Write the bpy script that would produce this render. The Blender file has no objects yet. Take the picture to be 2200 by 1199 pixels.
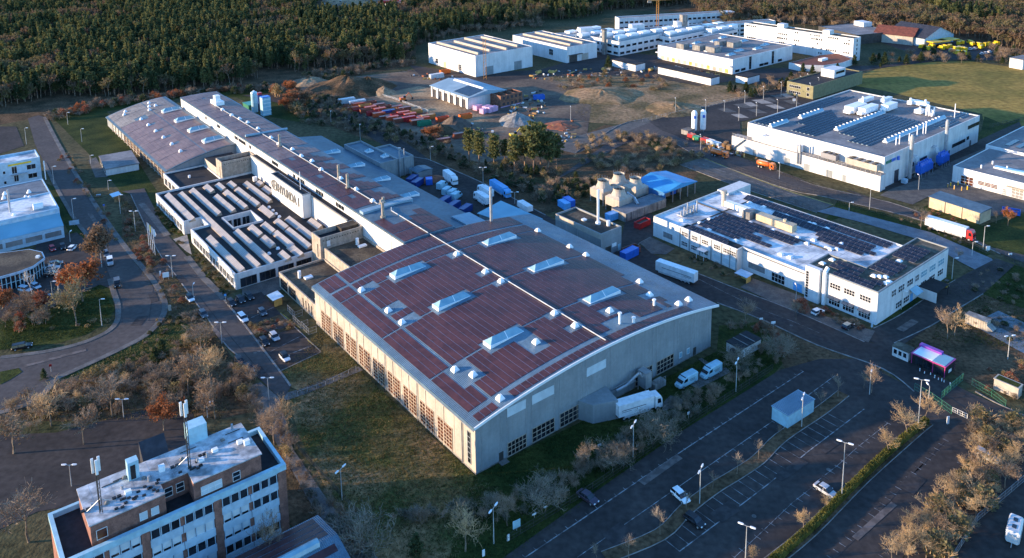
import bpy, bmesh, math, random
from mathutils import Matrix, Vector, noise
R = math.radians
sc = bpy.context.scene
COL = sc.collection
random.seed(7)

# ------------------------------------------------------------------ camera, sky, sun, exposure
F, CX, CY, H = 1780.03, 1099.63, 53.08, 120.0        # focal length, principal point (photo px), eye height (m)
PITCH, ROLL = R(10.0168), R(0.7354)
SUN_AZ, SUN_EL = R(5.5), R(9.3)                        # direction the light travels / height of the sun
fw = Vector((0, math.cos(PITCH), -math.sin(PITCH)))
rt0, dn0 = Vector((1, 0, 0)), Vector((0, -math.sin(PITCH), -math.cos(PITCH)))
rt = math.cos(ROLL) * rt0 + math.sin(ROLL) * dn0
dn = -math.sin(ROLL) * rt0 + math.cos(ROLL) * dn0
cam_d = bpy.data.cameras.new('camera')
cam = bpy.data.objects.new('camera', cam_d)
COL.objects.link(cam)
sc.camera = cam
cam_d.sensor_width = 36.0
cam_d.lens = F / 2200 * 36
cam_d.shift_x = (1100 - CX) / 2200
cam_d.shift_y = (CY - 599.5) / 2200
cam_d.clip_start, cam_d.clip_end = 1.0, 9000.0
m = Matrix.Identity(4)
for i in range(3):
    m[i][0], m[i][1], m[i][2] = rt[i], -dn[i], -fw[i]
m[2][3] = H
cam.matrix_world = m

w = bpy.data.worlds.new('World')
sc.world = w
w.use_nodes = True
nt = w.node_tree
sky = nt.nodes.new('ShaderNodeTexSky')
sky.sky_type = 'NISHITA'
sky.sun_disc = False
sky.sun_elevation = SUN_EL
sky.sun_rotation = R(270) - SUN_AZ
sky.altitude = 100
sky.air_density, sky.dust_density, sky.ozone_density = 1.0, 0.0, 4.9
nt.nodes['Background'].inputs[1].default_value = 0.15
nt.links.new(sky.outputs[0], nt.nodes['Background'].inputs[0])

sd = bpy.data.lights.new('sun', 'SUN')
sd.energy, sd.angle, sd.color = 2.65, R(0.6), (1.0, 0.74, 0.47)
sun = bpy.data.objects.new('sun', sd)
COL.objects.link(sun)
ldir = Vector((math.cos(SUN_AZ) * math.cos(SUN_EL), math.sin(SUN_AZ) * math.cos(SUN_EL), -math.sin(SUN_EL)))
sun.rotation_euler = ldir.to_track_quat('-Z', 'Y').to_euler()
vs = sc.view_settings
vs.view_transform, vs.look, vs.gamma, vs.exposure = 'Standard', 'None', 1.0, 2.05

# ------------------------------------------------------------------ survey: photo pixel -> place on a level plane
def G(px, py, z=0.0):
    d = rt * ((px - CX) / F) + dn * ((py - CY) / F) + fw
    t = (z - H) / d.z
    return Vector((d.x * t, d.y * t, z))
def hgt(bx, by, tx, ty):
    p = G(bx, by)
    d = rt * ((tx - CX) / F) + dn * ((ty - CY) / F) + fw
    return H + d.z * p.y / d.y

# ------------------------------------------------------------------ mesh helpers
class MB:
    """collects faces; .mesh()/.part() make one mesh of them"""
    def __init__(s): s.v, s.f, s.m = [], [], []
    def add(s, vs, fs, mi=0):
        o = len(s.v); s.v += [tuple(v) for v in vs]
        s.f += [tuple(i + o for i in f) for f in fs]; s.m += [mi] * len(fs); return s
    def box(s, x0, x1, y0, y1, z0, z1, mi=0):
        return s.add([(x0,y0,z0),(x1,y0,z0),(x1,y1,z0),(x0,y1,z0),(x0,y0,z1),(x1,y0,z1),(x1,y1,z1),(x0,y1,z1)],
              [(3,2,1,0),(4,5,6,7),(0,1,5,4),(1,2,6,5),(2,3,7,6),(3,0,4,7)], mi)
    def prism(s, poly, z0, z1, mi=0, cap=None):
        n = len(poly); a = sum(poly[i][0]*poly[(i+1)%n][1]-poly[(i+1)%n][0]*poly[i][1] for i in range(n))
        if a < 0: poly = poly[::-1]
        s.add([(x,y,z0) for x,y in poly]+[(x,y,z1) for x,y in poly], [(i,(i+1)%n,n+(i+1)%n,n+i) for i in range(n)], mi)
        s.add([(x,y,z1) for x,y in poly], [tuple(range(n))], mi if cap is None else cap)
        return s.add([(x,y,z0) for x,y in poly], [tuple(range(n))[::-1]], mi)
    def quad(s, a, b, c, d, mi=0): return s.add([a,b,c,d], [(0,1,2,3)], mi)
    def cyl(s, x, y, z0, z1, r0, r1=None, n=8, mi=0):
        r1 = r0 if r1 is None else r1
        c = [(math.cos(2*math.pi*i/n), math.sin(2*math.pi*i/n)) for i in range(n)]
        return s.add([(x+r0*a,y+r0*b,z0) for a,b in c]+[(x+r1*a,y+r1*b,z1) for a,b in c],
              [(i,(i+1)%n,n+(i+1)%n,n+i) for i in range(n)]+[tuple(range(n))[::-1], tuple(range(n,2*n))], mi)
    def tube(s, p, q, r0, r1=None, n=4, mi=0, cap=True):
        p, q = Vector(p), Vector(q); r1 = r0 if r1 is None else r1
        d = (q-p)
        if d.length < 1e-6: return s
        d.normalize(); u = d.orthogonal().normalized(); v = d.cross(u)
        vs = [p+r0*(math.cos(2*math.pi*i/n)*u+math.sin(2*math.pi*i/n)*v) for i in range(n)]+[q+r1*(math.cos(2*math.pi*i/n)*u+math.sin(2*math.pi*i/n)*v) for i in range(n)]
        fs = [(i,(i+1)%n,n+(i+1)%n,n+i) for i in range(n)]
        if cap: fs += [tuple(range(n))[::-1], tuple(range(n,2*n))]
        return s.add(vs, fs, mi)
    def ring(s, prof, mi=0, n=12, x=0, y=0):
        """surface of revolution about the vertical through (x,y)"""
        k = len(prof); vs = []
        for r, z in prof:
            vs += [(x+r*math.cos(2*math.pi*i/n), y+r*math.sin(2*math.pi*i/n), z) for i in range(n)]
        fs = [(j*n+i, j*n+(i+1)%n, (j+1)*n+(i+1)%n, (j+1)*n+i) for j in range(k-1) for i in range(n)]
        return s.add(vs, fs, mi)
    def loft(s, secs, mi=0, cap=True):
        """closed sections with the same number of points"""
        n = len(secs[0]); vs = [p for c in secs for p in c]
        fs = [(j*n+i, j*n+(i+1)%n, (j+1)*n+(i+1)%n, (j+1)*n+i) for j in range(len(secs)-1) for i in range(n)]
        if cap: fs += [tuple(range(n))[::-1], tuple((len(secs)-1)*n+i for i in range(n))]
        return s.add(vs, fs, mi)
    def mesh(s, name, mats, smooth=False):
        me = bpy.data.meshes.new(name); me.from_pydata(s.v, [], s.f)
        for mm in (mats if isinstance(mats, (list, tuple)) else [mats]): me.materials.append(MAT[mm] if isinstance(mm, str) else mm)
        me.polygons.foreach_set('material_index', s.m)
        if smooth: me.polygons.foreach_set('use_smooth', [True]*len(s.f))
        me.update(); return me
    def part(s, name, mats, parent=None, loc=(0,0,0), rz=0, smooth=False, fix=False):
        me = s.mesh(name, mats, smooth)
        if fix:
            bm = bmesh.new(); bm.from_mesh(me); bmesh.ops.recalc_face_normals(bm, faces=bm.faces); bm.to_mesh(me); bm.free()
        return ob(name, me, parent, loc, rz)
def ob(name, data, parent=None, loc=(0,0,0), rz=0, sc_=None):
    o = bpy.data.objects.new(name, data); COL.objects.link(o); o.location = loc; o.rotation_euler = (0,0,rz)
    if parent is not None: o.parent = parent
    if sc_ is not None: o.scale = (sc_,)*3 if isinstance(sc_, (int, float)) else sc_
    return o
def tag(o, label, cat, group=None):
    o['label'] = label; o['category'] = cat
    if group: o['group'] = group
    return o
def thing(name, label, cat, loc, rz=0, group=None): return tag(ob(name, None, None, loc, rz), label, cat, group)
def copy_tree(o, parent=None):
    c = o.copy(); COL.objects.link(c); c.parent = parent
    for ch in o.children: copy_tree(ch, c)
    return c
YAW = R(-37.88)
class Bld:
    """a building: Empty at its near base corner; local x = up-right in the photo, y = up-left"""
    def __init__(s, name, label, cat, base, yaw=-39.0, group=None, z=0.0, h=0.0):
        s.o = G(*base, h); s.o.z = 0; s.yaw = R(yaw)
        s.r = thing(name, label, cat, (s.o.x, s.o.y, z), -s.yaw, group)
    def uv(s, px, py, z=0.0):
        p = G(px, py, z) - s.o
        sn, cs = math.sin(s.yaw), math.cos(s.yaw)
        return p.x*cs - p.y*sn, p.x*sn + p.y*cs
    def box(s, name, x0, x1, y0, y1, z0, z1, mat, parent=None):
        return MB().box(x0,x1,y0,y1,z0,z1).part(name, mat, parent or s.r)
    def part(s, name, mb, mat, parent=None, **k): return mb.part(name, mat, parent or s.r, **k)
    def flat(s, x0, x1, y0, y1, h, wall='white_wall', roof='dark_roof', par=0.5, t=0.35, z0=0.0, cap=None, name=''):
        """walls, roof slab and parapet of a flat-roofed block"""
        b = MB(); b.box(x0,x1,y0,y1,z0,h-par)
        s.part((name+'wall').strip('_') if not name else name+'_wall', b, wall)
        MB().box(x0+t,x1-t,y0+t,y1-t,h-par+.002,h-par+.05).part('roof', roof, s.r)
        p = MB()
        for q in ((x0,x1,y0,y0+t),(x0,x1,y1-t,y1),(x0,x0+t,y0+t,y1-t),(x1-t,x1,y0+t,y1-t)): p.box(*q, h-par+.001, h)
        return p.part('parapet', cap or wall, s.r)
WIN = {}
def win_mesh(w_, h_, nx=1, ny=1, bar=.07, frame='white_frame', pane='glass', dep=.08):
    k = (round(w_,2), round(h_,2), nx, ny, bar, frame, pane)
    if k not in WIN:
        b = MB(); g = MB().quad((-w_/2,-dep*.35,0),(w_/2,-dep*.35,0),(w_/2,-dep*.35,h_),(-w_/2,-dep*.35,h_))
        for i in range(nx+1):
            x = -w_/2 + w_*i/nx; b.box(x-bar/2, x+bar/2, -dep, 0, 0, h_)
        for j in range(ny+1):
            z = h_*j/ny; b.box(-w_/2-bar/2, w_/2+bar/2, -dep-.004, 0, z-bar/2, z+bar/2)
        WIN[k] = (b.mesh('window', frame), g.mesh('pane', pane))
    return WIN[k]
FACE = {'F': 0, 'R': R(90), 'B': R(180), 'L': R(-90)}
def win(parent, face, x, y, z, w_, h_, nx=1, ny=1, name='window', **k):
    a, g = win_mesh(w_, h_, nx, ny, **k)
    o = ob(name, a, parent, (x, y, z), FACE[face]); ob('pane', g, o); return o

# ------------------------------------------------------------------ materials
MAT = {}
def mat(name, c, rough=.7, var=.12, scale=.6, metal=0.0, bump=0.0, bscale=None, c2=None, edge=(.42,.58), spec=.3, fine=None, wave=None, det=5, streak=0.0):
    mt = bpy.data.materials.new(name); mt.use_nodes = True; t = mt.node_tree; N, L = t.nodes, t.links
    bs = N['Principled BSDF']; bs.inputs['Roughness'].default_value = rough; bs.inputs['Metallic'].default_value = metal
    bs.inputs['Specular IOR Level'].default_value = spec
    MAT[name] = mt
    tc = N.new('ShaderNodeNewGeometry')
    no = N.new('ShaderNodeTexNoise'); no.inputs['Scale'].default_value = scale; no.inputs['Detail'].default_value = det
    L.new(tc.outputs['Position'], no.inputs['Vector'])
    ra = N.new('ShaderNodeValToRGB'); e = ra.color_ramp.elements
    e[0].position, e[1].position = edge
    lo = [x*(1-var) for x in c] if c2 is None else c2
    hi = [min(1, x*(1+var)) for x in c] if c2 is None else c
    e[0].color = (*lo, 1); e[1].color = (*hi, 1)
    L.new(no.outputs[0], ra.inputs[0]); out = ra.outputs[0]
    if fine:                                   # (scale, strength) small-scale mottling
        n2 = N.new('ShaderNodeTexNoise'); n2.inputs['Scale'].default_value = fine[0]; n2.inputs['Detail'].default_value = 6
        L.new(tc.outputs['Position'], n2.inputs['Vector'])
        mr = N.new('ShaderNodeMapRange'); mr.inputs[1].default_value, mr.inputs[2].default_value = .3, .7
        mr.inputs[3].default_value, mr.inputs[4].default_value = 1-fine[1], 1+fine[1]
        L.new(n2.outputs[0], mr.inputs[0])
        mx = N.new('ShaderNodeMix'); mx.data_type = 'RGBA'; mx.blend_type = 'MULTIPLY'; mx.inputs[0].default_value = 1
        L.new(out, mx.inputs[6]); L.new(mr.outputs[0], mx.inputs[7]); out = mx.outputs[2]
    if streak:                                 # rain streaks and grime running down a wall
        vm = N.new('ShaderNodeVectorMath'); vm.operation = 'MULTIPLY'; vm.inputs[1].default_value = (1.1,1.1,.07); L.new(tc.outputs['Position'], vm.inputs[0])
        n4 = N.new('ShaderNodeTexNoise'); n4.inputs['Scale'].default_value = 1.0; n4.inputs['Detail'].default_value = 7; L.new(vm.outputs[0], n4.inputs['Vector'])
        m4 = N.new('ShaderNodeMapRange'); m4.inputs[1].default_value, m4.inputs[2].default_value = .35, .62; m4.inputs[3].default_value, m4.inputs[4].default_value = 1-streak, 1.0
        L.new(n4.outputs[0], m4.inputs[0]); x4 = N.new('ShaderNodeMix'); x4.data_type = 'RGBA'; x4.blend_type = 'MULTIPLY'; x4.inputs[0].default_value = 1
        L.new(out, x4.inputs[6]); L.new(m4.outputs[0], x4.inputs[7]); out = x4.outputs[2]
    L.new(out, bs.inputs['Base Color'])
    if wave:                                   # (direction x, direction y, scale, strength) ribs of sheet metal in object space
        oc = N.new('ShaderNodeTexCoord'); mp = N.new('ShaderNodeVectorMath'); mp.operation = 'DOT_PRODUCT'
        mp.inputs[1].default_value = (wave[0]*wave[2], wave[1]*wave[2], 0); L.new(oc.outputs['Object'], mp.inputs[0])
        sn = N.new('ShaderNodeMath'); sn.operation = 'SINE'; L.new(mp.outputs['Value'], sn.inputs[0])
        bp = N.new('ShaderNodeBump'); bp.inputs['Strength'].default_value = wave[3]; bp.inputs['Distance'].default_value = .1
        L.new(sn.outputs[0], bp.inputs['Height']); L.new(bp.outputs[0], bs.inputs['Normal'])
    elif bump:
        n3 = N.new('ShaderNodeTexNoise'); n3.inputs['Scale'].default_value = bscale or scale*6; n3.inputs['Detail'].default_value = 4
        L.new(tc.outputs['Position'], n3.inputs['Vector'])
        bp = N.new('ShaderNodeBump'); bp.inputs['Strength'].default_value = bump; bp.inputs['Distance'].default_value = .2
        L.new(n3.outputs[0], bp.inputs['Height']); L.new(bp.outputs[0], bs.inputs['Normal'])
    return mt
def leaf(name, c, c2, scale=.5, tr=.42):
    """foliage: clump-to-clump colour and a little light through the leaves"""
    mt = mat(name, c, .75, c2=c2, scale=scale, edge=(.35,.65), fine=(2.5,.35), spec=.1)
    t = mt.node_tree; N, L = t.nodes, t.links
    bs = N['Principled BSDF']; tl = N.new('ShaderNodeBsdfTranslucent'); mx = N.new('ShaderNodeMixShader')
    mx.inputs[0].default_value = tr
    L.new(bs.inputs['Base Color'].links[0].from_socket, tl.inputs['Color'])
    L.new(bs.outputs[0], mx.inputs[1]); L.new(tl.outputs[0], mx.inputs[2]); L.new(mx.outputs[0], N['Material Output'].inputs[0])
# ground
mat('soil', (.120,.092,.046), .95, c2=(.046,.050,.022), scale=.035, fine=(.6,.45), bump=.8, bscale=1.5, edge=(.35,.65), spec=.1)
mat('field', (.330,.210,.052), .95, c2=(.165,.130,.030), scale=.03, fine=(.35,.35), bump=.9, bscale=1.0, edge=(.36,.62), spec=.1)
mat('lawn', (0.054,0.0612,0.0144), .95, c2=(0.01728,0.0324,0.0072), scale=.11, fine=(1.3,.4), bump=.7, bscale=3, edge=(.36,.62), spec=.1)
mat('meadow', (.30,.185,.090), .95, c2=(.078,.082,.024), scale=.075, fine=(.9,.4), bump=.9, bscale=2, edge=(.44,.66), spec=.1)
mat('scrub_floor', (.150,.088,.048), .95, c2=(.060,.044,.024), scale=.12, fine=(1.1,.5), bump=1.0, bscale=2, edge=(.36,.64), spec=.1)
mat('sand', (.40,.27,.155), .95, c2=(.17,.12,.08), scale=.05, fine=(.7,.3), bump=.8, bscale=1, edge=(.38,.62), spec=.1)
mat('yard_dirt', (.215,.155,.105), .95, c2=(.09,.07,.058), scale=.04, fine=(.5,.3), edge=(.36,.64), spec=.1)
mat('asphalt', (0.06256,0.05032,0.0442), .85, c2=(0.034,0.02856,0.02652), scale=.10, fine=(.7,.3), edge=(.30,.70), spec=.2, det=9)
mat('old_asphalt', (.105,.088,.079), .88, c2=(.072,.062,.058), scale=.10, fine=(.8,.18), edge=(.30,.70), spec=.15, det=9)
mat('concrete_path', (0.16,0.144,0.128), .85, c2=(0.104,0.096,0.088), scale=.3, fine=(2,.2))
mat('kerb_stone', (.22,.20,.18), .85, var=.25, scale=.5)
mat('paver', (0.124,0.1104,0.096), .85, c2=(0.088,0.08,0.072), scale=.35, fine=(2.5,.25))
mat('light_pavement', (.36,.31,.26), .85, c2=(.28,.24,.2), scale=.5, fine=(2,.15))
mat('blue_paver', (0.176,0.192,0.208), .8, c2=(0.128,0.144,0.16), scale=.3, fine=(2,.15))
mat('road_paint', (.30,.295,.29), .7, c2=(.085,.08,.078), scale=.7, edge=(.42,.58))
mat('yellow_paint', (.55,.42,.08), .7, var=.2)
# walls
mat('white_wall', (.66,.65,.625), .65, c2=(.58,.57,.55), scale=.18, fine=(1.5,.06), streak=.16)
mat('bright_wall', (.69,.69,.68), .6, c2=(.62,.62,.61), scale=.2, fine=(1.5,.05), streak=.12)
mat('cream_wall', (.47,.415,.34), .75, c2=(.40,.355,.295), scale=.15, fine=(1.2,.08), streak=.13)
mat('grey_panel', (.275,.292,.294), .6, c2=(.24,.258,.262), scale=.2, fine=(1.5,.07), streak=.11)
mat('concrete_wall', (.31,.295,.27), .85, c2=(.21,.20,.185), scale=.35, fine=(1.5,.15), streak=.35)
mat('sandstone_block', (.43,.365,.295), .85, c2=(.34,.29,.23), scale=.8, fine=(2,.14), streak=.22)
mat('brick', (.29,.135,.098), .85, c2=(.20,.094,.070), scale=.8, fine=(4,.2), streak=.15)
mat('raw_brick', (.25,.12,.075), .9, c2=(.15,.075,.05), scale=.9, fine=(3,.3))
mat('olive_wall', (.20,.185,.10), .7, var=.1)
mat('tan_sheet', (.50,.40,.27), .6, var=.08, wave=(0,1,12,.4))
mat('blue_sheet', (.045,.16,.36), .45, var=.12, wave=(1,0,9,.4))
mat('blue_roof', (.05,.30,.58), .45, c2=(.04,.24,.48), scale=.12, wave=(1,0,7,.35))
mat('cyan_roof', (.22,.42,.50), .5, c2=(.18,.36,.44), scale=.1)
mat('pale_blue_roof', (.26,.36,.42), .45, c2=(.21,.30,.36), scale=.15, wave=(0,1,6,.3))
# roofs
mat('sheet_roof', (.145,.225,.285), .42, metal=.15, c2=(.105,.170,.225), scale=.12, wave=(1,0,18,.5), streak=.2)
mat('seam_roof', (0.0936,0.144,0.18), .5, metal=.1, c2=(0.0684,0.108,0.144), scale=.1, fine=(.8,.15))
mat('film_panel', (.098,.037,.037), .45, c2=(.068,.027,.029), scale=.25, fine=(1.5,.18), spec=.25, streak=.15)
mat('film_panel_old', (0.188,0.132,0.124), .5, c2=(0.14,0.096,0.0944), scale=.2, fine=(.9,.12), spec=.3)
mat('dark_roof', (0.0294,0.028,0.0294), .9, c2=(0.0196,0.0196,0.0217), scale=.25, fine=(1.2,.25))
mat('gravel_roof', (0.1148,0.08925,0.0595), .95, c2=(0.04675,0.03825,0.0306), scale=.13, fine=(1.5,.35), bump=.4, bscale=4)
mat('grey_roof', (0.24,0.228,0.22), .85, c2=(0.168,0.16,0.16), scale=.1, fine=(.8,.15))
mat('white_roof', (.70,.70,.69), .6, c2=(.27,.30,.33), scale=.14, fine=(.9,.18), edge=(.38,.54))
mat('moss_roof', (0.136,0.119,0.085), .95, c2=(0.068,0.0595,0.0425), scale=.3, fine=(1.5,.3))
mat('red_roof', (.20,.062,.038), .8, c2=(.13,.045,.03), scale=.5)
mat('slate_roof', (.035,.036,.045), .6, var=.2)
mat('pv_cell', (.018,.020,.032), .22, var=.25, scale=.5, spec=.5)
mat('pv_frame', (.26,.26,.28), .45, metal=.3, var=.05)
# openings, metal, paint
mat('glass', (.016,.020,.026), .08, var=.4, scale=.25, spec=.6)
mat('warm_reflection_glass', (.105,.030,.015), .3, c2=(.045,.015,.010), scale=.5, spec=.4)  # red-brown base colour stands in for sunlit ground reflected in the panes
mat('blind', (.52,.58,.60), .6, var=.06)
mat('sky_glass', (.26,.42,.48), .18, c2=(.20,.35,.42), scale=.4, spec=.5)
mat('white_frame', (.72,.71,.69), .5, var=.04)
mat('dark_frame', (.06,.055,.05), .5, var=.2)
mat('tan_frame', (.40,.31,.225), .6, var=.1)
mat('galv', (.42,.43,.44), .4, metal=.5, var=.12)
mat('pole_metal', (.50,.50,.48), .45, metal=.3, var=.1)
mat('lamp_head', (.80,.80,.78), .3, var=.03)
mat('white_dome', (.85,.84,.82), .35, var=.04)
mat('rubber', (.014,.014,.015), .85, var=.2)
mat('black_plastic', (.02,.02,.022), .5, var=.2)
mat('wood', (.34,.20,.09), .8, c2=(.22,.12,.05), scale=1.2)
mat('timber_yellow', (.55,.33,.09), .7, var=.15)
mat('rust_box', (.30,.10,.045), .8, c2=(.18,.07,.04), scale=.6)
def paint(name, c, rough=.3, **k): mat(name, c, rough, var=.06, spec=.5, fine=(1.2,.06), **k)
for n_, c_ in dict(white=(.80,.80,.79), black=(.012,.012,.014), silver=(.42,.43,.45), grey=(.10,.105,.115), red=(.42,.03,.03), darkblue=(.03,.05,.10), paleblue=(.40,.52,.60),
        teal=(.22,.36,.38), purple=(.055,.04,.06), yellow=(.80,.50,.02), orange=(.72,.16,.03), blue=(.03,.14,.55), navy=(.02,.05,.20), green=(.03,.22,.12), cyan=(.35,.55,.62),
        beige=(.45,.38,.28), skyblue=(.12,.38,.70), magenta=(.50,.05,.22), violet=(.20,.05,.32), pinkfoam=(.62,.36,.50), fenced=(.05,.20,.12), crane=(.62,.26,.05), brownred=(.24,.075,.045),
        tomato=(.60,.10,.035), ochre=(.46,.22,.06), lightgrey=(.55,.56,.56)).items(): paint('p_'+n_, c_)
# vegetation
mat('bark', (.20,.15,.105), .95, var=.3, scale=1.5)
mat('pine_bark', (.32,.20,.125), .95, c2=(.16,.11,.08), scale=.8)
mat('birch_bark', (.55,.52,.47), .9, var=.2, scale=2)
mat('twig', (.285,.205,.138), .95, var=.25, scale=.3)
mat('twig_grey', (.24,.195,.145), .95, var=.25, scale=.3)
mat('twig_gold', (.42,.285,.150), .95, var=.25, scale=.3)
leaf('pine_needles', (0.21, 0.20, 0.075), (0.085, 0.10, 0.04), 0.06)
leaf('pine_dark', (0.085, 0.105, 0.045), (0.036, 0.058, 0.027), 0.1)
leaf('leaf_orange', (0.42, 0.15, 0.055), (0.24, 0.09, 0.04), 0.35)
leaf('leaf_red', (0.32, 0.105, 0.06), (0.19, 0.075, 0.045), 0.35)
leaf('leaf_brown', (0.245, 0.155, 0.095), (0.13, 0.088, 0.055), 0.25)
leaf('leaf_olive', (0.235, 0.19, 0.09), (0.12, 0.1, 0.045), 0.35)
leaf('leaf_grey', (0.115, 0.125, 0.085), (0.06, 0.07, 0.045), 0.4)
leaf('leaf_green', (0.085, 0.105, 0.028), (0.034, 0.05, 0.014), 0.4)
leaf('hedge_leaf', (0.22, 0.19, 0.045), (0.09, 0.095, 0.024), 0.6)
mat('patch_asphalt', (.045,.038,.036), .9, var=.25, scale=.6)
mat('light_asphalt', (.13,.105,.092), .9, var=.25, scale=.6)
mat('old_membrane', (.52,.52,.52), .7, c2=(.20,.205,.21), scale=.35, fine=(1.1,.3), edge=(.34,.60), det=9)
mat('dry_field', (.33,.205,.110), .95, c2=(.125,.095,.045), scale=.06, fine=(.6,.45), bump=1.0, bscale=1.4, edge=(.38,.62), spec=.1)
mat('seam_light', (.40,.335,.335), .5, var=.1)

# ------------------------------------------------------------------ the ground and what lies flat on it
LAY = [0]
def sheet(name, pts, material, z, world=False):
    LAY[0] += 1
    z += LAY[0]*.0006
    P = [(p[0], p[1]) if world else tuple(G(*p)[:2]) for p in pts]
    a = sum(P[i-1][0]*P[i][1]-P[i][0]*P[i-1][1] for i in range(len(P)))
    if a < 0: P = P[::-1]
    b = MB().add([(x, y, z) for x, y in P], [tuple(range(len(P)))])
    o = b.part(name, material); o['kind'] = 'structure'; return o
def line_pts(pts):
    return [G(*p) for p in pts]
def ribbon(mb, W, width, z0, z1, mi=0):
    """a kerb, painted line or hedge core along world points W"""
    n = len(W); L_, R_ = [], []
    for i in range(n):
        d = (W[min(i+1, n-1)] - W[max(i-1, 0)]); d.z = 0; d.normalize()
        q = Vector((-d.y, d.x, 0)) * (width/2)
        L_.append(W[i]+q); R_.append(W[i]-q)
    for i in range(n-1):
        a, b, c, d = R_[i], R_[i+1], L_[i+1], L_[i]
        if z1 > z0:
            mb.add([(v.x, v.y, z) for z in (z0, z1) for v in (a, b, c, d)], [(4,5,6,7),(0,1,5,4),(1,2,6,5),(2,3,7,6),(3,0,4,7)], mi)
        else: mb.add([(v.x, v.y, z0) for v in (a, b, c, d)], [(0,1,2,3)], mi)
def smooth(pts, k=4):
    """Catmull-Rom through photo points, so kerbs curve"""
    out = []
    for i in range(len(pts)-1):
        p0, p1, p2, p3 = pts[max(i-1,0)], pts[i], pts[i+1], pts[min(i+2,len(pts)-1)]
        for j in range(k):
            t = j/k
            out.append(tuple(.5*(2*p1[c]+(p2[c]-p0[c])*t+(2*p0[c]-5*p1[c]+4*p2[c]-p3[c])*t*t+(3*p1[c]-p0[c]-3*p2[c]+p3[c])*t**3) for c in (0,1)))
    return out+[pts[-1]]
def kerb(pts, width=.3, z=.16, material='kerb_stone', name='kerb', sm=True):
    b = MB(); ribbon(b, line_pts(smooth(pts) if sm else pts), width, 0, z)
    o = b.part(name, material); o['kind'] = 'structure'; return o
def marks(segs, width=.14, z=.135, material='road_paint', name='road_marking'):
    b = MB()
    for s in segs: ribbon(b, line_pts(s), width, z, z)
    o = b.part(name, material); o['kind'] = 'structure'; return o

sheet('ground', [(-3500,-400),(3500,-400),(3500,9000),(-3500,9000)], 'soil', 0, True)
# open land
sheet('field', [(1880,150),(1965,134),(2080,131),(2200,148),(2300,158),(2300,310),(2120,292),(2110,245),(1900,195),(1800,178)], 'field', .02)
sheet('field', [(1180,160),(1330,150),(1420,168),(1560,185),(1620,205),(1560,235),(1430,262),(1340,268),(1250,262),(1190,255),(1160,200)], 'dry_field', .02)
sheet('field', [(1230,300),(1300,268),(1430,285),(1540,330),(1450,350),(1500,372),(1480,400),(1330,395),(1180,380),(1060,380),(1000,345),(1100,310)], 'scrub_floor', .02)
sheet('verge', [(110,250),(230,215),(420,200),(600,190),(620,215),(420,205),(230,240),(330,400),(420,520),(300,470),(262,415),(190,330),(130,270)], 'lawn', .02)
sheet('forest_floor', [(-400,330),(0,268),(150,240),(300,212),(560,198),(640,195),(760,165),(890,140),(900,60),(1300,20),(1600,30),(1900,80),(2300,130),(2600,0),(1500,-120),(200,-140),(-900,-60)], 'scrub_floor', .012)
sheet('lawn', [(500,205),(575,200),(640,215),(690,245),(640,262),(585,252),(540,225)], 'lawn', .024)
sheet('scrub_floor', [(600,215),(700,200),(900,310),(1000,350),(1180,400),(1235,445),(1170,460),(1040,395),(920,340),(760,290),(690,262)], 'scrub_floor', .02)
sheet('verge', [(262,418),(282,418),(335,535),(375,590),(410,640),(480,740),(520,800),(560,880),(480,900),(330,905),(150,905),(0,905),(0,888),(60,870),(100,842),(120,817),(205,777),(262,750),(312,722),(342,692),(354,666),(350,640),(326,598),(262,523)], 'scrub_floor', .02)
sheet('lawn', [(215,612),(236,620),(246,666),(233,690),(188,718),(128,737),(60,746),(0,752),(-60,756),(-60,690),(10,680),(110,660)], 'lawn', .03)
sheet('lawn', [(300,735),(345,700),(385,690),(410,700),(390,740),(330,765),(230,790),(150,812),(130,815),(205,776)], 'lawn', .032)
sheet('lawn', [(0,800),(40,792),(48,800),(20,818),(0,828)], 'lawn', .16)
sheet('verge', [(118,402),(143,443),(160,472),(190,512),(178,520),(150,505),(132,470),(112,420),(100,395)], 'lawn', .03)
sheet('meadow', [(620,850),(700,800),(760,785),(1023,1025),(1120,1075),(960,1215),(820,1215),(720,1090),(640,930)], 'meadow', .02)
sheet('verge', [(1020,1022),(1300,880),(1540,755),(1545,700),(1640,690),(1700,760),(1640,830),(1460,930),(1250,1080),(1080,1215),(960,1215)], 'lawn', .022)
sheet('meadow', [(600,800),(690,757),(700,700),(740,740),(770,790),(700,820),(655,845),(625,832)], 'meadow', .03)
sheet('verge', [(640,980),(720,1100),(790,1215),(700,1215),(600,1100),(560,950)], 'scrub_floor', .024)
sheet('verge', [(1770,480),(1800,430),(1990,480),(2130,545),(2110,556),(1960,500),(1840,455)], 'lawn', .02)
sheet('verge', [(1960,455),(1995,440),(2110,485),(2180,462),(2300,440),(2300,580),(2200,560),(2150,540),(2060,500),(1965,470)], 'lawn', .02)
sheet('verge', [(2050,605),(2140,560),(2200,575),(2300,600),(2300,760),(2150,800),(2090,790),(2000,730),(1990,700),(2060,660)], 'lawn', .02)
sheet('verge', [(2010,690),(2110,632),(2300,700),(2300,850),(2090,830),(1980,760),(1920,738)], 'scrub_floor', .026)
sheet('verge', [(1880,700),(2040,588),(2052,602),(1930,680),(1885,712)], 'lawn', .03)
sheet('verge', [(1640,690),(1756,743),(1897,794),(1940,830),(1850,790),(1760,775),(1690,800)], 'scrub_floor', .028)
sheet('verge', [(1890,395),(1975,330),(2125,275),(2190,255),(2190,280),(2040,340),(1960,395),(1915,420)], 'lawn', .02)
sheet('verge', [(1400,270),(1470,300),(1420,330),(1390,310)], 'lawn', .03)
sheet('lawn', [(2115,250),(2165,270),(2130,300),(2105,295)], 'lawn', .035)
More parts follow.
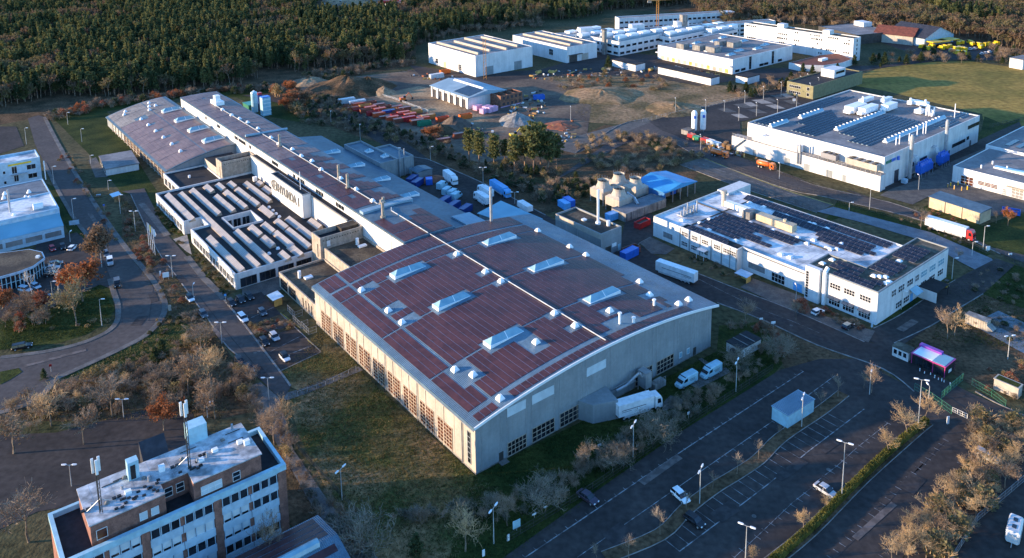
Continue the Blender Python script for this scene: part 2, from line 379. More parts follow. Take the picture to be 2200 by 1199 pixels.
# bare and built-up ground
sheet('yard', [(640,190),(760,165),(900,150),(1010,170),(1160,160),(1240,190),(1270,230),(1260,300),(1150,330),(1040,350),(960,335),(880,305),(760,250),(690,215)], 'yard_dirt', .03)
sheet('yard', [(800,205),(900,185),(1000,205),(1000,238),(1080,262),(1060,282),(960,270),(900,240),(850,225)], 'sand', .04)
sheet('yard', [(880,140),(1010,158),(1160,150),(1300,110),(1420,120),(1560,165),(1600,170),(1500,185),(1420,170),(1280,160),(1180,165),(1080,175),(1000,172),(900,160)], 'asphalt', .05)
sheet('yard', [(1150,310),(1250,290),(1330,268),(1390,255),(1440,280),(1410,292),(1330,300),(1235,330)], 'paver', .052)
sheet('yard', [(1560,150),(1900,140),(1990,125),(1860,80),(1950,90),(2100,90),(2180,110),(2150,130),(2040,128),(1880,148),(1700,185),(1600,180)], 'asphalt', .03)
sheet('yard', [(-300,300),(0,272),(35,272),(52,314),(0,330),(-300,345)], 'asphalt', .05)
sheet('yard', [(690,-5),(900,-10),(905,15),(860,22),(700,20)], 'sand', .05)
# roads, car parks, paths
sheet('road', smooth([(60,255),(96,252),(130,318),(190,418),(262,522),(325,598),(350,640),(354,666),(342,692),(312,722),(262,749),(205,776),(150,801),(118,816),(98,842),(60,869),(0,887),(-90,915)],3)+[(-90,770),(0,770),(60,762),(120,752),(175,738),(215,722),(240,706),(253,686),(253,655),(245,630),(238,600),(215,545),(161,472),(143,442),(119,399),(95,350),(75,310)], 'old_asphalt', .09)
sheet('car_park', [(80,520),(165,500),(218,548),(240,603),(236,620),(215,612),(110,662),(10,684),(-60,690),(-60,640),(60,600)], 'asphalt', .1)
sheet('road', [(262,412),(310,405),(360,505),(402,552),(438,598),(482,642),(526,697),(566,750),(604,800),(626,830),(606,862),(566,822),(551,809),(520,776),(513,767),(484,740),(447,686),(407,632),(375,588),(336,534),(281,418)], 'old_asphalt', .1)
sheet('road', [(300,600),(350,560),(378,540),(400,552),(378,592),(350,600),(335,612)], 'old_asphalt', .095)
sheet('car_park', [(480,648),(562,628),(602,674),(690,757),(604,795),(526,700)], 'asphalt', .098)
sheet('verge', [(527,702),(604,676),(640,706),(545,728)], 'scrub_floor', .12)
sheet('path', [(545,716),(622,690),(632,695),(550,722)], 'concrete_path', .13)
sheet('pavement', [(372,515),(402,505),(412,548),(400,541)], 'light_pavement', .14)
sheet('path', [(520,833),(560,822),(600,855),(630,966),(692,1058),(742,1125),(800,1188),(830,1215),(770,1215),(720,1160),(660,1070),(610,980),(550,880)], 'concrete_path', .05)
sheet('path', [(604,848),(640,838),(770,788),(780,796),(660,846),(612,862)], 'concrete_path', .08)
sheet('car_park', [(-90,960),(0,935),(120,930),(260,895),(330,875),(400,868),(420,900),(480,960),(420,1010),(200,1080),(80,1100),(-90,1180)], 'asphalt', .04)
sheet('car_park', [(1060,1215),(1250,1078),(1460,930),(1675,796),(1760,772),(1850,772),(1907,808),(1964,836),(2040,876),(2130,900),(2300,960),(2300,1000),(2115,950),(2085,975),(2005,1090),(1930,1215)], 'asphalt', .08)
sheet('road', [(1480,600),(1494,585),(1588,622),(1702,665),(1857,733),(1921,750),(2000,800),(2075,840),(2140,870),(2300,930),(2300,965),(2130,905),(2050,890),(1964,842),(1897,792),(1756,741),(1641,688),(1541,650)], 'asphalt', .1)
sheet('road', [(1857,730),(1877,706),(1931,679),(1998,635),(2052,602),(2078,588),(2140,556),(2180,570),(2112,632),(2065,660),(2001,700),(1935,745),(1915,752)], 'asphalt', .105)
sheet('pavement', [(1590,618),(1620,600),(1730,640),(1745,672),(1880,712),(1866,737),(1702,668)], 'paver', .13)
sheet('yard', [(860,332),(920,342),(1040,394),(1172,462),(1240,500),(1335,510),(1345,470),(1392,452),(1410,470),(1400,520),(1372,525),(1400,545),(1494,588),(1541,650),(1450,640),(1300,570),(1150,490),(1000,460),(880,395)], 'asphalt', .1)
sheet('path', [(1374,523),(1398,510),(1450,535),(1430,548),(1400,546)], 'paver', .14)
sheet('road', [(1180,395),(1330,290),(1400,262),(1460,296),(1533,320),(1650,358),(1750,398),(1907,434),(1990,462),(2133,533),(2250,560),(2250,585),(2149,545),(1998,478),(1780,424),(1700,408),(1571,363),(1505,338),(1440,302),(1400,292),(1340,310)], 'old_asphalt', .09)
sheet('car_park', [(1395,262),(1460,240),(1580,215),(1720,178),(1770,183),(1745,225),(1590,262),(1592,300),(1570,318),(1480,303),(1420,280)], 'asphalt', .1)
sheet('yard', [(1461,354),(1512,338),(1600,374),(1700,411),(1790,440),(1755,457),(1660,426),(1560,392)], 'paver', .06)
sheet('road', [(1755,455),(1790,445),(2000,500),(2130,556),(2138,566),(2095,580),(2060,562),(1990,520),(1850,478)], 'blue_paver', .1)
sheet('yard', [(1890,420),(1960,380),(2120,310),(2200,300),(2300,330),(2300,470),(2190,455),(2100,470),(2000,420),(1960,440)], 'paver', .06)
sheet('yard', [(1860,405),(1960,370),(2040,330),(2190,262),(2200,285),(2050,345),(1975,385),(1900,412)], 'asphalt', .07)
sheet('path', [(2095,702),(2120,690),(2300,780),(2300,815)], 'blue_paver', .05)
sheet('path', [(2120,680),(2145,668),(2300,740),(2300,762)], 'blue_paver', .05)
sheet('path', [(2125,700),(2140,683),(2300,770),(2300,775)], 'old_asphalt', .045)
sheet('path', [(520,575),(640,540),(690,580),(600,625),(520,650)], 'paver', .055)
sheet('path', [(190,345),(206,338),(232,380),(205,382)], 'paver', .06)
sheet('path', [(1470,822),(1500,800),(1560,790),(1570,800),(1500,836)], 'concrete_path', .05)
sheet('path', [(1500,772),(1508,770),(1548,795),(1535,800)], 'concrete_path', .055)
sheet('path', [(1420,870),(1440,850),(1468,858),(1465,872),(1425,884)], 'paver', .055)
sheet('road', [(520,205),(600,200),(700,212),(760,230),(880,312),(925,345),(890,352),(820,310),(740,262),(690,245),(600,222)], 'asphalt', .04)
sheet('car_park', [(1930,1215),(2080,1010),(2150,960),(2300,1010),(2300,1215)], 'asphalt', .05)
# kerbs
kerb([(96,252),(130,318),(190,418),(262,522),(325,598),(350,640),(354,666),(342,692),(312,722),(262,749),(205,776),(150,801),(118,816),(98,842),(60,869),(0,887)], 1.6, .2, 'concrete_path')
kerb([(95,350),(119,399),(143,442),(161,472),(190,510),(215,545)], 1.3, .2, 'concrete_path')
kerb([(236,600),(245,630),(253,655),(253,686),(240,706),(215,722),(175,738),(120,752),(60,762),(0,769)], 1.5, .2, 'concrete_path')
kerb([(281,418),(336,534),(375,588),(407,632),(447,686),(484,740),(513,767),(551,809)], .3)
kerb([(304,438),(360,507)], 2.2, .18, 'concrete_path', sm=False)
kerb([(402,552),(438,598),(482,642)], 2.0, .18, 'concrete_path', sm=False)
kerb([(482,645),(526,699),(566,752),(604,802),(624,830)], .5, .2)
kerb([(690,757),(604,797)], .25); kerb([(602,674),(690,757)], .25)
kerb([(920,343),(1040,395),(1172,463)], .5, .22); kerb([(860,330),(880,336),(920,343)], .5, .22)
kerb([(1494,586),(1588,623),(1702,667),(1857,735)], .35)
kerb([(1541,651),(1641,689),(1756,742),(1897,793),(1964,842)], .35)
kerb([(1877,706),(1931,679),(1998,635),(2052,602)], .3); kerb([(1921,738),(2001,700),(2065,660),(2112,632)], .3)
kerb([(1372,530),(1374,523),(1398,510)], .3)
kerb([(1650,358),(1750,398),(1907,434),(1990,462)], .35); kerb([(1440,302),(1505,339),(1571,364),(1700,409),(1780,425),(1998,479),(2149,546)], .35)
kerb([(2096,842),(2140,866),(2200,893),(2300,935)], .3)
kerb([(1460,240),(1580,215),(1720,178)], .3); kerb([(1461,354),(1560,392),(1660,426),(1755,457)], .3)
kerb([(1237,328),(1330,270),(1390,256)], .3, .3)
# paint
marks([[(1128,1199),(1250,1117),(1470,967),(1726,799)]], .22)
marks([[(1240,1199),(1471,1038),(1660,906),(1794,808)]], .16)
def L9(*p): return [(1460+x/2.973, 799+y/2.973) for x, y in p]
marks([L9((0,1150),(240,970),(560,725),(830,505),(1060,330),(1180,240))], .2)
marks([L9((350,1189),(500,1050),(720,840),(860,730)), L9((880,700),(1010,600),(1130,490),(1330,330))], .1)
tk = []
def ticks(a, b, n, d, both=False, ln=1.0):
    A, B = G(*a), G(*b); u = (B-A).normalized(); q = Vector((-u.y, u.x, 0))
    for i in range(n+1):
        p = A.lerp(B, i/n)
        tk.append((p, p+q*d*ln))
        if both: tk.append((p, p-q*d*ln))
ticks((1128,1199),(1726,799), 34, .8)
ticks((1500,1017),(1790,812), 18, -.8)
ticks(L9((0,1150))[0], L9((1060,330))[0], 22, 4.6)
ticks(L9((350,1189))[0], L9((1330,330))[0], 24, .7, True)
ticks(L9((960,1189))[0], L9((1700,440))[0], 22, .6, True)
ticks(L9((1300,1189))[0], L9((1830,560))[0], 16, .9)
ticks((1605,624),(1705,664), 8, 1.0)
ticks((1735,682),(1858,730), 7, 1.3)
b_ = MB()
for p, q in tk: ribbon(b_, [p, q], .12, .14, .14)
o_ = b_.part('road_marking', 'road_paint'); o_['kind'] = 'structure'
marks([[(526,690),(588,661)], [(540,740),(598,712)], [(570,762),(648,722)], [(588,776),(668,743)], [(622,762),(668,745)]], .14)
marks([[(483,647),(526,700)], [(566,752),(604,800)]], .12)
marks([[(1617,600),(1640,608),(1636,615),(1700,645),(1696,652)]], .3, .15)
marks([[(1480,590),(1560,630),(1640,668),(1700,690),(1760,716)]], .1)
marks([[(602,672),(645,706)],[(660,731),(690,757)]], .12, .15, 'yellow_paint')
marks([[(1512,340),(1600,376),(1700,413),(1790,441)]], .35, .15, 'yellow_paint')
marks([[(1480,360),(1600,402),(1720,440)],[(1500,350),(1620,392),(1740,432)]], .2, .12, 'road_paint')
# planted strips between the car park rows
for pts_, w_ in (([(1300,1199),(1418,1150),(1474,1096),(1531,1052),(1583,1020),(1630,988),(1678,941),(1763,884),(1812,846)], 2.6), ([(1650,1215),(1740,1142),(1850,1032),(1960,934),(1992,908)], 2.4)):
    b_ = MB(); ribbon(b_, line_pts(smooth(pts_)), w_, .09, .2); o_ = b_.part('planted_strip', 'scrub_floor'); o_['kind'] = 'structure'
    for sgn in (-1, 1):
        W_ = line_pts(smooth(pts_)); b_ = MB(); Q_ = []
        for i in range(len(W_)):
            d_ = (W_[min(i+1,len(W_)-1)]-W_[max(i-1,0)]).normalized(); Q_.append(W_[i]+Vector((-d_.y,d_.x,0))*sgn*(w_/2+.08))
        ribbon(b_, Q_, .15, .08, .22); o_ = b_.part('kerb', 'kerb_stone'); o_['kind'] = 'structure'
# repairs, tar seams and manholes in the asphalt
random.seed(21)
def repair(px, py, dx, dy, l_, w_, material):
    p, q = G(px, py), G(px+dx, py+dy); u = (q-p).normalized(); n_ = Vector((-u.y, u.x, 0))
    P = [p+u*a*l_/2+n_*c*w_/2 for a, c in ((-1,-1),(1,-1),(1,1),(-1,1))]
    sheet('road_patch', [(v.x, v.y) for v in P], material, .118, True)
for px, py, dx, dy, l_, w_ in ((1700,1010,20,-14,9,2),(1560,1100,20,-14,6,3),(1420,1010,20,-14,12,1.6),(1850,1010,20,-18,7,2.4),(1880,1120,20,-18,14,1.2),(1330,1150,20,-14,5,4),(1960,1040,16,-18,6,3),(1780,960,20,-14,5,2),(300,690,8,-10,5,3),(200,470,12,18,12,1.4),(330,640,4,10,6,2),(120,770,30,-8,14,1.2),(470,720,12,15,8,1.2),(390,600,12,15,6,2),(560,800,12,15,5,2),(1660,680,20,8,8,1.5),(1780,735,20,8,10,1.2),(1950,700,14,-9,8,2),(1000,410,16,8,7,3),(1700,380,20,7,9,2),(1850,420,20,7,12,1.3),(600,700,10,10,4,2),(1500,1060,20,-14,16,.5)):
    repair(px, py, dx, dy, l_, w_, random.choice(('patch_asphalt','patch_asphalt','light_asphalt')))
sm = MB()
for a in (L9((1000,1189),(1200,990),(1450,700),(1690,450)), L9((880,690),(960,650)), L9((720,860),(770,820)), L9((1130,490),(1180,460)), L9((1280,350),(1330,320)), L9((1470,670),(1560,590)), L9((1210,900),(1290,850)), [(180,500),(230,580),(245,640)], [(290,540),(330,620),(320,690)], [(430,640),(500,730),(560,800)], [(1560,640),(1700,700),(1850,765)]):
    ribbon(sm, line_pts(a), .22, .137, .137)
o_ = sm.part('tar_seam', 'patch_asphalt'); o_['kind'] = 'structure'
for px, py in ((548,759),(556,756),(1970,905),(360,570),(640,1000),(1780,1010),(1620,1110),(260,600),(1700,700)):
    p = G(px, py); mh = MB(); mh.cyl(p.x, p.y, .1, .139, .45, n=12); o_ = mh.part('manhole_cover', 'concrete_path'); o_['kind'] = 'structure'

# ------------------------------------------------------------------ the big vaulted hall
HB = (1022.7, 1020)
def zarch(x): return 11.1 + 3.8*(1-((x-38.2)/38.5)**2)
hall = Bld('vaulted_hall', 'huge grey hall with vaulted roof of dark red film panels and glass gates', 'hall', HB, -37.88)
hr = hall.r
WX, WY = 74.6, 75.4
xs = [WX*i/24 for i in range(25)]
def gable(y, flip, mi=0, b=None, x0=0, x1=WX, f=zarch, z0=0):
    X = [x0+(x1-x0)*i/24 for i in range(25)]
    pts = [(x0,y,z0),(x1,y,z0)]+[(x, y, f(x)-.05) for x in X[::-1]]
    return (b or MB()).add(pts, [tuple(range(len(pts)))[::-1 if flip else 1]], mi)
b = MB(); b.add([(0,0,0),(0,WY,0),(0,WY,zarch(0)-.05),(0,0,zarch(0)-.05)], [(3,2,1,0)][::1])
hall.part('wall', b, 'cream_wall', fix=True)
hall.part('gable_wall', gable(0, False), 'grey_panel')
b = gable(WY, True); b.add([(WX,0,0),(WX,WY,0),(WX,WY,zarch(WX)-.05),(WX,0,zarch(WX)-.05)], [(0,1,2,3)])
hall.part('rear_wall', b, 'grey_panel')
b = MB(); X = [-.6+77.4*i/40 for i in range(41)]
top = [(x, zarch(x)) for x in X]
for i in range(40):
    (xa,za),(xb,zb) = top[i], top[i+1]
    b.quad((xa,-.5,za),(xb,-.5,zb),(xb,75.9,zb),(xa,75.9,za))
    b.quad((xa,-.5,za-.55),(xb,-.5,zb-.55),(xb,-.5,zb),(xa,-.5,za)); b.quad((xb,75.9,zb-.55),(xa,75.9,za-.55),(xa,75.9,za),(xb,75.9,zb))
    b.quad((xb,-.5,zb-.55),(xa,-.5,za-.55),(xa,75.9,za-.55),(xb,75.9,zb-.55))
b.quad((-.6,75.9,10.4),(-.6,-.5,10.4),(-.6,-.5,zarch(-.6)),(-.6,75.9,zarch(-.6)))
b.quad((76.8,-.5,zarch(76.8)-.55),(76.8,75.9,zarch(76.8)-.55),(76.8,75.9,zarch(76.8)),(76.8,-.5,zarch(76.8)))
roof = hall.part('roof', b, 'sheet_roof')
b = MB()
for i in range(40):
    (xa,za),(xb,zb) = top[i], top[i+1]
    b.add([(xa,-.62,za-.5),(xb,-.62,zb-.5),(xb,-.62,zb+.12),(xa,-.62,za+.12),(xa,-.4,za+.12),(xb,-.4,zb+.12),(xa,-.4,za),(xb,-.4,zb)], [(0,1,2,3),(3,2,5,4),(4,5,7,6)])
hall.part('verge_trim', b, 'lamp_head')
# film panels: strips along y between the joints of the sheet roof
patches = [(15.6,27.6,y-2.6,y+2.6) for y in (61,39.8,17.8)]+[(46.2,58.6,y-2.4,y+2.4) for y in (60.8,39.4,17.4)]
patches += [(6.6,11.2,60.2,64.4),(6.6,11.4,46.2,51),(6.6,11.6,39.2,43.4),(4.6,11,10.2,18.6),(6.4,10.2,.2,3.6)]
patches += [(34,38.2,y-1.5,y+1.5) for y in (59.8,46,39,17.7,10.2)]+[(22.8,27.6,8,14.5),(46.6,51,8.6,12.5),(43,53,3.4,7.6),(61.5,68,9.8,13),(66,68,7,24)]
ROWS = [(.3,2.5),(4.1,18.2),(18.9,39.6),(40.3,61.6),(62.2,67.2),(68.4,75.4)]
cols = [(1.2+1.72*i, 1.2+1.72*(i+1)-.2) for i in range(3)]+[(7.1+1.68*i, 7.1+1.68*(i+1)-.2) for i in range(36)]
seam = MB()
for (xa, xb) in cols:
    for (y0, y1) in ROWS:
        cut = sorted((p[2], p[3]) for p in patches if min(p[1], xb)-max(p[0], xa) > .6 and p[2] < y1 and p[3] > y0)
        if xb > 60 and 4.2 < y1 < 19 and random.random() < .5: cut.append((y0, y0+random.choice((1.5,3,4.5)))); cut.sort()
        segs, s = [], y0
        for c0, c1 in cut:
            if c0-s > .8: segs.append((s, c0))
            s = max(s, c1)
        if y1-s > .8: segs.append((s, y1))
        for s0, s1 in segs:
            za, zb = zarch(xa)+.03, zarch(xb)+.03
            q = MB().add([(xa,s0,za),(xb,s0,zb),(xb,s1,zb),(xa,s1,za),(xa,s0,za+.06),(xb,s0,zb+.06),(xb,s1,zb+.06),(xa,s1,za+.06)],
                         [(4,5,6,7),(0,1,5,4),(1,2,6,5),(2,3,7,6),(3,0,4,7)])
            q.part('film_panel', 'film_panel', roof)
            zc = zarch(xb+.1); seam.add([(xb+.03,s0,zc+.035),(xb+.15,s0,zc+.035),(xb+.15,s1,zc+.035),(xb+.03,s1,zc+.035)], [(0,1,2,3)])
seam.part('panel_seam', 'seam_light', roof)
def skylight(parent, x0, x1, y, z, w_=2.6, h_=1.5, name='skylight', hip=1.4):
    b = MB(); b.box(x0-.2,x1+.2,y-w_/2-.15,y+w_/2+.15,z-.6,z+.35)
    A = [(x0,y-w_/2,z+.35),(x1,y-w_/2,z+.35),(x1,y+w_/2,z+.35),(x0,y+w_/2,z+.35),(x0+hip,y,z+h_),(x1-hip,y,z+h_)]
    b.add(A, [(0,1,5,4),(2,3,4,5),(1,2,5),(3,0,4)], 1)
    m_ = (x0+x1)/2
    for x in (m_-.06,): b.add([(x,y-w_/2-.02,z+.37),(x+.2,y-w_/2-.02,z+.37),(x+.2,y-.02,z+h_+.03),(x,y-.02,z+h_+.03)], [(0,1,2,3)], 0)
    return b.part(name, ['white_dome','sky_glass'], parent)
for y in (61.4,40,18.2): skylight(hr, 16.6, 26.4, y, zarch(21.5))
for y in (60.8,39.4,17.4): skylight(hr, 47.2, 57.5, y, zarch(52.3)+.1)
def vent_mesh():
    b = MB(); b.box(-.75,.75,-.75,.75,-.5,.35); b.add([(-.7,-.7,.35),(.7,-.7,.35),(.7,.7,.35),(-.7,.7,.35),(-.28,-.28,1.05),(.28,-.28,1.05),(.28,.28,1.05),(-.28,.28,1.05)],
        [(0,1,5,4),(1,2,6,5),(2,3,7,6),(3,0,4,7),(4,5,6,7)])
    return b.mesh('roof_vent', 'white_dome')
VENT = vent_mesh()
for y, x in [(62.4,7.6),(48.5,7.8),(41.4,7.6),(59.8,36.4),(46,36.4),(39,36.4),(61.1,67.4),(46.4,67.4),(39.4,67.4),(18.6,67.6),(11.3,63.6),(10.3,48.2),(17.7,36.6),(10.2,36.6),(11.2,25.4),(3.9,66.3),(16.8,6.6),(12.3,8.4),(2.0,8.0),(4.6,71)]:
    ob('roof_vent', VENT, hr, (x, y, zarch(x)))
b = MB(); P = [(37.7, y, zarch(37.7)+.35) for y in range(1, 77, 5)]
for i in range(len(P)-1): b.tube(P[i], P[i+1], .15, n=6)
hall.part('ridge_duct', b, 'pole_metal')
for x, y, h_ in ((45.9,4.6,2.6),(49,3,1.2),(60,6.5,1.5)):
    b = MB(); b.cyl(x,y,zarch(x)-.3,zarch(x)+h_,.3,n=8); b.cyl(x,y,zarch(x)+h_,zarch(x)+h_+.3,.5,n=8); hall.part('roof_pipe', b, 'white_dome')
b = MB(); b.cyl(59.5,74.5,10,zarch(55)+11,.45,n=10); hall.part('flue', b, 'galv')
for k in range(9): win(hr, 'L', -.02, 11.2+7.2*k, .6, 5.5, 5.1, 5, 6, name='gate_window', bar=.16, frame='tan_frame', pane='warm_reflection_glass', dep=.12)
for k in range(10):
    y = 4+7.2*k+.2
    MB().box(-.12,-.005,y+.1,y+.5,0,10.2).part('pilaster', 'cream_wall', hr)
for y in (4.6,22.2,36.6,51,65.4): MB().cyl(-.22,y,.1,10.2,.09,n=6).part('downpipe', 'galv', hr)
b = MB(); b.box(-.75,-.58,-.4,75.8,10.2,10.45); hall.part('gutter', b, 'galv')
MB().box(-.05,-.001,0,WY,0,.35).part('plinth', 'concrete_wall', hr)
for k in range(10): MB().box(-.03,-.0015,7.55+7.2*k,7.62+7.2*k,.36,10.2).part('panel_joint', 'concrete_wall', hr)
win(hr, 'L', -.02, 2.2, 1.4, 1.1, 7.2, 1, 6, name='slit_window', bar=.12, frame='grey_panel')
for x0, x1, y0, y1 in [(8.2,13.2,.2,3.3),(14.9,21.1,.3,3.6),(22.8,29.1,.3,3.6),(46.6,52.4,.3,3.7),(54.1,60.1,.3,3.7)]:
    win(hr, 'F', (x0+x1)/2, -.02, y0, x1-x0, y1-y0, 5, 3, name='gate_window', bar=.13, frame='tan_frame', dep=.1)
for x0, x1 in ((8.2,13.2),(14.9,21.1),(30.8,36.8)):
    MB().box(x0,x1,-.06,-.003,9.3,11.4).part('light_panel', 'blind', hr)
b = MB()
for x in (1.5,6.6,8.1,13.3,14.8,21.2,22.7,29.2,30.7,36.9,38.4,44.8,46.2,52.5,54,60.3,61.7,66.7,68.1,73): b.box(x-.04,x+.04,-.03,-.002,.1,zarch(x)-.7)
hall.part('panel_joint', b, 'galv')
for x, w_, h_ in ((6.5,1.1,2.1),(68.2,1.1,2.2)): MB().box(x-w_/2,x+w_/2,-.07,-.004,.1,h_).part('door', 'dark_frame', hr)
for x, z in ((62.8,1.5),(65.7,1.5)): win(hr, 'F', x, -.02, z, 1.1, 1.4, pane='sky_glass')
MB().box(5.6,7.6,-1.4,-.1,0,.18).part('door_step', 'concrete_path', hr)
MB().box(-.06,WX+.06,-.06,-.001,0,.28).part('plinth', 'concrete_wall', hr)
# dock shelter and process plant on the gable
ds = MB(); A = [(28.2,-.1),(29.6,-3.4),(35.2,-5.6),(36.8,-.1)]
ds.prism(A, 0, 4.6)
ds = tag(ds.part('loading_shelter', ['grey_panel'], None), 'grey wedge shaped loading shelter behind the exhibition truck', 'shelter')
ds.location = hr.location; ds.rotation_euler = hr.rotation_euler
fp = thing('filter_plant', 'grey metal filter plant with ducts and stairs beside the hall gable', 'plant', hr.location, hr.rotation_euler[2])
MB().box(46.6,48.6,-3.4,-.8,1.2,5.2).part('filter_housing', 'galv', fp)
b = MB()
for x, y in ((46.7,-3.3),(48.5,-3.3),(46.7,-.9),(48.5,-.9)): b.cyl(x,y,0,1.25,.1,n=5)
b.part('frame', 'galv', fp)
b = MB(); pts = [(39,-1.2,3),(42,-1.4,3.2),(44.6,-1.8,4.6),(45.6,-2.2,5.4),(46.4,-2.4,4.2)]
for i in range(4): b.tube(pts[i], pts[i+1], .32, n=7)
b.part('duct', 'galv', fp)
b = MB(); b.box(38.2,46,-.9,-.3,2.4,2.6); [b.box(38.2+i*1.2,38.3+i*1.2,-.9,-.85,2.6,3.6) for i in range(7)]; b.box(38.2,46,-.9,-.85,3.55,3.65)
b.part('walkway', 'galv', fp)
b = MB(); b.box(49.2,53,-4,-2.2,0,1.5); [b.box(49.2+i*.9,49.28+i*.9,-4,-3.94,1.5,2.5) for i in range(5)]; b.box(49.2,53,-4,-3.94,2.45,2.53)
b.part('platform', 'concrete_wall', fp)

# ------------------------------------------------------------------ the long factory hall behind it
lh = Bld('long_factory_hall', 'long factory hall with white side wall and weathered film panel roof', 'factory hall', HB, -37.88)
lr = lh.r
def zl(x): return 9.2 + 6.2*(1-((x-38.2)/38.5)**2)
b = MB(); b.box(29,46.6,75.95,292,0,14.2); lh.part('wall', b, 'bright_wall')
X = [28.7+18.1*i/8 for i in range(9)]
b = MB()
for i in range(8):
    xa, xb = X[i], X[i+1]
    b.add([(xa,75.95,zl(xa)-.5),(xb,75.95,zl(xb)-.5),(xb,292,zl(xb)-.5),(xa,292,zl(xa)-.5),(xa,75.95,zl(xa)),(xb,75.95,zl(xb)),(xb,292,zl(xb)),(xa,292,zl(xa))],
          [(4,5,6,7),(0,1,5,4),(2,3,7,6)]+([(3,0,4,7)] if i == 0 else [])+([(1,2,6,5)] if i == 7 else []))
lroof = lh.part('roof', b, 'seam_roof')
rows = [76.3]+[83+12.3*i for i in range(17)]
for i in range(len(rows)):
    y0 = rows[i]+.25; y1 = (rows[i+1] if i+1 < len(rows) else 291.5)-.25
    if y0 < 104 < y1: y1 = 101.5
    if i == 2: y0 = 105.5
    new = y0 < 165
    for k in range(10):
        xa = 29.3+1.72*k; xb = xa+1.6
        s0, s1 = y0, y1
        if 1 <= i <= 1:
            if 2 <= k <= 7: s0, s1 = y0, y0+ (5.5 if k < 6 else 8)
        if k > 6 and 2 <= i <= 8: 
            cut = (k-6)*2.6+1.2
            s1 = y1-cut if i % 2 else y1-cut*.7
        if k == 4 and i > 1: s0 = y0+2.2
        if i in (3,5,7) and k == 2: s1 = y1-3.4
        if s1-s0 < .9: continue
        za, zb = zl(xa)+.02, zl(xb)+.02
        MB().add([(xa,s0,za),(xb,s0,zb),(xb,s1,zb),(xa,s1,za),(xa,s0,za+.06),(xb,s0,zb+.06),(xb,s1,zb+.06),(xa,s1,za+.06)],
                 [(4,5,6,7),(0,1,5,4),(1,2,6,5),(2,3,7,6),(3,0,4,7)]).part('film_panel', 'film_panel' if new else 'film_panel_old', lroof)
b = MB(); b.tube((37.2,76.2,15.7),(37.2,98,15.7),.16,n=6); b.tube((37.2,98,15.7),(38.6,100.5,15.65),.16,n=6); b.tube((36.6,106,15.65),(36.6,262,15.65),.15,n=6)
lh.part('ridge_duct', b, 'pole_metal')
b = MB(); b.box(29.2,47.5,102,104.4,14.6,15.95); lh.part('roof_upstand', b, 'pale_blue_roof')
b = MB(); b.tube((29.8,206,15.8),(48,206,15.3),.55,n=10); lh.part('vent_duct', b, 'pale_blue_roof')
for y in (108,121,134,147,158,166,176,186,196,212,224,232,240,252,262): ob('roof_vent', VENT, lr, (36.6 + (y % 3)*.7, y+1.2, zl(37)))
for x, y, h_ in ((33,96,5),(37.6,136,5.2),(36,126,5),(36,185,5),(38.5,105.6,2.2),(37.6,105.4,1.6)):
    b = MB(); b.cyl(x,y,zl(x)-.2,zl(x)+h_,.5,n=8); b.cyl(x,y,zl(x)-.2,zl(x)+.5,.9,n=8); lh.part('flue', b, 'sandstone_block')
b = MB(); b.box(36.5,40.5,262,270,15.4,17.2); b.box(37,39.4,264,267,17.2,19.8); lh.part('roof_plant', b, 'white_dome')
for y0, n in ((116,3),(131.5,3),(147,3),(155,1),(171,3),(199,1),(205,4),(214,2),(236,2),(254,1)):
    for i in range(n): win(lr, 'L', 28.98, y0+2.1*i, 12.3, 1.7, 1.3, pane='glass', frame='dark_frame')
for y in range(84, 290, 12): MB().box(28.9,28.998,y,y+.12,7,15).part('wall_joint', 'cream_wall', lr)
# lower aisle on the yard side
b = MB(); b.box(46.62,67.2,76.0,205,0,5.6); lh.part('aisle_wall', b, 'grey_panel')
b = MB(); b.add([(46.62,76,9),(67.5,76,6),(67.5,215,6),(46.62,215,9),(46.62,76,5.5),(67.5,76,5.5),(67.5,215,5.5),(46.62,215,5.5)], [(0,1,2,3),(4,5,1,0),(5,6,2,1),(7,3,2,6)])
lh.part('aisle_roof', b, 'seam_roof')
for px, py in ((711,325),(763,353.5),(817,383),(878,417)):
    x, y = lh.uv(px, py, 7.8); skylight(lr, x-3.4, x+3.4, y, 7.6-(x-57)*.14, 3, 1.1)
b = MB(); b.add([(60,84,6.9),(67.4,84,6.4),(67.4,98,6.4),(60,98,6.9),(60,84,7.6),(67.4,84,7.1),(67.4,98,7.1),(60,98,7.6)], [(4,5,6,7),(0,1,5,4),(1,2,6,5),(2,3,7,6),(3,0,4,7)]); lh.part('roof_step', b, 'pale_blue_roof')
# head end of the roof and the block behind it
b = MB(); b.box(46.7,56,205,262,0,7.6); b.box(45,48.5,262,284,0,13.6); lh.part('end_block', b, 'grey_panel')
b = MB(); b.box(46.65,56.2,205,262,7.62,7.8); b.box(44.8,48.7,262,284.2,13.62,13.8); lh.part('end_roof', b, 'pale_blue_roof')

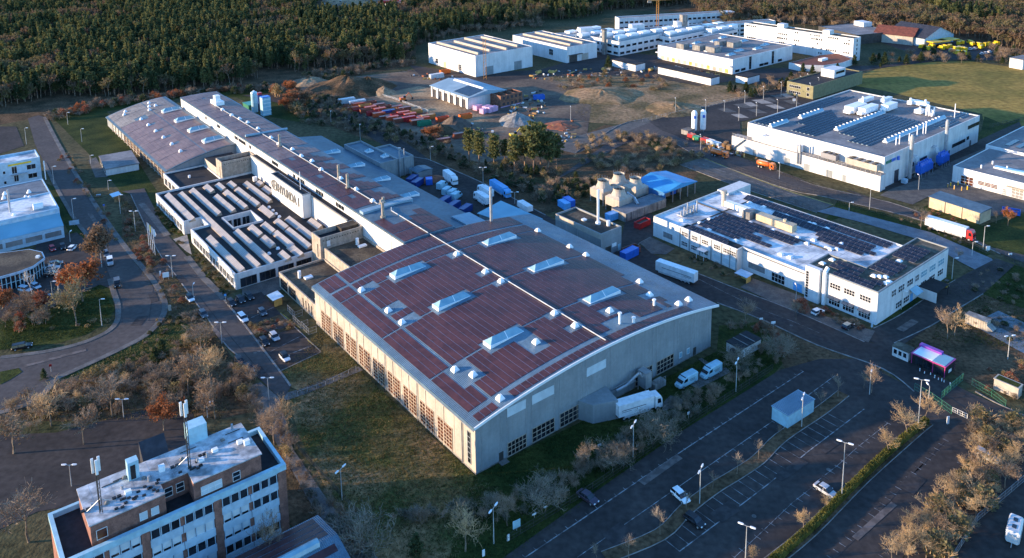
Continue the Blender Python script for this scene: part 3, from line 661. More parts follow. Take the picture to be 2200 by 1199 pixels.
# ------------------------------------------------------------------ the lower vaulted hall at its far end
vh = Bld('lower_vaulted_hall', 'lower vaulted hall with four long blue skylights beside the factory hall', 'hall', HB, -37.88)
vr = vh.r
def zv(x): t = min(1, (x+.6)/28.2); return 4.6+5.6*(1-(1-t)**1.7)
b = gable(216, False, x0=0, x1=29, f=zv); b = gable(318, True, b=b, x0=0, x1=29, f=zv)
b.add([(0,216,0),(0,318,0),(0,318,4.6),(0,216,4.6)], [(3,2,1,0)]); vh.part('wall', b, 'grey_panel', fix=True)
X = [-.6+29.5*i/12 for i in range(13)]
b = MB()
for i in range(12):
    xa, xb = X[i], X[i+1]; za, zb = zv(xa), zv(xb)
    b.add([(xa,215.6,za-.35),(xb,215.6,zb-.35),(xb,318.5,zb-.35),(xa,318.5,za-.35),(xa,215.6,za),(xb,215.6,zb),(xb,318.5,zb),(xa,318.5,za)],
          [(4,5,6,7),(0,1,5,4),(2,3,7,6)]+([(3,0,4,7)] if i == 0 else []))
vroof = vh.part('roof', b, 'seam_roof')
ry = [216.2,229.5,242,254.4,266.8,279.2,291.6,306,317.8]
for i in range(len(ry)-1):
    for k in range(15):
        xa = .4+1.78*k; xb = xa+1.66
        if k == 9: xa += .5
        s0, s1 = ry[i]+.2, ry[i+1]-.2
        if i in (1,2,3,4,5) and k in (5,6): s1 -= 2.2
        if i == 6 and k in (4,5,6): s0 += 4
        za, zb = zv(xa)+.02, zv(xb)+.02
        MB().add([(xa,s0,za),(xb,s0,zb),(xb,s1,zb),(xa,s1,za),(xa,s0,za+.06),(xb,s0,zb+.06),(xb,s1,zb+.06),(xa,s1,za+.06)],
                 [(4,5,6,7),(0,1,5,4),(1,2,6,5),(2,3,7,6),(3,0,4,7)]).part('film_panel', 'film_panel_old' if i < 6 else 'grey_roof', vroof)
for y in (228,248,268,289): skylight(vr, 19.2, 27.6, y, zv(23)+.25, 3.2, 1.5)
for y in ry[1:7]: ob('roof_vent', VENT, vr, (9.6, y-1.2, zv(9.6)))
for x, y in ((16,300),(17.5,306),(19,312),(20,304),(6,308),(7.5,312)): ob('roof_vent', VENT, vr, (x, y, zv(x)))
for k in range(16): win(vr, 'L', -.02, 219+5.6*k, .5, 4.7, 3.5, 3, 3, name='gate_window', bar=.2, frame='tan_frame', pane='warm_reflection_glass' if k < 12 else 'blind', dep=.12)
for k in range(17): MB().box(-.4,-.001,215.9+5.6*k,216.5+5.6*k,0,4.5).part('pilaster', 'cream_wall', vr)
b = MB(); b.box(27.6,28.98,216,318,9.2,10.1); vh.part('gutter', b, 'galv')

# ------------------------------------------------------------------ office block with shed skylights, towers and annexes
of = Bld('office_block', 'low white office block with rows of shed skylights on a dark roof', 'office building', HB, -37.88)
orr = of.r
T = .4
poly = [(-10.4,108.4),(26.4,108.4),(26.4,192.4),(-10.4,192.4),(-10.4,158.6),(-4.6,158.6),(-4.6,150.6),(-10.4,150.6)]
cu = [of.uv(477.6,466.7,4.6), of.uv(542.7,456,4.6), of.uv(560,475,4.6), of.uv(501.8,490.9,4.6)]
cx0, cx1 = (cu[0][0]+cu[3][0])/2, (cu[1][0]+cu[2][0])/2
cy0, cy1 = (cu[3][1]+cu[2][1])/2, (cu[0][1]+cu[1][1])/2
b = MB(); hz = 4.2
for q in ((-10.4,cx0,108.4,150.6),(-4.6,cx0,150.6,158.6),(-10.4,cx0,158.6,192.4),(cx0,cx1,108.4,cy0),(cx0,cx1,cy1,192.4),(cx1,26.4,108.4,192.4)): b.box(*q,0,hz)
of.part('wall', b, 'white_wall')
b = MB()
for q in ((-10,cx0-.4,108.8,150.2),(-4.2,cx0-.4,150.2,159),(-10,cx0-.4,159,192),(cx0-.4,cx1+.4,108.8,cy0-.4),(cx0-.4,cx1+.4,cy1+.4,192),(cx1+.4,26.4,108.8,192)): b.box(*q,hz+.003,hz+.05)
of.part('roof', b, 'dark_roof')
b = MB()
for q in ((-10.4,26.4,108.4,108.8),(-10.4,26.4,192,192.4),(-10.4,-10,108.8,150.6),(-10.4,-10,158.6,192),(-10,-4.6,150.2,150.6),(-10,-4.6,158.6,159),(-4.6,-4.2,150.2,159),
          (cx0-.4,cx1+.4,cy0-.4,cy0),(cx0-.4,cx1+.4,cy1,cy1+.4),(cx0-.4,cx0,cy0,cy1),(cx1,cx1+.4,cy0,cy1)): b.box(*q,hz+.002,hz+.75)
of.part('parapet', b, 'white_wall')
def shed(px):
    (xa, ya), (xb, yb) = of.uv(px[0], px[1], 5.0), of.uv(px[2], px[3], 5.0)
    x = (xa+xb)/2; y0, y1 = min(ya,yb), max(ya,yb)
    b = MB(); z = hz+.05
    b.add([(x-1.1,y0,z+.25),(x+1.0,y0,z+.25),(x+.75,y0,z+1.25),(x-1.1,y1,z+.25),(x+1.0,y1,z+.25),(x+.75,y1,z+1.25)], [(0,1,2),(3,5,4),(1,4,5,2)], 0)
    b.box(x-1.15,x+1.05,y0-.05,y1+.05,z,z+.24)
    n = max(2, int((y1-y0)/.95))
    for i in range(n):
        s0, s1 = y0+(y1-y0)*i/n+.14, y0+(y1-y0)*(i+1)/n-.14
        b.add([(x-1.08,s0,z+.31),(x+.7,s0,z+1.3),(x+.7,s1,z+1.3),(x-1.08,s1,z+.31)], [(3,2,1,0)], 1)
    b.add([(x-1.1,y0,z+.25),(x+.75,y0,z+1.25),(x+.75,y1,z+1.25),(x-1.1,y1,z+.25)], [(3,2,1,0)], 0)
    b.part('shed_skylight', ['tan_frame','lightglass'], orr)
mat('lightglass', (.42,.38,.35), .35, c2=(.34,.31,.29), scale=.4, spec=.5)
def q4(*p): return (p[0]/2.973, 400+p[1]/2.973, p[2]/2.973, 400+p[3]/2.973)
def q7(*p): return (320+p[0]/5.996, 360+p[1]/5.996, 320+p[2]/5.996, 360+p[3]/5.996)
def qh(*p): return (440+p[0]/5.45, 300+p[1]/5.45, 440+p[2]/5.45, 300+p[3]/5.45)
for p in [q7(235,340,560,670), q4(1160,40,1640,515), q7(560,275,895,600), q7(740,225,805,310), q7(890,205,955,280), q7(1040,185,1105,250), q7(868,355,980,475), q7(1000,470,1085,555),
          q7(990,300,1140,435), q7(1155,435,1245,515), q7(1140,265,1290,400), q7(1310,398,1405,480), qh(470,500,765,720), qh(700,550,770,620), qh(620,490,665,525), qh(650,785,800,890),
          q4(1340,320,1540,540), q4(1510,280,1735,490), q4(1605,252,1660,312), q4(1688,235,1742,292), q4(1770,212,1825,268), q4(1845,198,1990,328), q4(1680,322,1745,380), q4(1755,292,1870,382),
          q4(1840,272,1930,352), q4(1850,378,1925,440), q4(1935,348,1975,388), q4(1795,418,1840,465), q4(1978,212,2045,262)]: shed(p)
b = MB(); x, y = of.uv(548,385,5); b.box(x-.7,x+.7,y-.7,y+.7,hz,hz+1.8); of.part('roof_unit', b, 'white_dome')
for px, py in ((578,442),(586,449),(593,456),(600,462),(578,541),(597,530)):
    x, y = of.uv(px, py, 5); MB().cyl(x, y, hz, hz+.6, .7, .45, 10).part('roof_dome', 'white_dome', orr)
for k in range(12): win(orr, 'L', -10.42, 111.5+3.2*k, .8, 2.6, 2.3, 2, 1, bar=.14, frame='white_frame')
for k in range(9): win(orr, 'L', -10.42, 162+3.3*k, .8, 2.6, 2.3, 2, 1, bar=.14, frame='white_frame')
for k in range(6): win(orr, 'F', -6.5+5.9*k, 108.38, .4, 4.9, 2.7, 3, 1, bar=.12, frame='dark_frame', name='glazed_bay')
win(orr, 'L', -4.62, 154.6, .2, 6, 3.2, 4, 2, frame='white_frame', name='entrance')
for k in range(3): win(orr, 'F', cx0+1.6+(cx1-cx0-3)/2*k*.95, cy1-.02, .4, 2.6, 2.9, 2, 1, frame='white_frame', name='courtyard_window')
# the high wall behind it, with the sign box
hw = Bld('sign_wall_block', 'tall sunlit cream wall block carrying the company sign box', 'building', HB, -37.88)
wr = hw.r
hw.box('wall', 26.44,28.94,108.3,192,0,11.6,'bright_wall')
hw.box('gutter_roof', 26.44,28.94,108.3,192,11.602,11.7,'dark_roof')
hw.box('coping', 26.3,26.8,108.3,192,11.62,12.1,'cream_wall')
SX, SY0, SY1, SZ = 23.2, 135.2, 163.2, 12.9
b = MB(); b.box(SX,26.3,SY0,SY1,4.4,SZ); hw.part('sign_box', b, 'bright_wall')
b = MB(); b.box(SX+.3,26.1,SY0+.3,SY1-.3,SZ+.002,SZ+.02); hw.part('sign_box_roof', b, 'dark_roof')
b = MB()
for q in ((SX-.02,26.32,SY0-.02,SY0+.28),(SX-.02,26.32,SY1-.28,SY1+.02),(SX-.02,SX+.28,SY0+.28,SY1-.28)): b.box(*q,SZ+.003,SZ+.35)
hw.part('sign_box_coping', b, 'grey_panel')
def letter(ch, y, size, wd):
    cu_ = bpy.data.curves.new('letter', 'FONT'); cu_.body = ch; cu_.size = size; cu_.extrude = .14; cu_.align_x = 'CENTER'; cu_.offset = .04
    o = bpy.data.objects.new('tmp', cu_); COL.objects.link(o)
    dg = bpy.context.evaluated_depsgraph_get(); me = bpy.data.meshes.new_from_object(o.evaluated_get(dg))
    bpy.data.objects.remove(o); me.materials.clear(); me.materials.append(MAT['sign_grey'])
    L_ = ob('sign_letter', me, wr); L_.rotation_euler = (R(90), 0, R(-90)); L_.location = (SX-.16, y, 8.0); L_.scale = (wd, 1, 1)
mat('sign_grey', (.23,.22,.20), .45, var=.08, metal=.2)
for i, ch in enumerate('HYUNDAI'): letter(ch, 155.2-2.72*i - (.5 if i == 6 else 0), 4.6, .82)
b = MB()
for i in range(28):                                           # oval ring and slanted H emblem
    t0, t1 = 2*math.pi*i/28, 2*math.pi*(i+1)/28
    P = [(SX-.3, 159.4+3.1*s*math.cos(t), 9.65+2.0*s*math.sin(t)) for s, t in ((1,t0),(1,t1),(.84,t1),(.84,t0))]
    b.add(P+[(SX-.001,)+p[1:] for p in P], [(0,1,2,3),(0,4,5,1),(3,2,6,7)])
for y in (160.5, 158.2):
    P = [(y+.34,8.15),(y-.3,8.15),(y-.62,11.15),(y+.02,11.15)]
    b.add([(SX-.3,a,z) for a, z in P]+[(SX-.001,a,z) for a, z in P], [(0,1,2,3),(0,4,5,1),(1,5,6,2),(2,6,7,3),(3,7,4,0)])
b.add([(SX-.3,160.4,9.25),(SX-.3,158.2,9.6),(SX-.3,158.1,10.1),(SX-.3,160.3,9.75)], [(0,1,2,3)])
hw.part('sign_emblem', b, 'sign_grey')
b = MB(); b.cyl(25.2,141,12.9,19.5,.14,n=6); hw.part('mast', b, 'lamp_head')
def tower(name, label, x0, x1, y0, y1, h_, yb):
    t = Bld(name, label, 'stair tower', HB, -37.88)
    t.flat(x0, x1, y0, y1, h_, 'sandstone_block', 'dark_roof', 1.6, .35)
    b = MB()
    for i in range(14): b.box(x0+1+i*(x1-x0-2)/14, x0+1.35+i*(x1-x0-2)/14, y0-.05, y0-.002, h_-1.3, h_-.95)
    t.part('vent_slot', b, 'dark_frame')
    MB().box(x0-.05,x0-.002,(y0+y1)/2-1.2,(y0+y1)/2-.8,4.6,h_-2.5).part('slit_window', 'glass', t.r)
    return t
t1 = tower('stair_tower', 'far stair tower of pale stone between office roof and lower vaulted hall', 14.8, 28.6, 192.5, 199, 11.4, 4)
t2 = tower('stair_tower', 'near stair tower of pale stone beside the hall with brown gravel terrace', 14.2, 28.9, 102.1, 108.25, 11.4, 7)
b = MB(); b.box(22.5,28.4,104.2,107.9,9.86,11.6); t2.part('lift_housing', b, 'gravel_roof')
b = MB(); b.box(16.4,17.5,102.0,102.095,7.6,9.9); t2.part('door', b, 'white_frame')
tb = Bld('terrace_block', 'stone block with brown gravel terrace between stair tower and vaulted hall', 'building', HB, -37.88)
tb.flat(15.2, 28.95, 75.98, 102.05, 8.2, 'sandstone_block', 'gravel_roof', .7, .4)
b = MB(); b.cyl(25,98.6,7.5,9.6,.55,n=10); tb.part('vent_pipe', b, 'white_dome')
b = MB(); b.box(24.2,26.8,95.6,97,7.55,8); tb.part('roof_hatch', b, 'white_dome')
fa = Bld('front_annex', 'low annex with dark flat roof at the left foot of the vaulted hall', 'building', HB, -37.88)
fa.flat(.5, 15.15, 75.98, 102.0, 4.8, 'sandstone_block', 'gravel_roof', .6, .4)
for y in (98.4,92.4): win(fa.r, 'L', .48, y, .6, 4.6, 2.8, 4, 3, bar=.1, frame='dark_frame')
for k in range(4): MB().box(.44,.498,79+1.9*k,79.5+1.9*k,.8,3.4).part('slit_window', 'glass', fa.r)
b = MB(); b.cyl(4.2,95.5,4.2,6.4,.5,n=10); fa.part('vent_pipe', b, 'white_dome')
b = MB(); b.box(5,7.4,93,94.6,4.25,4.7); b.box(2,3.6,79,80.4,4.25,4.7); fa.part('roof_hatch', b, 'white_dome')
na = Bld('rear_annex', 'low white annex with dark roof between far stair tower and lower vaulted hall', 'building', HB, -37.88)
na.flat(-1.6, 14.7, 193.2, 214.4, 4.6, 'white_wall', 'dark_roof', .6, .4)
na.box('link_wall', 14.8,26.3,199.1,214,0,7.4,'cream_wall'); na.box('link_roof',14.9,26.2,199.2,213.9,7.402,7.5,'dark_roof')
for k in range(4): win(na.r, 'L', -1.62, 196+5*k, .5, 3.6, 2.8, 3, 1, frame='white_frame')
b = MB(); b.cyl(5.5,204,4,5,.5,n=8); na.part('roof_dome', b, 'white_dome')
# yard-side block with stacks
yb = Bld('yard_block', 'grey L shaped flat roofed block beside the lorry yard', 'building', HB, -37.88)
yb.flat(67.6, 75.8, 160.6, 192.4, 7.6, 'grey_panel', 'seam_roof', .7, .4)
yb.flat(75.82, 83.2, 160.6, 180, 7.6, 'grey_panel', 'seam_roof', .7, .4, name='east')
b = MB(); b.cyl(76.2,160,0,12,.32,n=8); b.cyl(76.2,160,11.6,12.4,.6,.7,n=8); yb.part('flue', b, 'galv')
b = MB(); b.cyl(78.6,160.2,0,11.6,.26,n=8); yb.part('flue', b, 'galv')
for x, y in ((72,178),(74,168)): skylight(yb.r, x-1.4, x+1.4, y, 7.2, 1.8, 1.3, hip=.8)
MB().box(81,82.2,160.4,160.55,.1,2.4).part('door', 'p_cyan', yb.r)
b = MB(); [b.box(67.7+i*2.4,67.78+i*2.4,160.54,160.597,0,6.8) for i in range(7)]; yb.part('panel_joint', b, 'galv')

# ------------------------------------------------------------------ white building with solar roof, right of the hall
PVM = {}
def rnd_(a, b): return random.uniform(a, b)
def pv_module(parent, x, y, z, face='L', w_=1.58, d_=1.62, tilt=.5):
    k = (w_, d_, tilt)
    if k not in PVM:
        b = MB(); c = [(-w_/2,0,.12),(w_/2,0,.12),(w_/2,d_,.12+tilt),(-w_/2,d_,.12+tilt)]
        b.add(c+[(p[0],p[1],p[2]-.05) for p in c], [(0,1,2,3),(0,4,5,1),(1,5,6,2),(2,6,7,3),(3,7,4,0),(7,6,5,4)], 1)
        e = .04; c = [(-w_/2+e,e,.135+tilt*e/d_),(w_/2-e,e,.135+tilt*e/d_),(w_/2-e,d_-e,.135+tilt*(1-e/d_)),(-w_/2+e,d_-e,.135+tilt*(1-e/d_))]
        b.add(c, [(0,1,2,3)], 0); b.add([(-w_/2,d_,.0),(w_/2,d_,.0),(w_/2,d_,.1+tilt),(-w_/2,d_,.1+tilt)], [(1,0,3,2)], 1)
        PVM[k] = b.mesh('solar_module', ['pv_cell','pv_frame'])
    return ob('solar_module', PVM[k], parent, (x, y, z), FACE[face])
def dome_mesh():
    b = MB(); b.box(-.75,.75,-.75,.75,-.1,.25); b.add([(-.6,-.6,.25),(.6,-.6,.25),(.6,.6,.25),(-.6,.6,.25),(-.35,-.35,.55),(.35,-.35,.55),(.35,.35,.55),(-.35,.35,.55)],
        [(0,1,5,4),(1,2,6,5),(2,3,7,6),(3,0,4,7),(4,5,6,7)]); return b.mesh('roof_dome', 'white_dome')
DOME = dome_mesh()
wb = Bld('solar_office_building', 'white low building with white roof full of dark solar module rows', 'building', (1882,699))
br = wb.r
b = MB()
for q in ((2,38.6,9.6,77,6.5),(-2.2,2,65.8,77,6.5),(-2.2,2,43.2,65.8,6.7),(.5,2,21.3,43.2,6.0)): b.box(*q[:4],0,q[4])
wb.part('wall', b, 'bright_wall')
b = MB(); b.box(2.3,38.3,9.9,76.7,6.502,6.55); b.box(-1.9,2.3,66.1,76.7,6.502,6.55); b.box(.8,2.3,21.6,43,6.502,6.54); wb.part('roof', b, 'white_roof')
b = MB(); b.box(-1.9,1.9,43.5,65.6,6.702,6.75); wb.part('front_roof', b, 'dark_roof')
b = MB()
for q in ((-2.2,-1.9,43.2,77),(-2.2,38.6,76.7,77),(38.3,38.6,9.6,76.7),(.5,.8,21.3,43.2),(-1.9,1.9,43.2,43.5),(-1.9,1.9,65.5,65.8)): b.box(*q,6.49,7.1)
wb.part('parapet', b, 'white_wall')
b = MB()
for q in ((0,42,0,9.5),(0,11.4,9.5,21.2)): b.box(*q,0,9.2)
wb.part('wing_wall', b, 'bright_wall')
b = MB(); b.box(.3,41.7,.3,9.2,9.202,9.25); b.box(.3,11.1,9.2,20.9,9.203,9.25); wb.part('wing_roof', b, 'moss_roof')
b = MB()
for q in ((0,42,0,.3),(41.7,42,.3,9.5),(11.4,41.7,9.2,9.5),(11.1,11.4,9.2,21.2),(0,11.1,20.9,21.2),(0,.3,.3,20.9)): b.box(*q,9.19,9.62)
wb.part('wing_parapet', b, 'grey_panel')
b = MB(); b.box(-1.7,-.003,16.2,20.5,0,10.2); wb.part('stair_tower', b, 'bright_wall')
win(br,'L',-1.72,19.8,.8,.9,8,1,10,frame='white_frame',name='stair_window')
b = MB(); b.cyl(-.5,15.2,0,9.8,.6,n=12); b.tube((-.5,15.2,9.6),(.9,15.2,10.6),.6,n=10); wb.part('vent_pipe', b, 'white_dome')
for y in (12.2,8.0,3.4): win(br,'L',-.02,y,5.6,3.1,1.6,4,2,bar=.09)
for y in (12.2,8.0,3.4):
    win(br,'L',-.02,y,.7,3.3,2.2,4,2,bar=.09)
    for s in (-.85,.85):
        b = MB(); b.add([(-.03,y+s-.8,3.3),(-.03,y+s+.8,3.3),(-1.1,y+s+.8,2.8),(-1.1,y+s-.8,2.8),(-.03,y+s-.8,3.22),(-.03,y+s+.8,3.22),(-1.1,y+s+.8,2.72),(-1.1,y+s-.8,2.72)], [(0,1,2,3),(7,6,5,4),(3,2,6,7),(1,5,6,2),(0,3,7,4)]); b.part('awning', 'grey_roof', br)
for x, w_ in ((8.9,2.4),(13.2,3.4),(18.2,3.4),(22.4,2.2),(26.6,3.6),(32,3.6),(37.5,3.8)): win(br,'F',x,-.02,5.4,w_,1.9,3,2,bar=.09,pane='glass' if x < 25 else 'sky_glass')
for x, w_ in ((12.2,3.4),(16.6,3.2),(22,3),(26.8,3.4),(32,3.6),(37.5,3.4)): win(br,'F',x,-.02,.9 if x < 18 else 2.2,w_,1.8,3,2,bar=.09)
MB().box(19,20.6,-.08,-.004,.1,2.5).part('door','p_skyblue',br)
b = MB(); b.add([(18.2,-.05,4.2),(22.4,-.05,4.2),(22.4,-2.2,3.1),(18.2,-2.2,3.1)], [(0,3,2,1)]); b.add([(18.2,-.05,4.1),(18.2,-2.2,3.0),(18.2,-2.2,3.1),(18.2,-.05,4.2)], [(0,1,2,3)]); wb.part('glass_canopy', b, 'sky_glass')
b = MB(); b.box(23.8,31.5,-5.2,-.01,3.2,3.4); b.box(23.8,24,-5.2,-.01,0,3.2); [b.cyl(31.3,y,0,3.2,.1,n=6) for y in (-5,-.4)]; wb.part('delivery_canopy', b, ['dark_roof'])
b = MB(); b.box(23.7,23.79,-5.2,-.01,0,3.2); wb.part('canopy_wall', b, 'bright_wall')
MB().cyl(5.2,-.05,7.3,7.9,.01,n=12).part('wall_lamp','galv',br)
for y in (63.6,59.6,55.4,50.8,47.2,44.6):
    x = -2.22
    win(br,'L',x,y,4.4,2.4,1.5,4,2,bar=.1)
    if y > 54: win(br,'L',x,y,1.0,2.4,1.5,4,2,bar=.1)
    else: win(br,'L',x,y,.8,2.6,1.9,1,1,bar=.1,pane='blind')
for y in (65.5,61.6,57.4,53,49,45.9,43.5): MB().box(-2.35,-2.202,y-.15,y+.15,0,6.8).part('pilaster','grey_panel',br)
b = MB(); b.box(-4.6,-2.25,54,57,2.9,3.05); [b.cyl(-4.5,y,0,2.9,.08,n=5) for y in (54.1,56.9)]; wb.part('entrance_canopy', b, 'white_frame')
win(br,'L',-2.22,70.6,1.2,4,2,1,1,pane='grey_roof'); win(br,'L',.48,38,1.2,6,2,1,1,pane='grey_roof'); win(br,'L',.48,30.5,.3,4.4,2.6,4,2)
MB().box(.42,.498,22.6,25.4,.1,2.5).part('door','p_skyblue',br)
def row(x, y0, y1, n, z, f='L', parent=None):
    for i in range(n): pv_module(parent or br, x-.5, y0+(y1-y0)*(i+.5)/n, z, f, round(abs(y1-y0)/n*.955, 2))
for x, y0, y1 in ((.1,63.4,48.8),(-1.6,63.6,47.6),(4.5,63.3,47.7),(7.2,63.3,38),(9.5,63,43.1),(12.0,63,47.5),(14.2,63,34.4),(16.6,63.2,34.1),(36.4,67.6,14.5),(34.2,67,14.5),(30.9,52.7,17),(28.6,52,17),(26.2,34,14.5),(23.6,32,17)):
    n = int(abs(y1-y0)/1.72); row(x, y0, y1, n, 6.8 if x < 2 else 6.6)
for x, y0, y1, n in ((.5,13.6,2.1,7),(2.6,13.5,2.4,7),(4.8,16.8,8.2,5),(7.8,16.7,8.5,5),(12.3,8.8,2.1,4),(15,8.8,2.1,4),(17.2,8.8,2.1,4),(19.3,8.8,2.1,4),(25,8.6,2,4),(27.1,8.7,1.9,4),(29.7,8.7,2,4),(31.8,8.8,2.1,4),(33.8,8.6,2.1,4),(4.7,4.6,1.4,2)): row(x, y0, y1, n, 9.3)
for x, y in ((8.4,5.6),(9.2,4.4),(10.2,3.2),(22.6,5.4),(6.6,1.4),(8.2,1.2),(4.6,19),(8.8,18.4)): ob('roof_dome', DOME, br, (x, y, 9.3))
b = MB()
for i in range(14): b.box(2.3,38.3,12+4.6*i,12.06+4.6*i,6.551,6.562)
for i in range(5): b.box(6+7*i,6.06+7*i,9.9,76.7,6.551,6.563)
wb.part('membrane_seam', b, 'grey_roof')
for i in range(26):
    x, y = random.choice((3.2,5.9,10.8,18.8,20.4,26,32.8,22)), random.uniform(24, 75)
    ob('roof_dome', DOME, br, (x+random.uniform(-.4,.4), y, 6.6))
b = MB(); b.cyl(24.2,68,6.5,11.6,.8,n=12); b.cyl(24.2,68,11,12,1.2,1.0,n=12); wb.part('chimney', b, 'cream_wall')
b = MB(); b.box(23,25.2,57.6,67,6.9,8.7); wb.part('roof_duct', b, 'white_dome')
b = MB(); b.box(19.6,22.4,54.2,57.2,6.6,9.4); b.box(22.5,25.4,52.4,57,6.7,8.6); wb.part('roof_plant', b, 'concrete_wall')
b = MB(); b.box(21.4,24.4,47,53,6.9,9); b.box(21.2,24,39.4,46.8,6.9,9.2); b.cyl(22.8,43,9.2,10,.6,n=8); wb.part('air_handler', b, 'tan_sheet')
b = MB(); [b.cyl(5.5+i*1.3,71.5-i*.3,6.5,8.4+i%3*1.3,.28,n=7) for i in range(6)]; b.box(5,12,70.6,73,6.7,7.1); b.tube((8,72,8),(11.5,71.4,8.6),.5,n=8); wb.part('roof_pipework', b, 'galv')
b = MB(); b.box(18.8,19.1,26,76,6.56,6.9); b.box(2.4,38,64.4,64.7,6.56,6.85); b.box(20,38,24,24.3,6.56,6.8); wb.part('cable_tray', b, 'dark_frame')
b = MB(); b.box(33,46.5,72.6,77.4,0,7.4); wb.part('rear_block', b, 'white_wall')
for q in ((39,42,60,64),(39,43,52,56)): MB().box(*q,0,4.5).part('rear_cabin','p_paleblue',br)

# ------------------------------------------------------------------ large solar factory in the east
ef = Bld('east_factory', 'large pale factory with striped solar roof, blue filters and tall steel stacks', 'factory', (1896,405))
er = ef.r
ef.flat(0, 86, 0, 62, 12.6, 'white_wall', 'grey_roof', .5, .4)
b = MB(); b.box(-4.2,-.01,-1,67,0,6.2); ef.part('ledge_wall', b, 'white_wall')
b = MB(); b.box(-4.1,-.1,-.9,66.9,6.202,6.3); ef.part('ledge_roof', b, 'grey_roof')
b = MB()
for i in range(34): b.box(-4.15,-4.1,-1+2*i,-.93+2*i,6.3,7.3)
b.box(-4.16,-4.08,-1,67,7.25,7.33); b.box(-4.16,-4.08,-1,67,6.75,6.8); ef.part('railing', b, 'galv')
b = MB(); b.box(-3.4,-.8,34,52,6.35,9.2); b.box(-3.2,-.6,52,57,6.35,9.6); ef.part('air_handler', b, 'white_dome')
b = MB(); b.box(-3.6,-.4,1,13.5,7.4,9.8); ef.part('chiller', b, 'cream_wall')
for i in range(8): MB().cyl(-2.9+1.8*(i%2),2.4+3.1*(i//2),9.8,10.15,.8,n=10).part('fan','dark_frame',er)
b = MB(); b.box(-3.4,-.6,18,24.5,7,9.2); ef.part('chiller', b, 'pv_frame')
for i in range(6): MB().cyl(-2.7+1.5*(i%2),19+2.1*(i//2),9.2,9.5,.65,n=10).part('fan','dark_frame',er)
b = MB(); b.cyl(-4.6,33,2,10.4,.35,n=8); b.cyl(-4.6,34.2,2,10,.3,n=8); ef.part('flue', b, 'galv')
b = MB(); b.add([(-4.3,66.9,0),(-5.4,66.9,0),(-5.4,60,6.2),(-4.3,60,6.2),(-4.3,66.9,-.2),(-5.4,66.9,-.2),(-5.4,60,6),(-4.3,60,6)], [(0,1,2,3),(4,7,6,5),(1,5,6,2),(0,3,7,4)]); ef.part('stairs', b, 'galv')
for y, w_, h_ in ((55,1.6,2.6),(48,2.2,1.5),(39,2.6,3),(30,2.6,2.8),(20,2.8,2.8),(13.6,1.4,2.6),(8,5.4,2.4)): MB().box(-4.28,-4.203,y-w_/2,y+w_/2,1.4 if w_==2.2 else .1,h_+.1).part('door','grey_panel' if w_ < 3 else 'blind',er)
def prow(x0, x1, y):
    b = MB(); z = 12.2
    b.add([(x0,y-.5,z+.1),(x1,y-.5,z+.1),(x1,y+.25,z+.38),(x0,y+.25,z+.38)], [(0,1,2,3)], 0)
    b.add([(x0,y+.25,z+.38),(x1,y+.25,z+.38),(x1,y+.72,z+.1),(x0,y+.72,z+.1)], [(0,1,2,3)], 1)
    b.add([(x0,y-.5,z+.1),(x0,y+.25,z+.38),(x0,y+.72,z+.1)], [(0,1,2)], 1); b.part('solar_row', ['pv_cell','pale_blue_roof'], er)
for i in range(4): prow(3, 76-3*i, 54.2+2*i)
for i in range(9): prow(4.5 if i < 6 else 16, 46-2.2*(8-i) if i > 3 else 40, 33+1.95*i)
for i in range(9): prow(9 if i < 5 else 16, 58, 11.8+1.95*i)
for i in range(3): prow(56, 70, 2.2+1.9*i)
for i in range(3): prow(76, 84, 4+2*i)
def bar_sky(x0, x1, y, h_=1.5):
    b = MB(); n = int((x1-x0)/3)
    b.box(x0,x1,y-1.0,y+1.0,12.1,12.6); b.add([(x0,y-1,12.6),(x1,y-1,12.6),(x1,y,12.1+h_),(x0,y,12.1+h_)], [(0,1,2,3)], 1); b.add([(x0,y,12.1+h_),(x1,y,12.1+h_),(x1,y+1,12.6),(x0,y+1,12.6)], [(0,1,2,3)], 0)
    b.add([(x0,y+1,12.6),(x0,y-1,12.6),(x0,y,12.1+h_)], [(0,1,2)], 0)
    for i in range(n): b.box(x0+i*3,x0+i*3+.5,y-.4,y+.4,12.1+h_-.1,12.1+h_+.25)
    b.part('ridge_skylight', ['white_dome','sky_glass'], er)
bar_sky(2,15,52); bar_sky(23.6,42,51); bar_sky(19,60,31); bar_sky(18.6,72,9.4)
for q in ((46,58,38,42.5),(48,60,33.6,37),(61,70,29.6,33)): 
    b = MB(); b.box(*q,12.9,15.6); b.box(q[0]-2,q[0],q[2]+.6,q[3]-.6,12.9,14.2); b.part('air_handler','white_dome',er)
for q in ((66,76,44,46.4),(74,82,38,40),(80,85,28,30),(82,85.5,22,28),(68,72,18,21)):
    b = MB(); b.box(*q,12.7,14.4); b.cyl(q[0]+1,q[2]+.8,14.4,15.8,.5,n=8); b.part('roof_plant','white_dome',er)
b = MB(); [b.cyl(70+1.1*(i%3),14+1.2*(i//3),12,13.6+1.2*(i%4),.35,n=8) for i in range(8)]; ef.part('roof_pipework', b, 'white_dome')
b = MB(); [b.cyl(x,y,12,15.4+h_,.18,n=6) for x, y, h_ in ((19,5,0),(21,4.6,.6),(28,4,0),(37,5,1),(41,4.4,1.6),(43,4.2,1.4),(74.4,6,3.5),(24,2,0))]; ef.part('vent_pipe', b, 'white_dome')
for x in (18.4,49.4):
    b = MB(); b.cyl(x,-1.6,0,17.5,.75,n=12); b.cyl(x,-1.6,17.5,18.2,.5,n=12); b.part('steel_stack','galv',er)
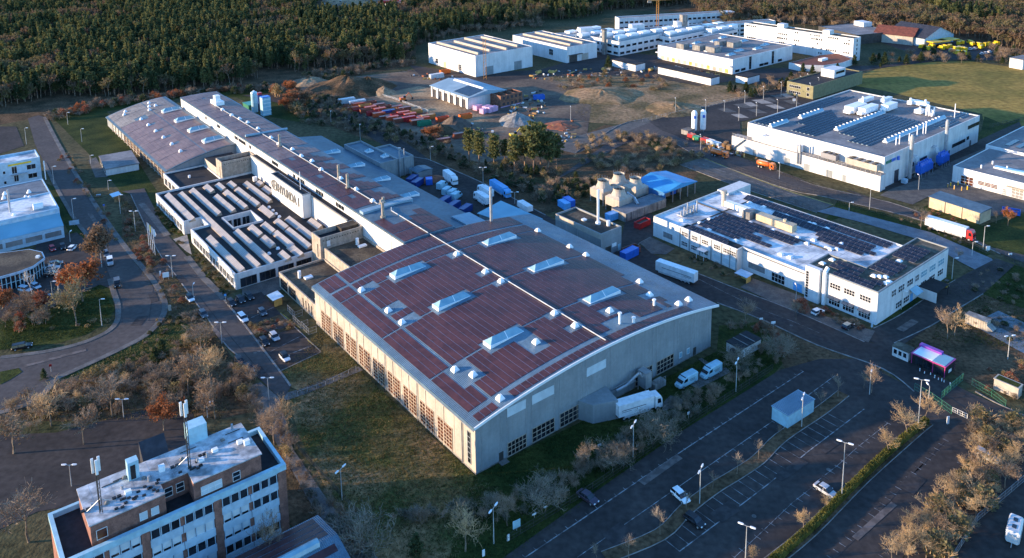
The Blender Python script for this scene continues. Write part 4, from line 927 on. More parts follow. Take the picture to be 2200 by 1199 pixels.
def blue_filter(x0, n, lbl):
    t = thing('dust_filter', lbl, 'dust filter', (0,0,0)); t.location = er.matrix_basis @ Vector((x0,-3.6,0)); t.rotation_euler = er.rotation_euler
    b = MB(); [b.box(i*1.6,i*1.6+1.5,-1.4,1.4,2.2,5.0) for i in range(n)]; b.part('filter_box','p_blue',t)
    b = MB(); [b.add([(i*1.6,-1.2,2.2),(i*1.6+1.5,-1.2,2.2),(i*1.6+1.5,1.2,2.2),(i*1.6,1.2,2.2),(i*1.6+.75,0,.5)], [(0,1,4),(1,2,4),(2,3,4),(3,0,4)]) for i in range(n)]; b.part('hopper','p_blue',t)
    b = MB(); [b.cyl(i*1.6+.75,dy,5,6.3,.6,.3,n=8) for i in range(n) for dy in (-.6,.6)]; b.part('cleaning_tank','p_blue',t)
    b = MB(); [b.cyl(i*1.6*n/3,dy,0,2.2,.1,n=5) for i in range(4) for dy in (-1.3,1.3)]; b.part('leg','galv',t)
    b = MB(); [b.tube((x,1.4,5.4+.2*k),(x+.6,2.6,7.6+.2*k),.16,n=6) for k, x in enumerate((1,1.8,2.6))]; [b.tube((x+.6,2.6,7.6+.2*k),(x-1,3.4,8+.2*k),.16,n=6) for k, x in enumerate((1,1.8,2.6))]; b.part('duct','galv',t)
    MB().box(-1,n*1.6+.6,-2.2,2.4,0,.2).part('base_slab','concrete_path',t)
blue_filter(21.5, 6, 'row of blue dust filter hoppers beside the nearer steel stack'); blue_filter(39.5, 4, 'short row of blue dust filters beside the farther steel stack')
for x, z, w_, h_ in ((10.5,.1,3.4,5),(53,.1,3,4.6),(57,.1,1.2,2.6),(78,.1,1.2,2.6)): MB().box(x-w_/2,x+w_/2,-.08,-.003,z,z+h_).part('door','slate_roof',er)
for x, z, w_, h_ in ((66,3.2,13,1.5),(75,3.6,2.4,1.5),(80,8.4,11.5,1.6),(33,3.4,6,1.8),(24,3.4,1.4,1.6)): win(er,'F',x,-.02,z,w_,h_,max(1,int(w_/3)),1,frame='dark_frame')
sg = MB(); [sg.box(1.2+i*1.15,2.1+i*1.15,-.1,-.004,9.4,10.6,1 if i > 3 else 0) for i in range(7)]; sg.cyl(10.6,-.1,9.3,10.7,.75,n=12,mi=1)
ef.part('wall_sign', sg, ['p_fenced','p_blue'])
b = MB(); b.box(11,13,-3.6,-1.8,0,1.7); ef.part('supply_unit', b, 'p_paleblue')
oo = Bld('olive_office', 'olive green two storey office with white roof cube behind the solar factory', 'office building', (1746,214))
x1, y1 = oo.uv(1905, 209, 0)
oo.flat(0, 52, 0, 16, 7.4, 'olive_wall', 'dark_roof', .5, .4)
for z in (1.2,4.4): win(oo.r,'L',-.02,11,z,7,1.4,6,1); win(oo.r,'L',-.02,3,z,1.6,1.8,1,1)
b = MB(); b.box(26,38,3,11,6.95,11.4); oo.part('roof_cube', b, 'bright_wall')
b = MB(); b.box(28,37,2.9,2.998,9,10.4); oo.part('roof_louvre', b, 'glass')

# ------------------------------------------------------------------ far right: halls, shed
fr_ = Bld('white_workshop', 'white workshop with grey roof and loading doors at the right edge', 'workshop', (2045,390))
fr_.flat(0, 34, -46, 0, 6.5, 'bright_wall', 'grey_roof', .3, .3)
for y, w_, h_ in ((-5.5,4.6,3.4),(-13,7,1.6),(-19,1.4,2.4),(-23.4,4,3.6),(-31,1.4,2.4)): win(fr_.r,'L',-.02,y,.2 if h_ > 2 else 1.6,w_,h_,3,3,bar=.12,pane='warm_reflection_glass' if y > -15 else 'grey_roof')
b = MB(); b.box(-1.6,-.01,-27,-19.8,4,4.2); fr_.part('door_canopy', b, 'tan_sheet')
b = MB(); [b.add([(9+i*2.2,-24,6.5),(11+i*2.2,-24,6.5),(11+i*2.2,-27,6.5),(9+i*2.2,-27,6.5),(9+i*2.2,-25.5,7.3),(11+i*2.2,-25.5,7.3)], [(0,1,5,4),(2,3,4,5),(1,2,5),(3,0,4)]) for i in range(1)]
skylight(fr_.r, 10, 12.4, -22, 6.4, 22, .9, hip=.3)
for x, y in ((6,-8),(12,-15),(14,-9)): MB().cyl(x,y,6.3,7.6,.3,n=8).part('vent_pipe','white_dome',fr_.r)
f2 = Bld('white_workshop', 'white workshop with two dark roof strips behind the loading doors hall', 'workshop', (2115,345))
f2.flat(0, 40, -40, 0, 7, 'bright_wall', 'grey_roof', .3, .3)
for y in (-6,-10): MB().box(6,17,y-1,y+1,6.75,6.95).part('skylight','pv_cell',f2.r)
ts = Bld('tan_shed', 'long tan metal shed with blue grey roof beside the road', 'shed', (2104,482), -33)
ts.box('wall', 0,7.2,0,18.4,0,4.1,'tan_sheet')
b = MB(); b.add([(-.2,-.2,4.2),(7.4,-.2,4.6),(7.4,18.6,4.6),(-.2,18.6,4.2),(-.2,-.2,4.05),(7.4,-.2,4.05),(7.4,18.6,4.05),(-.2,18.6,4.05)], [(0,1,2,3),(0,4,5,1),(1,5,6,2),(2,6,7,3),(3,7,4,0)]); ts.part('roof', b, 'seam_roof')
for y in (0,6.1,12.2,18.2): MB().box(-.1,-.004,y,y+.2,0,4).part('post','dark_frame',ts.r)
MB().box(-.06,-.003,13.5,16.5,.3,2.6).part('door','tan_sheet',ts.r)

# ------------------------------------------------------------------ boiler house, cooling towers and stores behind the hall
bh = Bld('boiler_house', 'boiler house with brown gravel roof and tall thin white chimney', 'boiler house', (1291,555))
bh.flat(0, 9.4, 0, 21.6, 8.2, 'grey_panel', 'gravel_roof', .6, .35)
b = MB(); b.box(-.05,-.003,0,21.6,6.3,8.1); bh.part('fascia', b, 'cream_wall')
b = MB(); x, y = bh.uv(1285,479,8); b.cyl(x,y,7.6,19.5,.42,n=10); b.cyl(x,y,7.6,8.4,.9,n=10); bh.part('chimney', b, 'lamp_head')
b = MB(); b.cyl(7.4,4,7.6,9.4,.6,n=10); bh.part('vent_pipe', b, 'white_dome')
b = MB(); x, y = bh.uv(1255,471,8); b.box(x-.7,x+.7,y-.7,y+.7,7.6,8.1); bh.part('roof_dome', b, 'white_dome')
MB().box(2,4.6,-.06,-.003,.1,3).part('door','dark_frame',bh.r); MB().box(7.8,9,-.06,-.003,.1,2.4).part('door','p_cyan',bh.r)
MB().box(5,7,-.08,-.003,2.2,3.4).part('name_plate','lamp_head',bh.r)
for y in (5.4,10.8,16.2): MB().box(-.04,-.003,y-.04,y+.04,.1,6.2).part('panel_joint','galv',bh.r)
def cooling(px, py, n, lbl):
    t = Bld('cooling_tower', lbl, 'cooling tower', (px, py), -39, 'cooling towers behind the boiler house')
    w_ = 7.0
    b = MB(); b.box(0,w_,0,w_,2.2,5.2); t.part('casing', b, 'cream_wall')
    b = MB(); b.add([(0,0,5.2),(w_,0,5.2),(w_,w_,5.2),(0,w_,5.2)]+[(w_/2+3.3*math.cos(2*math.pi*(i+.5)/4+math.pi),w_/2+3.3*math.sin(2*math.pi*(i+.5)/4+math.pi),6.1) for i in range(4)], [(0,1,5,4),(1,2,6,5),(2,3,7,6),(3,0,4,7)])
    b.ring([(3.0,5.7),(2.5,6.4),(2.2,7.1),(2.1,7.7),(2.2,8.4)], 0, 18, w_/2, w_/2); b.ring([(2.1,8.4),(2.0,7.7),(2.05,7.2)], 0, 18, w_/2, w_/2); t.part('fan_stack', b, 'cream_wall', fix=False)
    b = MB(); b.cyl(w_/2,w_/2,7.3,7.4,2.0,n=14); t.part('fan', b, 'dark_frame')
    for x in (.2,w_/2,w_-.2):
        for y in (.2,w_/2,w_-.2): MB().box(x-.15,x+.15,y-.15,y+.15,0,2.4).part('leg','concrete_wall',t.r)
    b = MB(); [b.cyl(w_/2+2.2*math.cos(a),w_/2+2.2*math.sin(a),8.3,9.5,.05,n=4) for a in [k*.5 for k in range(12)]]; t.part('railing', b, 'galv')
for px, py, l_ in ((1330,462,'nearest cream cooling tower of the group'),(1296,443,'cooling tower with ladder at the left of the group'),(1330,428,'rearmost cooling tower with wide round fan stack'),(1366,438,'cooling tower beside the bright blue shed')): cooling(px, py, 1, l_)
tk_ = Bld('concrete_basin', 'long low concrete basin with wet flat top beside the cooling towers', 'basin', (1352,473), -39)
x1, y1 = tk_.uv(1418,432); tk_.flat(-2.5, 19, -.6, 6.4, 3.2, 'concrete_wall', 'blue_paver', .15, .3)
for k in range(9): MB().box(-2+2.3*k,-1.7+2.3*k,-.8,-.603,0,3).part('rib','concrete_wall',tk_.r)
b = MB(); pts = [tk_.uv(1348,420,4)+(5,), tk_.uv(1362,428,4)+(4.6,), tk_.uv(1370,440,3)+(3.2,)]
for i in range(2): b.tube(pts[i], pts[i+1], .55, n=8)
tk_.part('pipe', b, 'galv')
bs_ = Bld('blue_shed', 'open sided store with bright blue pitched roof', 'shed', (1429,441), -39)
u = [bs_.uv(1379,387,5.2), bs_.uv(1505,393,5.2), bs_.uv(1437,371,5.2)]
b = MB(); WX2, WY2 = 17.5, 14.5
b.add([(-.5,-.5,5),(WX2+.5,-.5,5),(WX2+.5,WY2+.5,5),(-.5,WY2+.5,5),(WX2/2,-.5,6.6),(WX2/2,WY2+.5,6.6),(-.5,-.5,4.8),(WX2+.5,-.5,4.8),(WX2+.5,WY2+.5,4.8),(-.5,WY2+.5,4.8)], [(0,4,5,3),(4,1,2,5),(0,6,7,1,4),(3,5,2,8,9),(0,3,9,6),(1,7,8,2)]); bs_.part('roof', b, 'blue_roof')
bs_.box('side_wall', 0,.15,0,WY2,0,4.8,'blue_sheet'); bs_.box('rear_wall', .15,WX2,WY2-.15,WY2,0,4.8,'blue_sheet')
for k in range(5): MB().box(4.3*k,4.3*k+.25,.02,.27,0,4.8).part('post','galv',bs_.r)
for k in range(4): MB().box(3+3.4*k,5.4+3.4*k,5,8,0,1.6+.4*(k%2)).part('shelf','p_blue' if k == 2 else 'concrete_wall',bs_.r)
cs = Bld('canopy_shed', 'shed with flat pale cyan roof behind the vaulted hall', 'shed', (1165,487), -38)
u = [cs.uv(1076,431,4.6), cs.uv(1165,470,4.6), cs.uv(1060,465,4.6)]
b = MB(); P = [G(*p, 4.6)-cs.o for p in ((1076,431),(1166,470),(1140,485),(1060,470),(1025,458))]
sn, cn = math.sin(cs.yaw), math.cos(cs.yaw); Q = [(p.x*cn-p.y*sn, p.x*sn+p.y*cn) for p in P]
b.prism(Q, 4.4, 4.6); cs.part('roof', b, 'cyan_roof')
b = MB(); qx = [q[0] for q in Q]; qy = [q[1] for q in Q]; b.prism([((q[0]-sum(qx)/5)*.93+sum(qx)/5, (q[1]-sum(qy)/5)*.93+sum(qy)/5) for q in Q], 0, 4.39); cs.part('wall', b, 'grey_panel')
hut = Bld('yard_hut', 'small grey hut with dark roof beside the lorry yard', 'hut', (898,387), -39)
hut.box('wall', 0,7,0,5.5,0,3.2,'grey_panel')
b = MB(); b.add([(-.3,-.3,3.2),(7.3,-.3,3.2),(7.3,5.8,3.2),(-.3,5.8,3.2),(3.5,-.3,3.9),(3.5,5.8,3.9)], [(0,4,5,3),(4,1,2,5),(0,1,4),(2,3,5)]); hut.part('roof', b, 'seam_roof')
MB().box(-.06,-.003,1.2,4.2,.1,2.5).part('door','dark_frame',hut.r)

# ------------------------------------------------------------------ far buildings
h1 = Bld('far_white_hall', 'big white hall with grey ribbed roof beyond the building site', 'hall', (1022,166), -37.5)
h1.flat(0, 45, 0, 54, 13.4, 'bright_wall', 'grey_roof', .4, .4)
for k in range(4):
    b = MB(); b.box(4+11*k,5.2+11*k,3+3*(k%2),50-4*(k%2),13,14.4); h1.part('roof_ridge', b, 'cream_wall')
for x in (10.5,33): MB().box(x-3,x+3,-.1,-.004,.1,5.4).part('rolling_door','grey_panel',h1.r)
win(h1.r,'L',-.02,17,1.5,3.4,3.6,3,3); win(h1.r,'L',-.02,44,1.5,3,3,2,2); MB().box(-.1,-.004,33,36,.1,4).part('door','tan_sheet',h1.r)
h1b = Bld('far_white_hall', 'white hall with ridged roof joined to the right of the big far hall', 'hall', (1218,136), -37.5)
h1b.flat(0, 27, 0, 58, 10.6, 'bright_wall', 'grey_roof', .4, .4)
for k in range(2): MB().box(6+11*k,7.2+11*k,4,54,10.3,11.6).part('roof_ridge','cream_wall',h1b.r)
MB().box(2,9,-.1,-.004,.1,4.6).part('rolling_door','dark_frame',h1b.r); MB().box(13,19,-.1,-.004,.1,4.6).part('rolling_door','cream_wall',h1b.r)
win(h1b.r,'L',-.02,16,3,4,4,3,2); MB().box(1.4,13,-1.6,-.11,4.9,5.2).part('door_canopy','dark_frame',h1b.r)
h2 = Bld('far_flat_hall', 'wide white hall with grey roof units and skylights in front of the tall white block', 'hall', (1573,160), -38.5)
h2.flat(0, 64, 0, 60, 9.4, 'bright_wall', 'grey_roof', .4, .4)
b = MB(); b.box(-2.4,-.01,0,60,4.6,5.2); h2.part('canopy', b, 'white_wall')
for k in range(4):
    for j in range(3): skylight(h2.r, 8+14*k, 15+14*k, 10+17*j+4*(k%2), 9, 2.4, 1.4)
for q in ((6,12,30,36),(8,15,20,27),(26,34,30,34),(30,39,22,27),(2,8,40,46)): MB().box(*q,9.05,12.4).part('roof_plant','concrete_wall',h2.r)
for x in (18,42): win(h2.r,'F',x,-.02,.6,2.2,8,2,5,frame='dark_frame')
for x in (5,11,30,35,50): win(h2.r,'F',x,-.02,.8,4.4,1.5,4,1,frame='dark_frame')
for k in range(12): MB().box(-.08,-.004,3+4.7*k,5.4+4.7*k,.3,2.6).part('door','cream_wall' if k % 3 else 'timber_yellow',h2.r)
tw = Bld('tall_white_block', 'long tall white office slab with scattered small square windows', 'office building', (1831,134), -40)
tw.flat(0, 9.5, 0, 82, 15.6, 'bright_wall', 'moss_roof', .5, .4)
for k in range(5): win(tw.r,'F',4.8,-.02,1.6+2.8*k,1.2,1.7)
for z in (2,5,8,11,13.4):
    y = 3
    while y < 80:
        if random.random() < .42:
            for i in range(random.choice((1,2,3,5))): win(tw.r,'L',-.02,min(80,y+1.5*i),z,1.0,1.3)
        y += random.choice((4,6,9))
for y in (18,52): MB().box(2.5,8,y,y+5,15.15,18).part('roof_cube','bright_wall',tw.r)
cv = Bld('curved_pavilion', 'low curved white pavilion with dark red roof at the foot of the tall slab', 'pavilion', (1720,152), -38)
A = [cv.uv(px, py, 4.2) for px, py in ((1695,134),(1720,139),(1770,140),(1810,134),(1832,126),(1800,114),(1760,118))]
b = MB(); b.prism(A, 0, 4.0); cv.part('wall', b, 'bright_wall')
mx_, my_ = sum(a[0] for a in A)/7, sum(a[1] for a in A)/7
b = MB(); b.prism([((a[0]-mx_)*.97+mx_, (a[1]-my_)*.97+my_) for a in A], 4.002, 4.05); cv.part('roof', b, 'red_roof')
b = MB(); b.box(mx_-4,mx_+3,my_-1,my_+1.5,4.06,5.4); cv.part('roof_plant', b, 'white_dome')
cs1 = Bld('construction_hall', 'new white hall with open gate bays and pale blue roof on the building site', 'hall', (1007,235))
b = MB(); GX, GY = 24.6, 35.2
b.box(.3,GX,0,GY,0,6.2); cs1.part('wall', b, 'bright_wall')
b = MB(); b.add([(-.8,-.8,6.4),(GX+.8,-.8,6.4),(GX+.8,GY+.8,6.4),(-.8,GY+.8,6.4),(GX/2,-.8,8.6),(GX/2,GY+.8,8.6),(-.8,-.8,6.1),(GX+.8,-.8,6.1),(GX+.8,GY+.8,6.1),(-.8,GY+.8,6.1)], [(0,4,5,3),(4,1,2,5),(0,6,7,1,4),(3,5,2,8,9),(0,3,9,6),(1,7,8,2)]); cs1.part('roof', b, 'pale_blue_roof')
b = MB(); b.add([(GX/2-1,3,8.46),(GX/2+1,3,8.46),(GX/2+1,30,8.46),(GX/2-1,30,8.46),(GX/2,3,9.2),(GX/2,30,9.2)], [(0,4,5,3),(4,1,2,5),(0,1,4),(2,3,5)]); cs1.part('ridge_skylight', b, 'white_dome')
b = MB(); b.add([(1,1,6.85),(11,1,8.45),(11,15,8.45),(1,15,6.85)], [(0,1,2,3)]); cs1.part('solar_field', b, 'pv_cell')
for k in range(6): MB().box(.2,.32,3.2+5.6*k,6.6+5.6*k,.1,4.6).part('gate_opening','slate_roof',cs1.r)
for k in range(7): MB().box(-.25,.29,.4+5.6*k,1.6+5.6*k,0,6.2).part('pier','bright_wall',cs1.r)
rb = Bld('brick_shell', 'unfinished brick shell of a two storey building beside the new hall', 'building', (1076,232), -39)
b = MB(); W2, D2, H2 = 15, 9, 6.4
for q in ((0,W2,0,.4),(0,W2,D2-.4,D2),(0,.4,.4,D2-.4),(W2-.4,W2,.4,D2-.4),(5,5.3,.4,D2-.4),(10,10.3,.4,D2-.4)): b.box(*q,0,H2)
rb.part('wall', b, 'raw_brick'); rb.box('floor_slab', .4,W2-.4,.4,D2-.4,3,3.3,'concrete_wall')
for k in range(5):
    for z in (1,4.2): MB().box(1.4+2.8*k,2.8+2.8*k,-.04,-.003,z,z+1.4).part('window_opening','slate_roof',rb.r)
rb.box('insulation_strip', -.1,W2+.1,-.2,-.003,0,.5,'p_pinkfoam')
# research campus at the edge of the wood
def slab(name, label, base, x, y, h_, rows, yaw=-39, roof='grey_roof', wins='FL', step=4.0):
    t = Bld(name, label, 'building', base, yaw)
    t.flat(0, x, 0, y, h_, 'bright_wall', roof, .4, .4)
    for k in range(rows):
        z = 1 + k*(h_-1)/rows
        if 'F' in wins:
            for i in range(int(x/step)): win(t.r,'F',step*.5+step*i,-.02,z,step*.7,1.7,1,1,frame='white_frame')
        if 'L' in wins:
            for i in range(int(y/step)): win(t.r,'L',-.02,step*.5+step*i,z,step*.7,1.7,1,1,frame='white_frame')
    return t
t = slab('campus_bar', 'long white three storey bar with window bands at the edge of the wood', (1192,108), 178, 9, 10.5, 3, -16, wins='F', step=4.6)
for x in (20,60,96): MB().box(x,x+10,2,8,10.2,14).part('roof_cube','bright_wall',t.r)
t.box('stair_tower', 100,104,1,6,10.2,19,'concrete_wall')
t2_ = slab('campus_wing', 'white three storey bar with slanted end below the yellow crane', (1330,66), 92, 9, 10, 2, -14, wins='F', step=4.2)
b = MB(); b.add([(92.01,0,3),(92.01,9,3),(92.01,9,10),(92.01,0,10),(101,0,10),(101,9,10)], [(0,3,4),(1,5,2),(3,2,5,4),(0,4,5,1)]); t2_.part('slanted_end', b, 'bright_wall')
for bx, l_, xx, yy, hh in (((1330,121),'white laboratory block with roof fans nearest the chimney',44,30,10),((1250,112),'white laboratory block with brown roof deck beside the ridged hall',38,26,9),((1440,108),'white laboratory block with roof plant below the crane',44,34,9),((1530,98),'white end block with large glazed bays near the poplars',30,30,8)):
    t = slab('laboratory_block', l_, bx, xx, yy, hh, 2, -39, 'moss_roof' if 'brown' in l_ else 'grey_roof', step=6)
    for k in range(6): MB().box(4+(k%3)*12,12+(k%3)*12,4+(k//3)*13,9+(k//3)*13,hh-.35,hh+2.6).part('roof_plant','white_dome',t.r)
    for k in range(4): MB().box(2,xx-2,2+6*k,2.7+6*k,hh-.35,hh+1.2).part('pipe_rack','pale_blue_roof',t.r)
ch = Bld('brick_chimney', 'square grey brick chimney between the far white halls', 'chimney', (1298,118)); ch.box('shaft', 0,2.4,0,2.4,0,17,'concrete_wall'); ch.box('cap', -.2,2.6,-.2,2.6,17,17.6,'dark_frame')
pg = Bld('parking_deck', 'flat parking deck behind the tall white slab', 'parking deck', (1840,96), -20)
pg.flat(0, 36, 0, 40, 7, 'dark_frame', 'grey_roof', .5, .4); pg.box('stair_head', 28,36,24,34,6.7,10,'bright_wall')
def house(name, label, base, x, y, h_, rh, wall, roof, yaw=-39):
    t = Bld(name, label, 'house', base, yaw)
    b = MB(); b.box(0,x,0,y,0,h_); b.add([(0,0,h_),(x,0,h_),(x/2,0,h_+rh)], [(0,1,2)]); b.add([(0,y,h_),(x,y,h_),(x/2,y,h_+rh)], [(1,0,2)]); t.part('wall', b, wall)
    b = MB(); s_ = rh/(x/2)
    b.add([(-.8,-.8,h_-.8*s_),(x/2,-.8,h_+rh+.05),(x/2,y+.8,h_+rh+.05),(-.8,y+.8,h_-.8*s_),(x+.8,-.8,h_-.8*s_),(x+.8,y+.8,h_-.8*s_)], [(0,1,2,3),(1,4,5,2)]); t.part('roof', b, roof)
    return t
house('gabled_house', 'cream gabled house with red tiled roof near the yellow vans', (1960,98), 22, 26, 6.5, 4.5, 'cream_wall', 'red_roof', -50)
house('gabled_house', 'wide house with dark slate roof behind the red roofed one', (1985,101), 34, 30, 6, 6.5, 'p_paleblue', 'slate_roof', -30)
for bx, l_ in (((2004,104),'left flat yellow canopy over the delivery van yard'),((2024,100),'right flat yellow canopy over the delivery van yard')):
    t = Bld('yellow_canopy', l_, 'canopy', bx, -20); t.box('roof', 0,16,0,8,3.6,4.2,'p_yellow'); [MB().cyl(x,y,0,3.6,.15,n=5).part('post','galv',t.r) for x in (1,15) for y in (1,7)]
sh = Bld('white_shed', 'white strip shed at the far right edge of the field', 'shed', (2196,150), -30); sh.box('wall',0,14,0,8,0,6,'bright_wall'); sh.box('roof',-.2,14.2,-.2,8.2,6.002,6.3,'grey_roof')
for bx, l_, x, y, h_ in (((1365,154),'left white shed with dark roof below the flat hall',9,20,4.2),((1527,184),'long white shed with dark roof at the edge of the dry meadow',8,40,4.2),((1605,182),'small white hut with flat roof between the far trees',12,8,4)):
    t = Bld('white_shed', l_, 'shed', bx); t.box('wall',0,x,0,y,0,h_,'bright_wall'); t.box('roof',-.3,x+.3,-.3,y+.3,h_+.002,h_+.4,'dark_roof')

# ------------------------------------------------------------------ buildings at the left edge
lhh = Bld('left_workshop', 'workshop with white roof and bright blue lean-to at the left edge', 'workshop', (138.6,511), -37)
lhh.flat(-30, .4, 8, 27.5, 8.2, 'p_paleblue', 'white_roof', .4, .4)
lhh.flat(-30, .6, 27.52, 47, 7.6, 'p_paleblue', 'blue_paver', .3, .4, name='rear')
b = MB(); b.add([(-30,0,4.4),(.2,0,4.4),(.2,7.99,6.4),(-30,7.99,6.4)], [(0,1,2,3)]); lhh.part('lean_to_roof', b, 'cyan_roof')
b = MB(); b.add([(-30,.1,0),(.1,.1,0),(.1,.1,4.3),(-30,.1,4.3),(.1,7.98,0),(.1,7.98,6.3)], [(0,1,2,3),(1,4,5,2)]); lhh.part('lean_to_wall', b, 'p_paleblue')
for k in range(5): win(lhh.r,'F',-3.2-5.8*k,.08,1.2,5,1.9,1,1,frame='p_paleblue',pane='grey_roof')
for k in range(4): MB().box(-7-7*k,-1-7*k,7.9,7.998,6.7,7.4).part('window_strip','blind',lhh.r)
x, y = lhh.uv(22,455,8); b = MB(); b.cyl(x,y,7.6,16,.32,n=8); lhh.part('chimney', b, 'galv')
x, y = lhh.uv(82,447,8); b = MB(); b.tube((x-1.5,y,8.6),(x+1.5,y,8.6),1.3,n=12); lhh.part('fan_housing', b, 'white_dome')
for px, py in ((30,462),(55,423),(62,411),(10,415),(63,424),(8,424)):
    x, y = lhh.uv(px, py, 7.9); MB().cyl(x,y,7.2,8.5,.9,.3,n=10).part('roof_dome','white_dome',lhh.r)
lo = Bld('left_office', 'pale two storey office with yellow sign strip and square windows at left edge', 'office building', (90.8,385), -37)
lo.flat(-26, 0, 0, 12.4, 9.6, 'p_paleblue', 'white_roof', .8, .4)
for x, z, w_, h_ in ((-3.4,5.2,3.2,2),(-3.2,1.4,3.2,2),(-9,1.2,1.6,2.6),(-9.4,4.6,1.8,3)): win(lo.r,'F',x,-.02,z,w_,h_,2,1,frame='white_frame')
for x in (-13,-15.8,-17.6,-20.4,-23): win(lo.r,'F',x,-.02,5.2,.9,1.2); win(lo.r,'F',x,-.02,1.0,.9,1.2)
MB().box(-11.4,-3.2,-.1,-.004,8.0,8.7).part('sign_strip','p_yellow',lo.r); MB().box(-24,-20,2,8,8.85,11).part('roof_cube','p_paleblue',lo.r)
MB().box(-11,-5,-1.6,-.01,4.2,4.4).part('balcony','galv',lo.r)
MB().box(.9,1.3,-1.5,-1.2,0,8).part('sign_pylon','lamp_head',lo.r)
sr = thing('round_showroom', 'round glass showroom with brown gravel roof at the left edge', 'showroom', (0,0,0))
A = [(p.x, p.y) for p in (G(*q, 5.2) for q in ((-60,566),(0,543.4),(63.4,535),(91,541),(96.7,553.4),(73.4,571),(41.7,583.4),(0,595),(-50,606)))]
c_ = (sum(a[0] for a in A)/9, sum(a[1] for a in A)/9); sr.location = (c_[0], c_[1], 0)
A = [(a[0]-c_[0], a[1]-c_[1]) for a in A]
b = MB(); b.prism([(x*.93, y*.93) for x, y in A], 0, 4.5); b.part('glass_wall', 'glass', sr)
b = MB(); b.prism(A, 4.5, 5.2); b.part('fascia', 'p_paleblue', sr)
b = MB(); b.prism([(x*.96, y*.96) for x, y in A], 5.202, 5.25); b.part('roof', 'gravel_roof', sr)
for i in range(9):
    p, q = Vector((*A[i],0))*.94, Vector((*A[(i+1)%9],0))*.94
    for k in range(4):
        r_ = p.lerp(q, k/4); MB().box(r_.x-.1,r_.x+.1,r_.y-.1,r_.y+.1,0,4.5).part('mullion','p_cyan',sr)
    bb = MB(); ribbon(bb, [p, q], .12, 2.2, 2.35); bb.part('transom','p_cyan',sr)
MB().box(5,6,3,4,5.25,5.9).part('roof_dome','white_dome',sr)
ls = Bld('flat_store', 'low white store with pale flat roof on the grass by the lower vaulted hall', 'store', (229,378), -33)
ls.box('wall', 0,12.6,0,20,0,2.7,'white_wall'); b = MB(); b.box(-.3,12.9,-.3,20.3,2.702,3.1); ls.part('roof', b, 'grey_roof')
for k in range(5): win(ls.r,'L',-.02,2.4+3.8*k,.6,2,1.5,2,1,frame='dark_frame')

# ------------------------------------------------------------------ brick office block and shed in the foreground
bo = Bld('brick_office', 'brick and white panel office block with antenna masts on its roof', 'office building', (611.4,995.7), -37, h=14.4)
bb = bo.r; BX, BY, BH = 36.6, 13, 14.4
b = MB(); b.box(-BX,0,.001,BY,0,BH-1); bo.part('wall', b, 'brick')
b = MB(); b.box(-BX+.5,-.5,.5,BY-.5,BH-.998,BH-.9); bo.part('roof', b, 'dark_roof')
b = MB()
for q in ((-BX-.15,.15,-.3,.5),(-BX-.15,.15,BY-.5,BY+.15),(-BX-.15,-BX+.5,.5,BY-.5),(-.5,.15,.5,BY-.5)): b.box(*q,BH-1.1,BH)
bo.part('parapet', b, 'p_cyan')
bays = [(-11.7,-1.6),(-23.6,-13.2),(-35.5,-25.1)]
for x0, x1 in bays:
    for s in range(4):
        z = BH-1.15-3.2*(s+1); xm = (x0+x1)/2
        for (u0, u1) in ((x0,xm-.35),(xm+.35,x1)):
            wd = (u1-u0)/3
            MB().box(u0-.3,u1+.3,-.22,-.003,z-.02,z+1.25).part('spandrel_panel','p_paleblue',bb)
            kind = random.choice((0,0,1,2))
            for i in range(3):
                xx = u0+wd*(i+.5)
                win(bb,'F',xx,-.06,z+1.28,wd*.86,1.75,1,1,bar=.12,frame='p_paleblue',pane='glass' if kind == 0 else 'blind',dep=.12)
                if kind == 1: MB().box(xx-wd*.36,xx+wd*.36,-.16,-.12,z+1.32,z+1.75).part('pane','glass',bb)
            MB().box(u0-.3,u1+.3,-.2,-.003,z+3.05,z+3.18).part('lintel','p_paleblue',bb)
for x0, x1 in ((-1.5,0.05),(-13.1,-11.8),(-25,-23.7),(-36.65,-35.6)): MB().box(x0,x1,-.28,-.002,0,BH-1.12).part('pier','brick',bb)
ph = 17.6
def Pz(px, py): return bo.uv(px, py, ph)
z_ = lambda x, y: (340+x/3.537, 860+y/3.537); y_ = lambda x, y: (80+x/3.536, 860+y/3.536)
r0, r1 = Pz(*z_(775,400)), Pz(*z_(635,190)); m0 = Pz(*z_(265,625)); l0, l1 = Pz(*y_(405,965)), Pz(*y_(315,705)); n0 = Pz(*y_(975,715))
px0, px1, py0, py1 = l0[0], r0[0], 1.6, BY-1.2
mxa, mxb = n0[0], m0[0]
b = MB(); b.box(px0,mxa,py0,py1,BH-.9,ph-.2); b.box(mxa,mxb,py0+3.0,py1,BH-.9,ph-.2); b.box(mxb,px1,py0-.4,py1,BH-.9,ph-.2); bo.part('penthouse_wall', b, 'brick')
b = MB(); b.box(px0-.2,mxa,py0-.2,py1+.2,ph-.198,ph); b.box(mxa,mxb,py0+2.8,py1+.2,ph-.199,ph); b.box(mxb,px1+.2,py0-.6,py1+.2,ph-.198,ph); bo.part('penthouse_roof', b, 'old_membrane')
for x, w_, h_ in ((px0+1.6,1.6,1.7),(px0+8,1.2,1.4),(mxa-1.8,1.2,1.4)): win(bb,'F',x,py0-.02,BH,w_,h_,1,1,pane='blind' if x > px0+3 else 'warm_reflection_glass')
for x in (mxa+1.2,mxb-1.4): win(bb,'F',x,py0+2.98,BH,1.3,1.7,1,2)
win(bb,'F',mxb+3,py0-.42,BH,3.6,1.6,3,2,pane='blind'); win(bb,'F',mxb+7.4,py0-.42,BH,1.3,1.7,1,2)
b = MB(); x, y = bo.uv(478-60,905,ph); 
sx, sy = Pz(407,948); MB().box(sx-.4,sx+3,sy-1.2,sy+1.4,ph,ph+3.2).part('roof_cabin','p_cyan',bb)
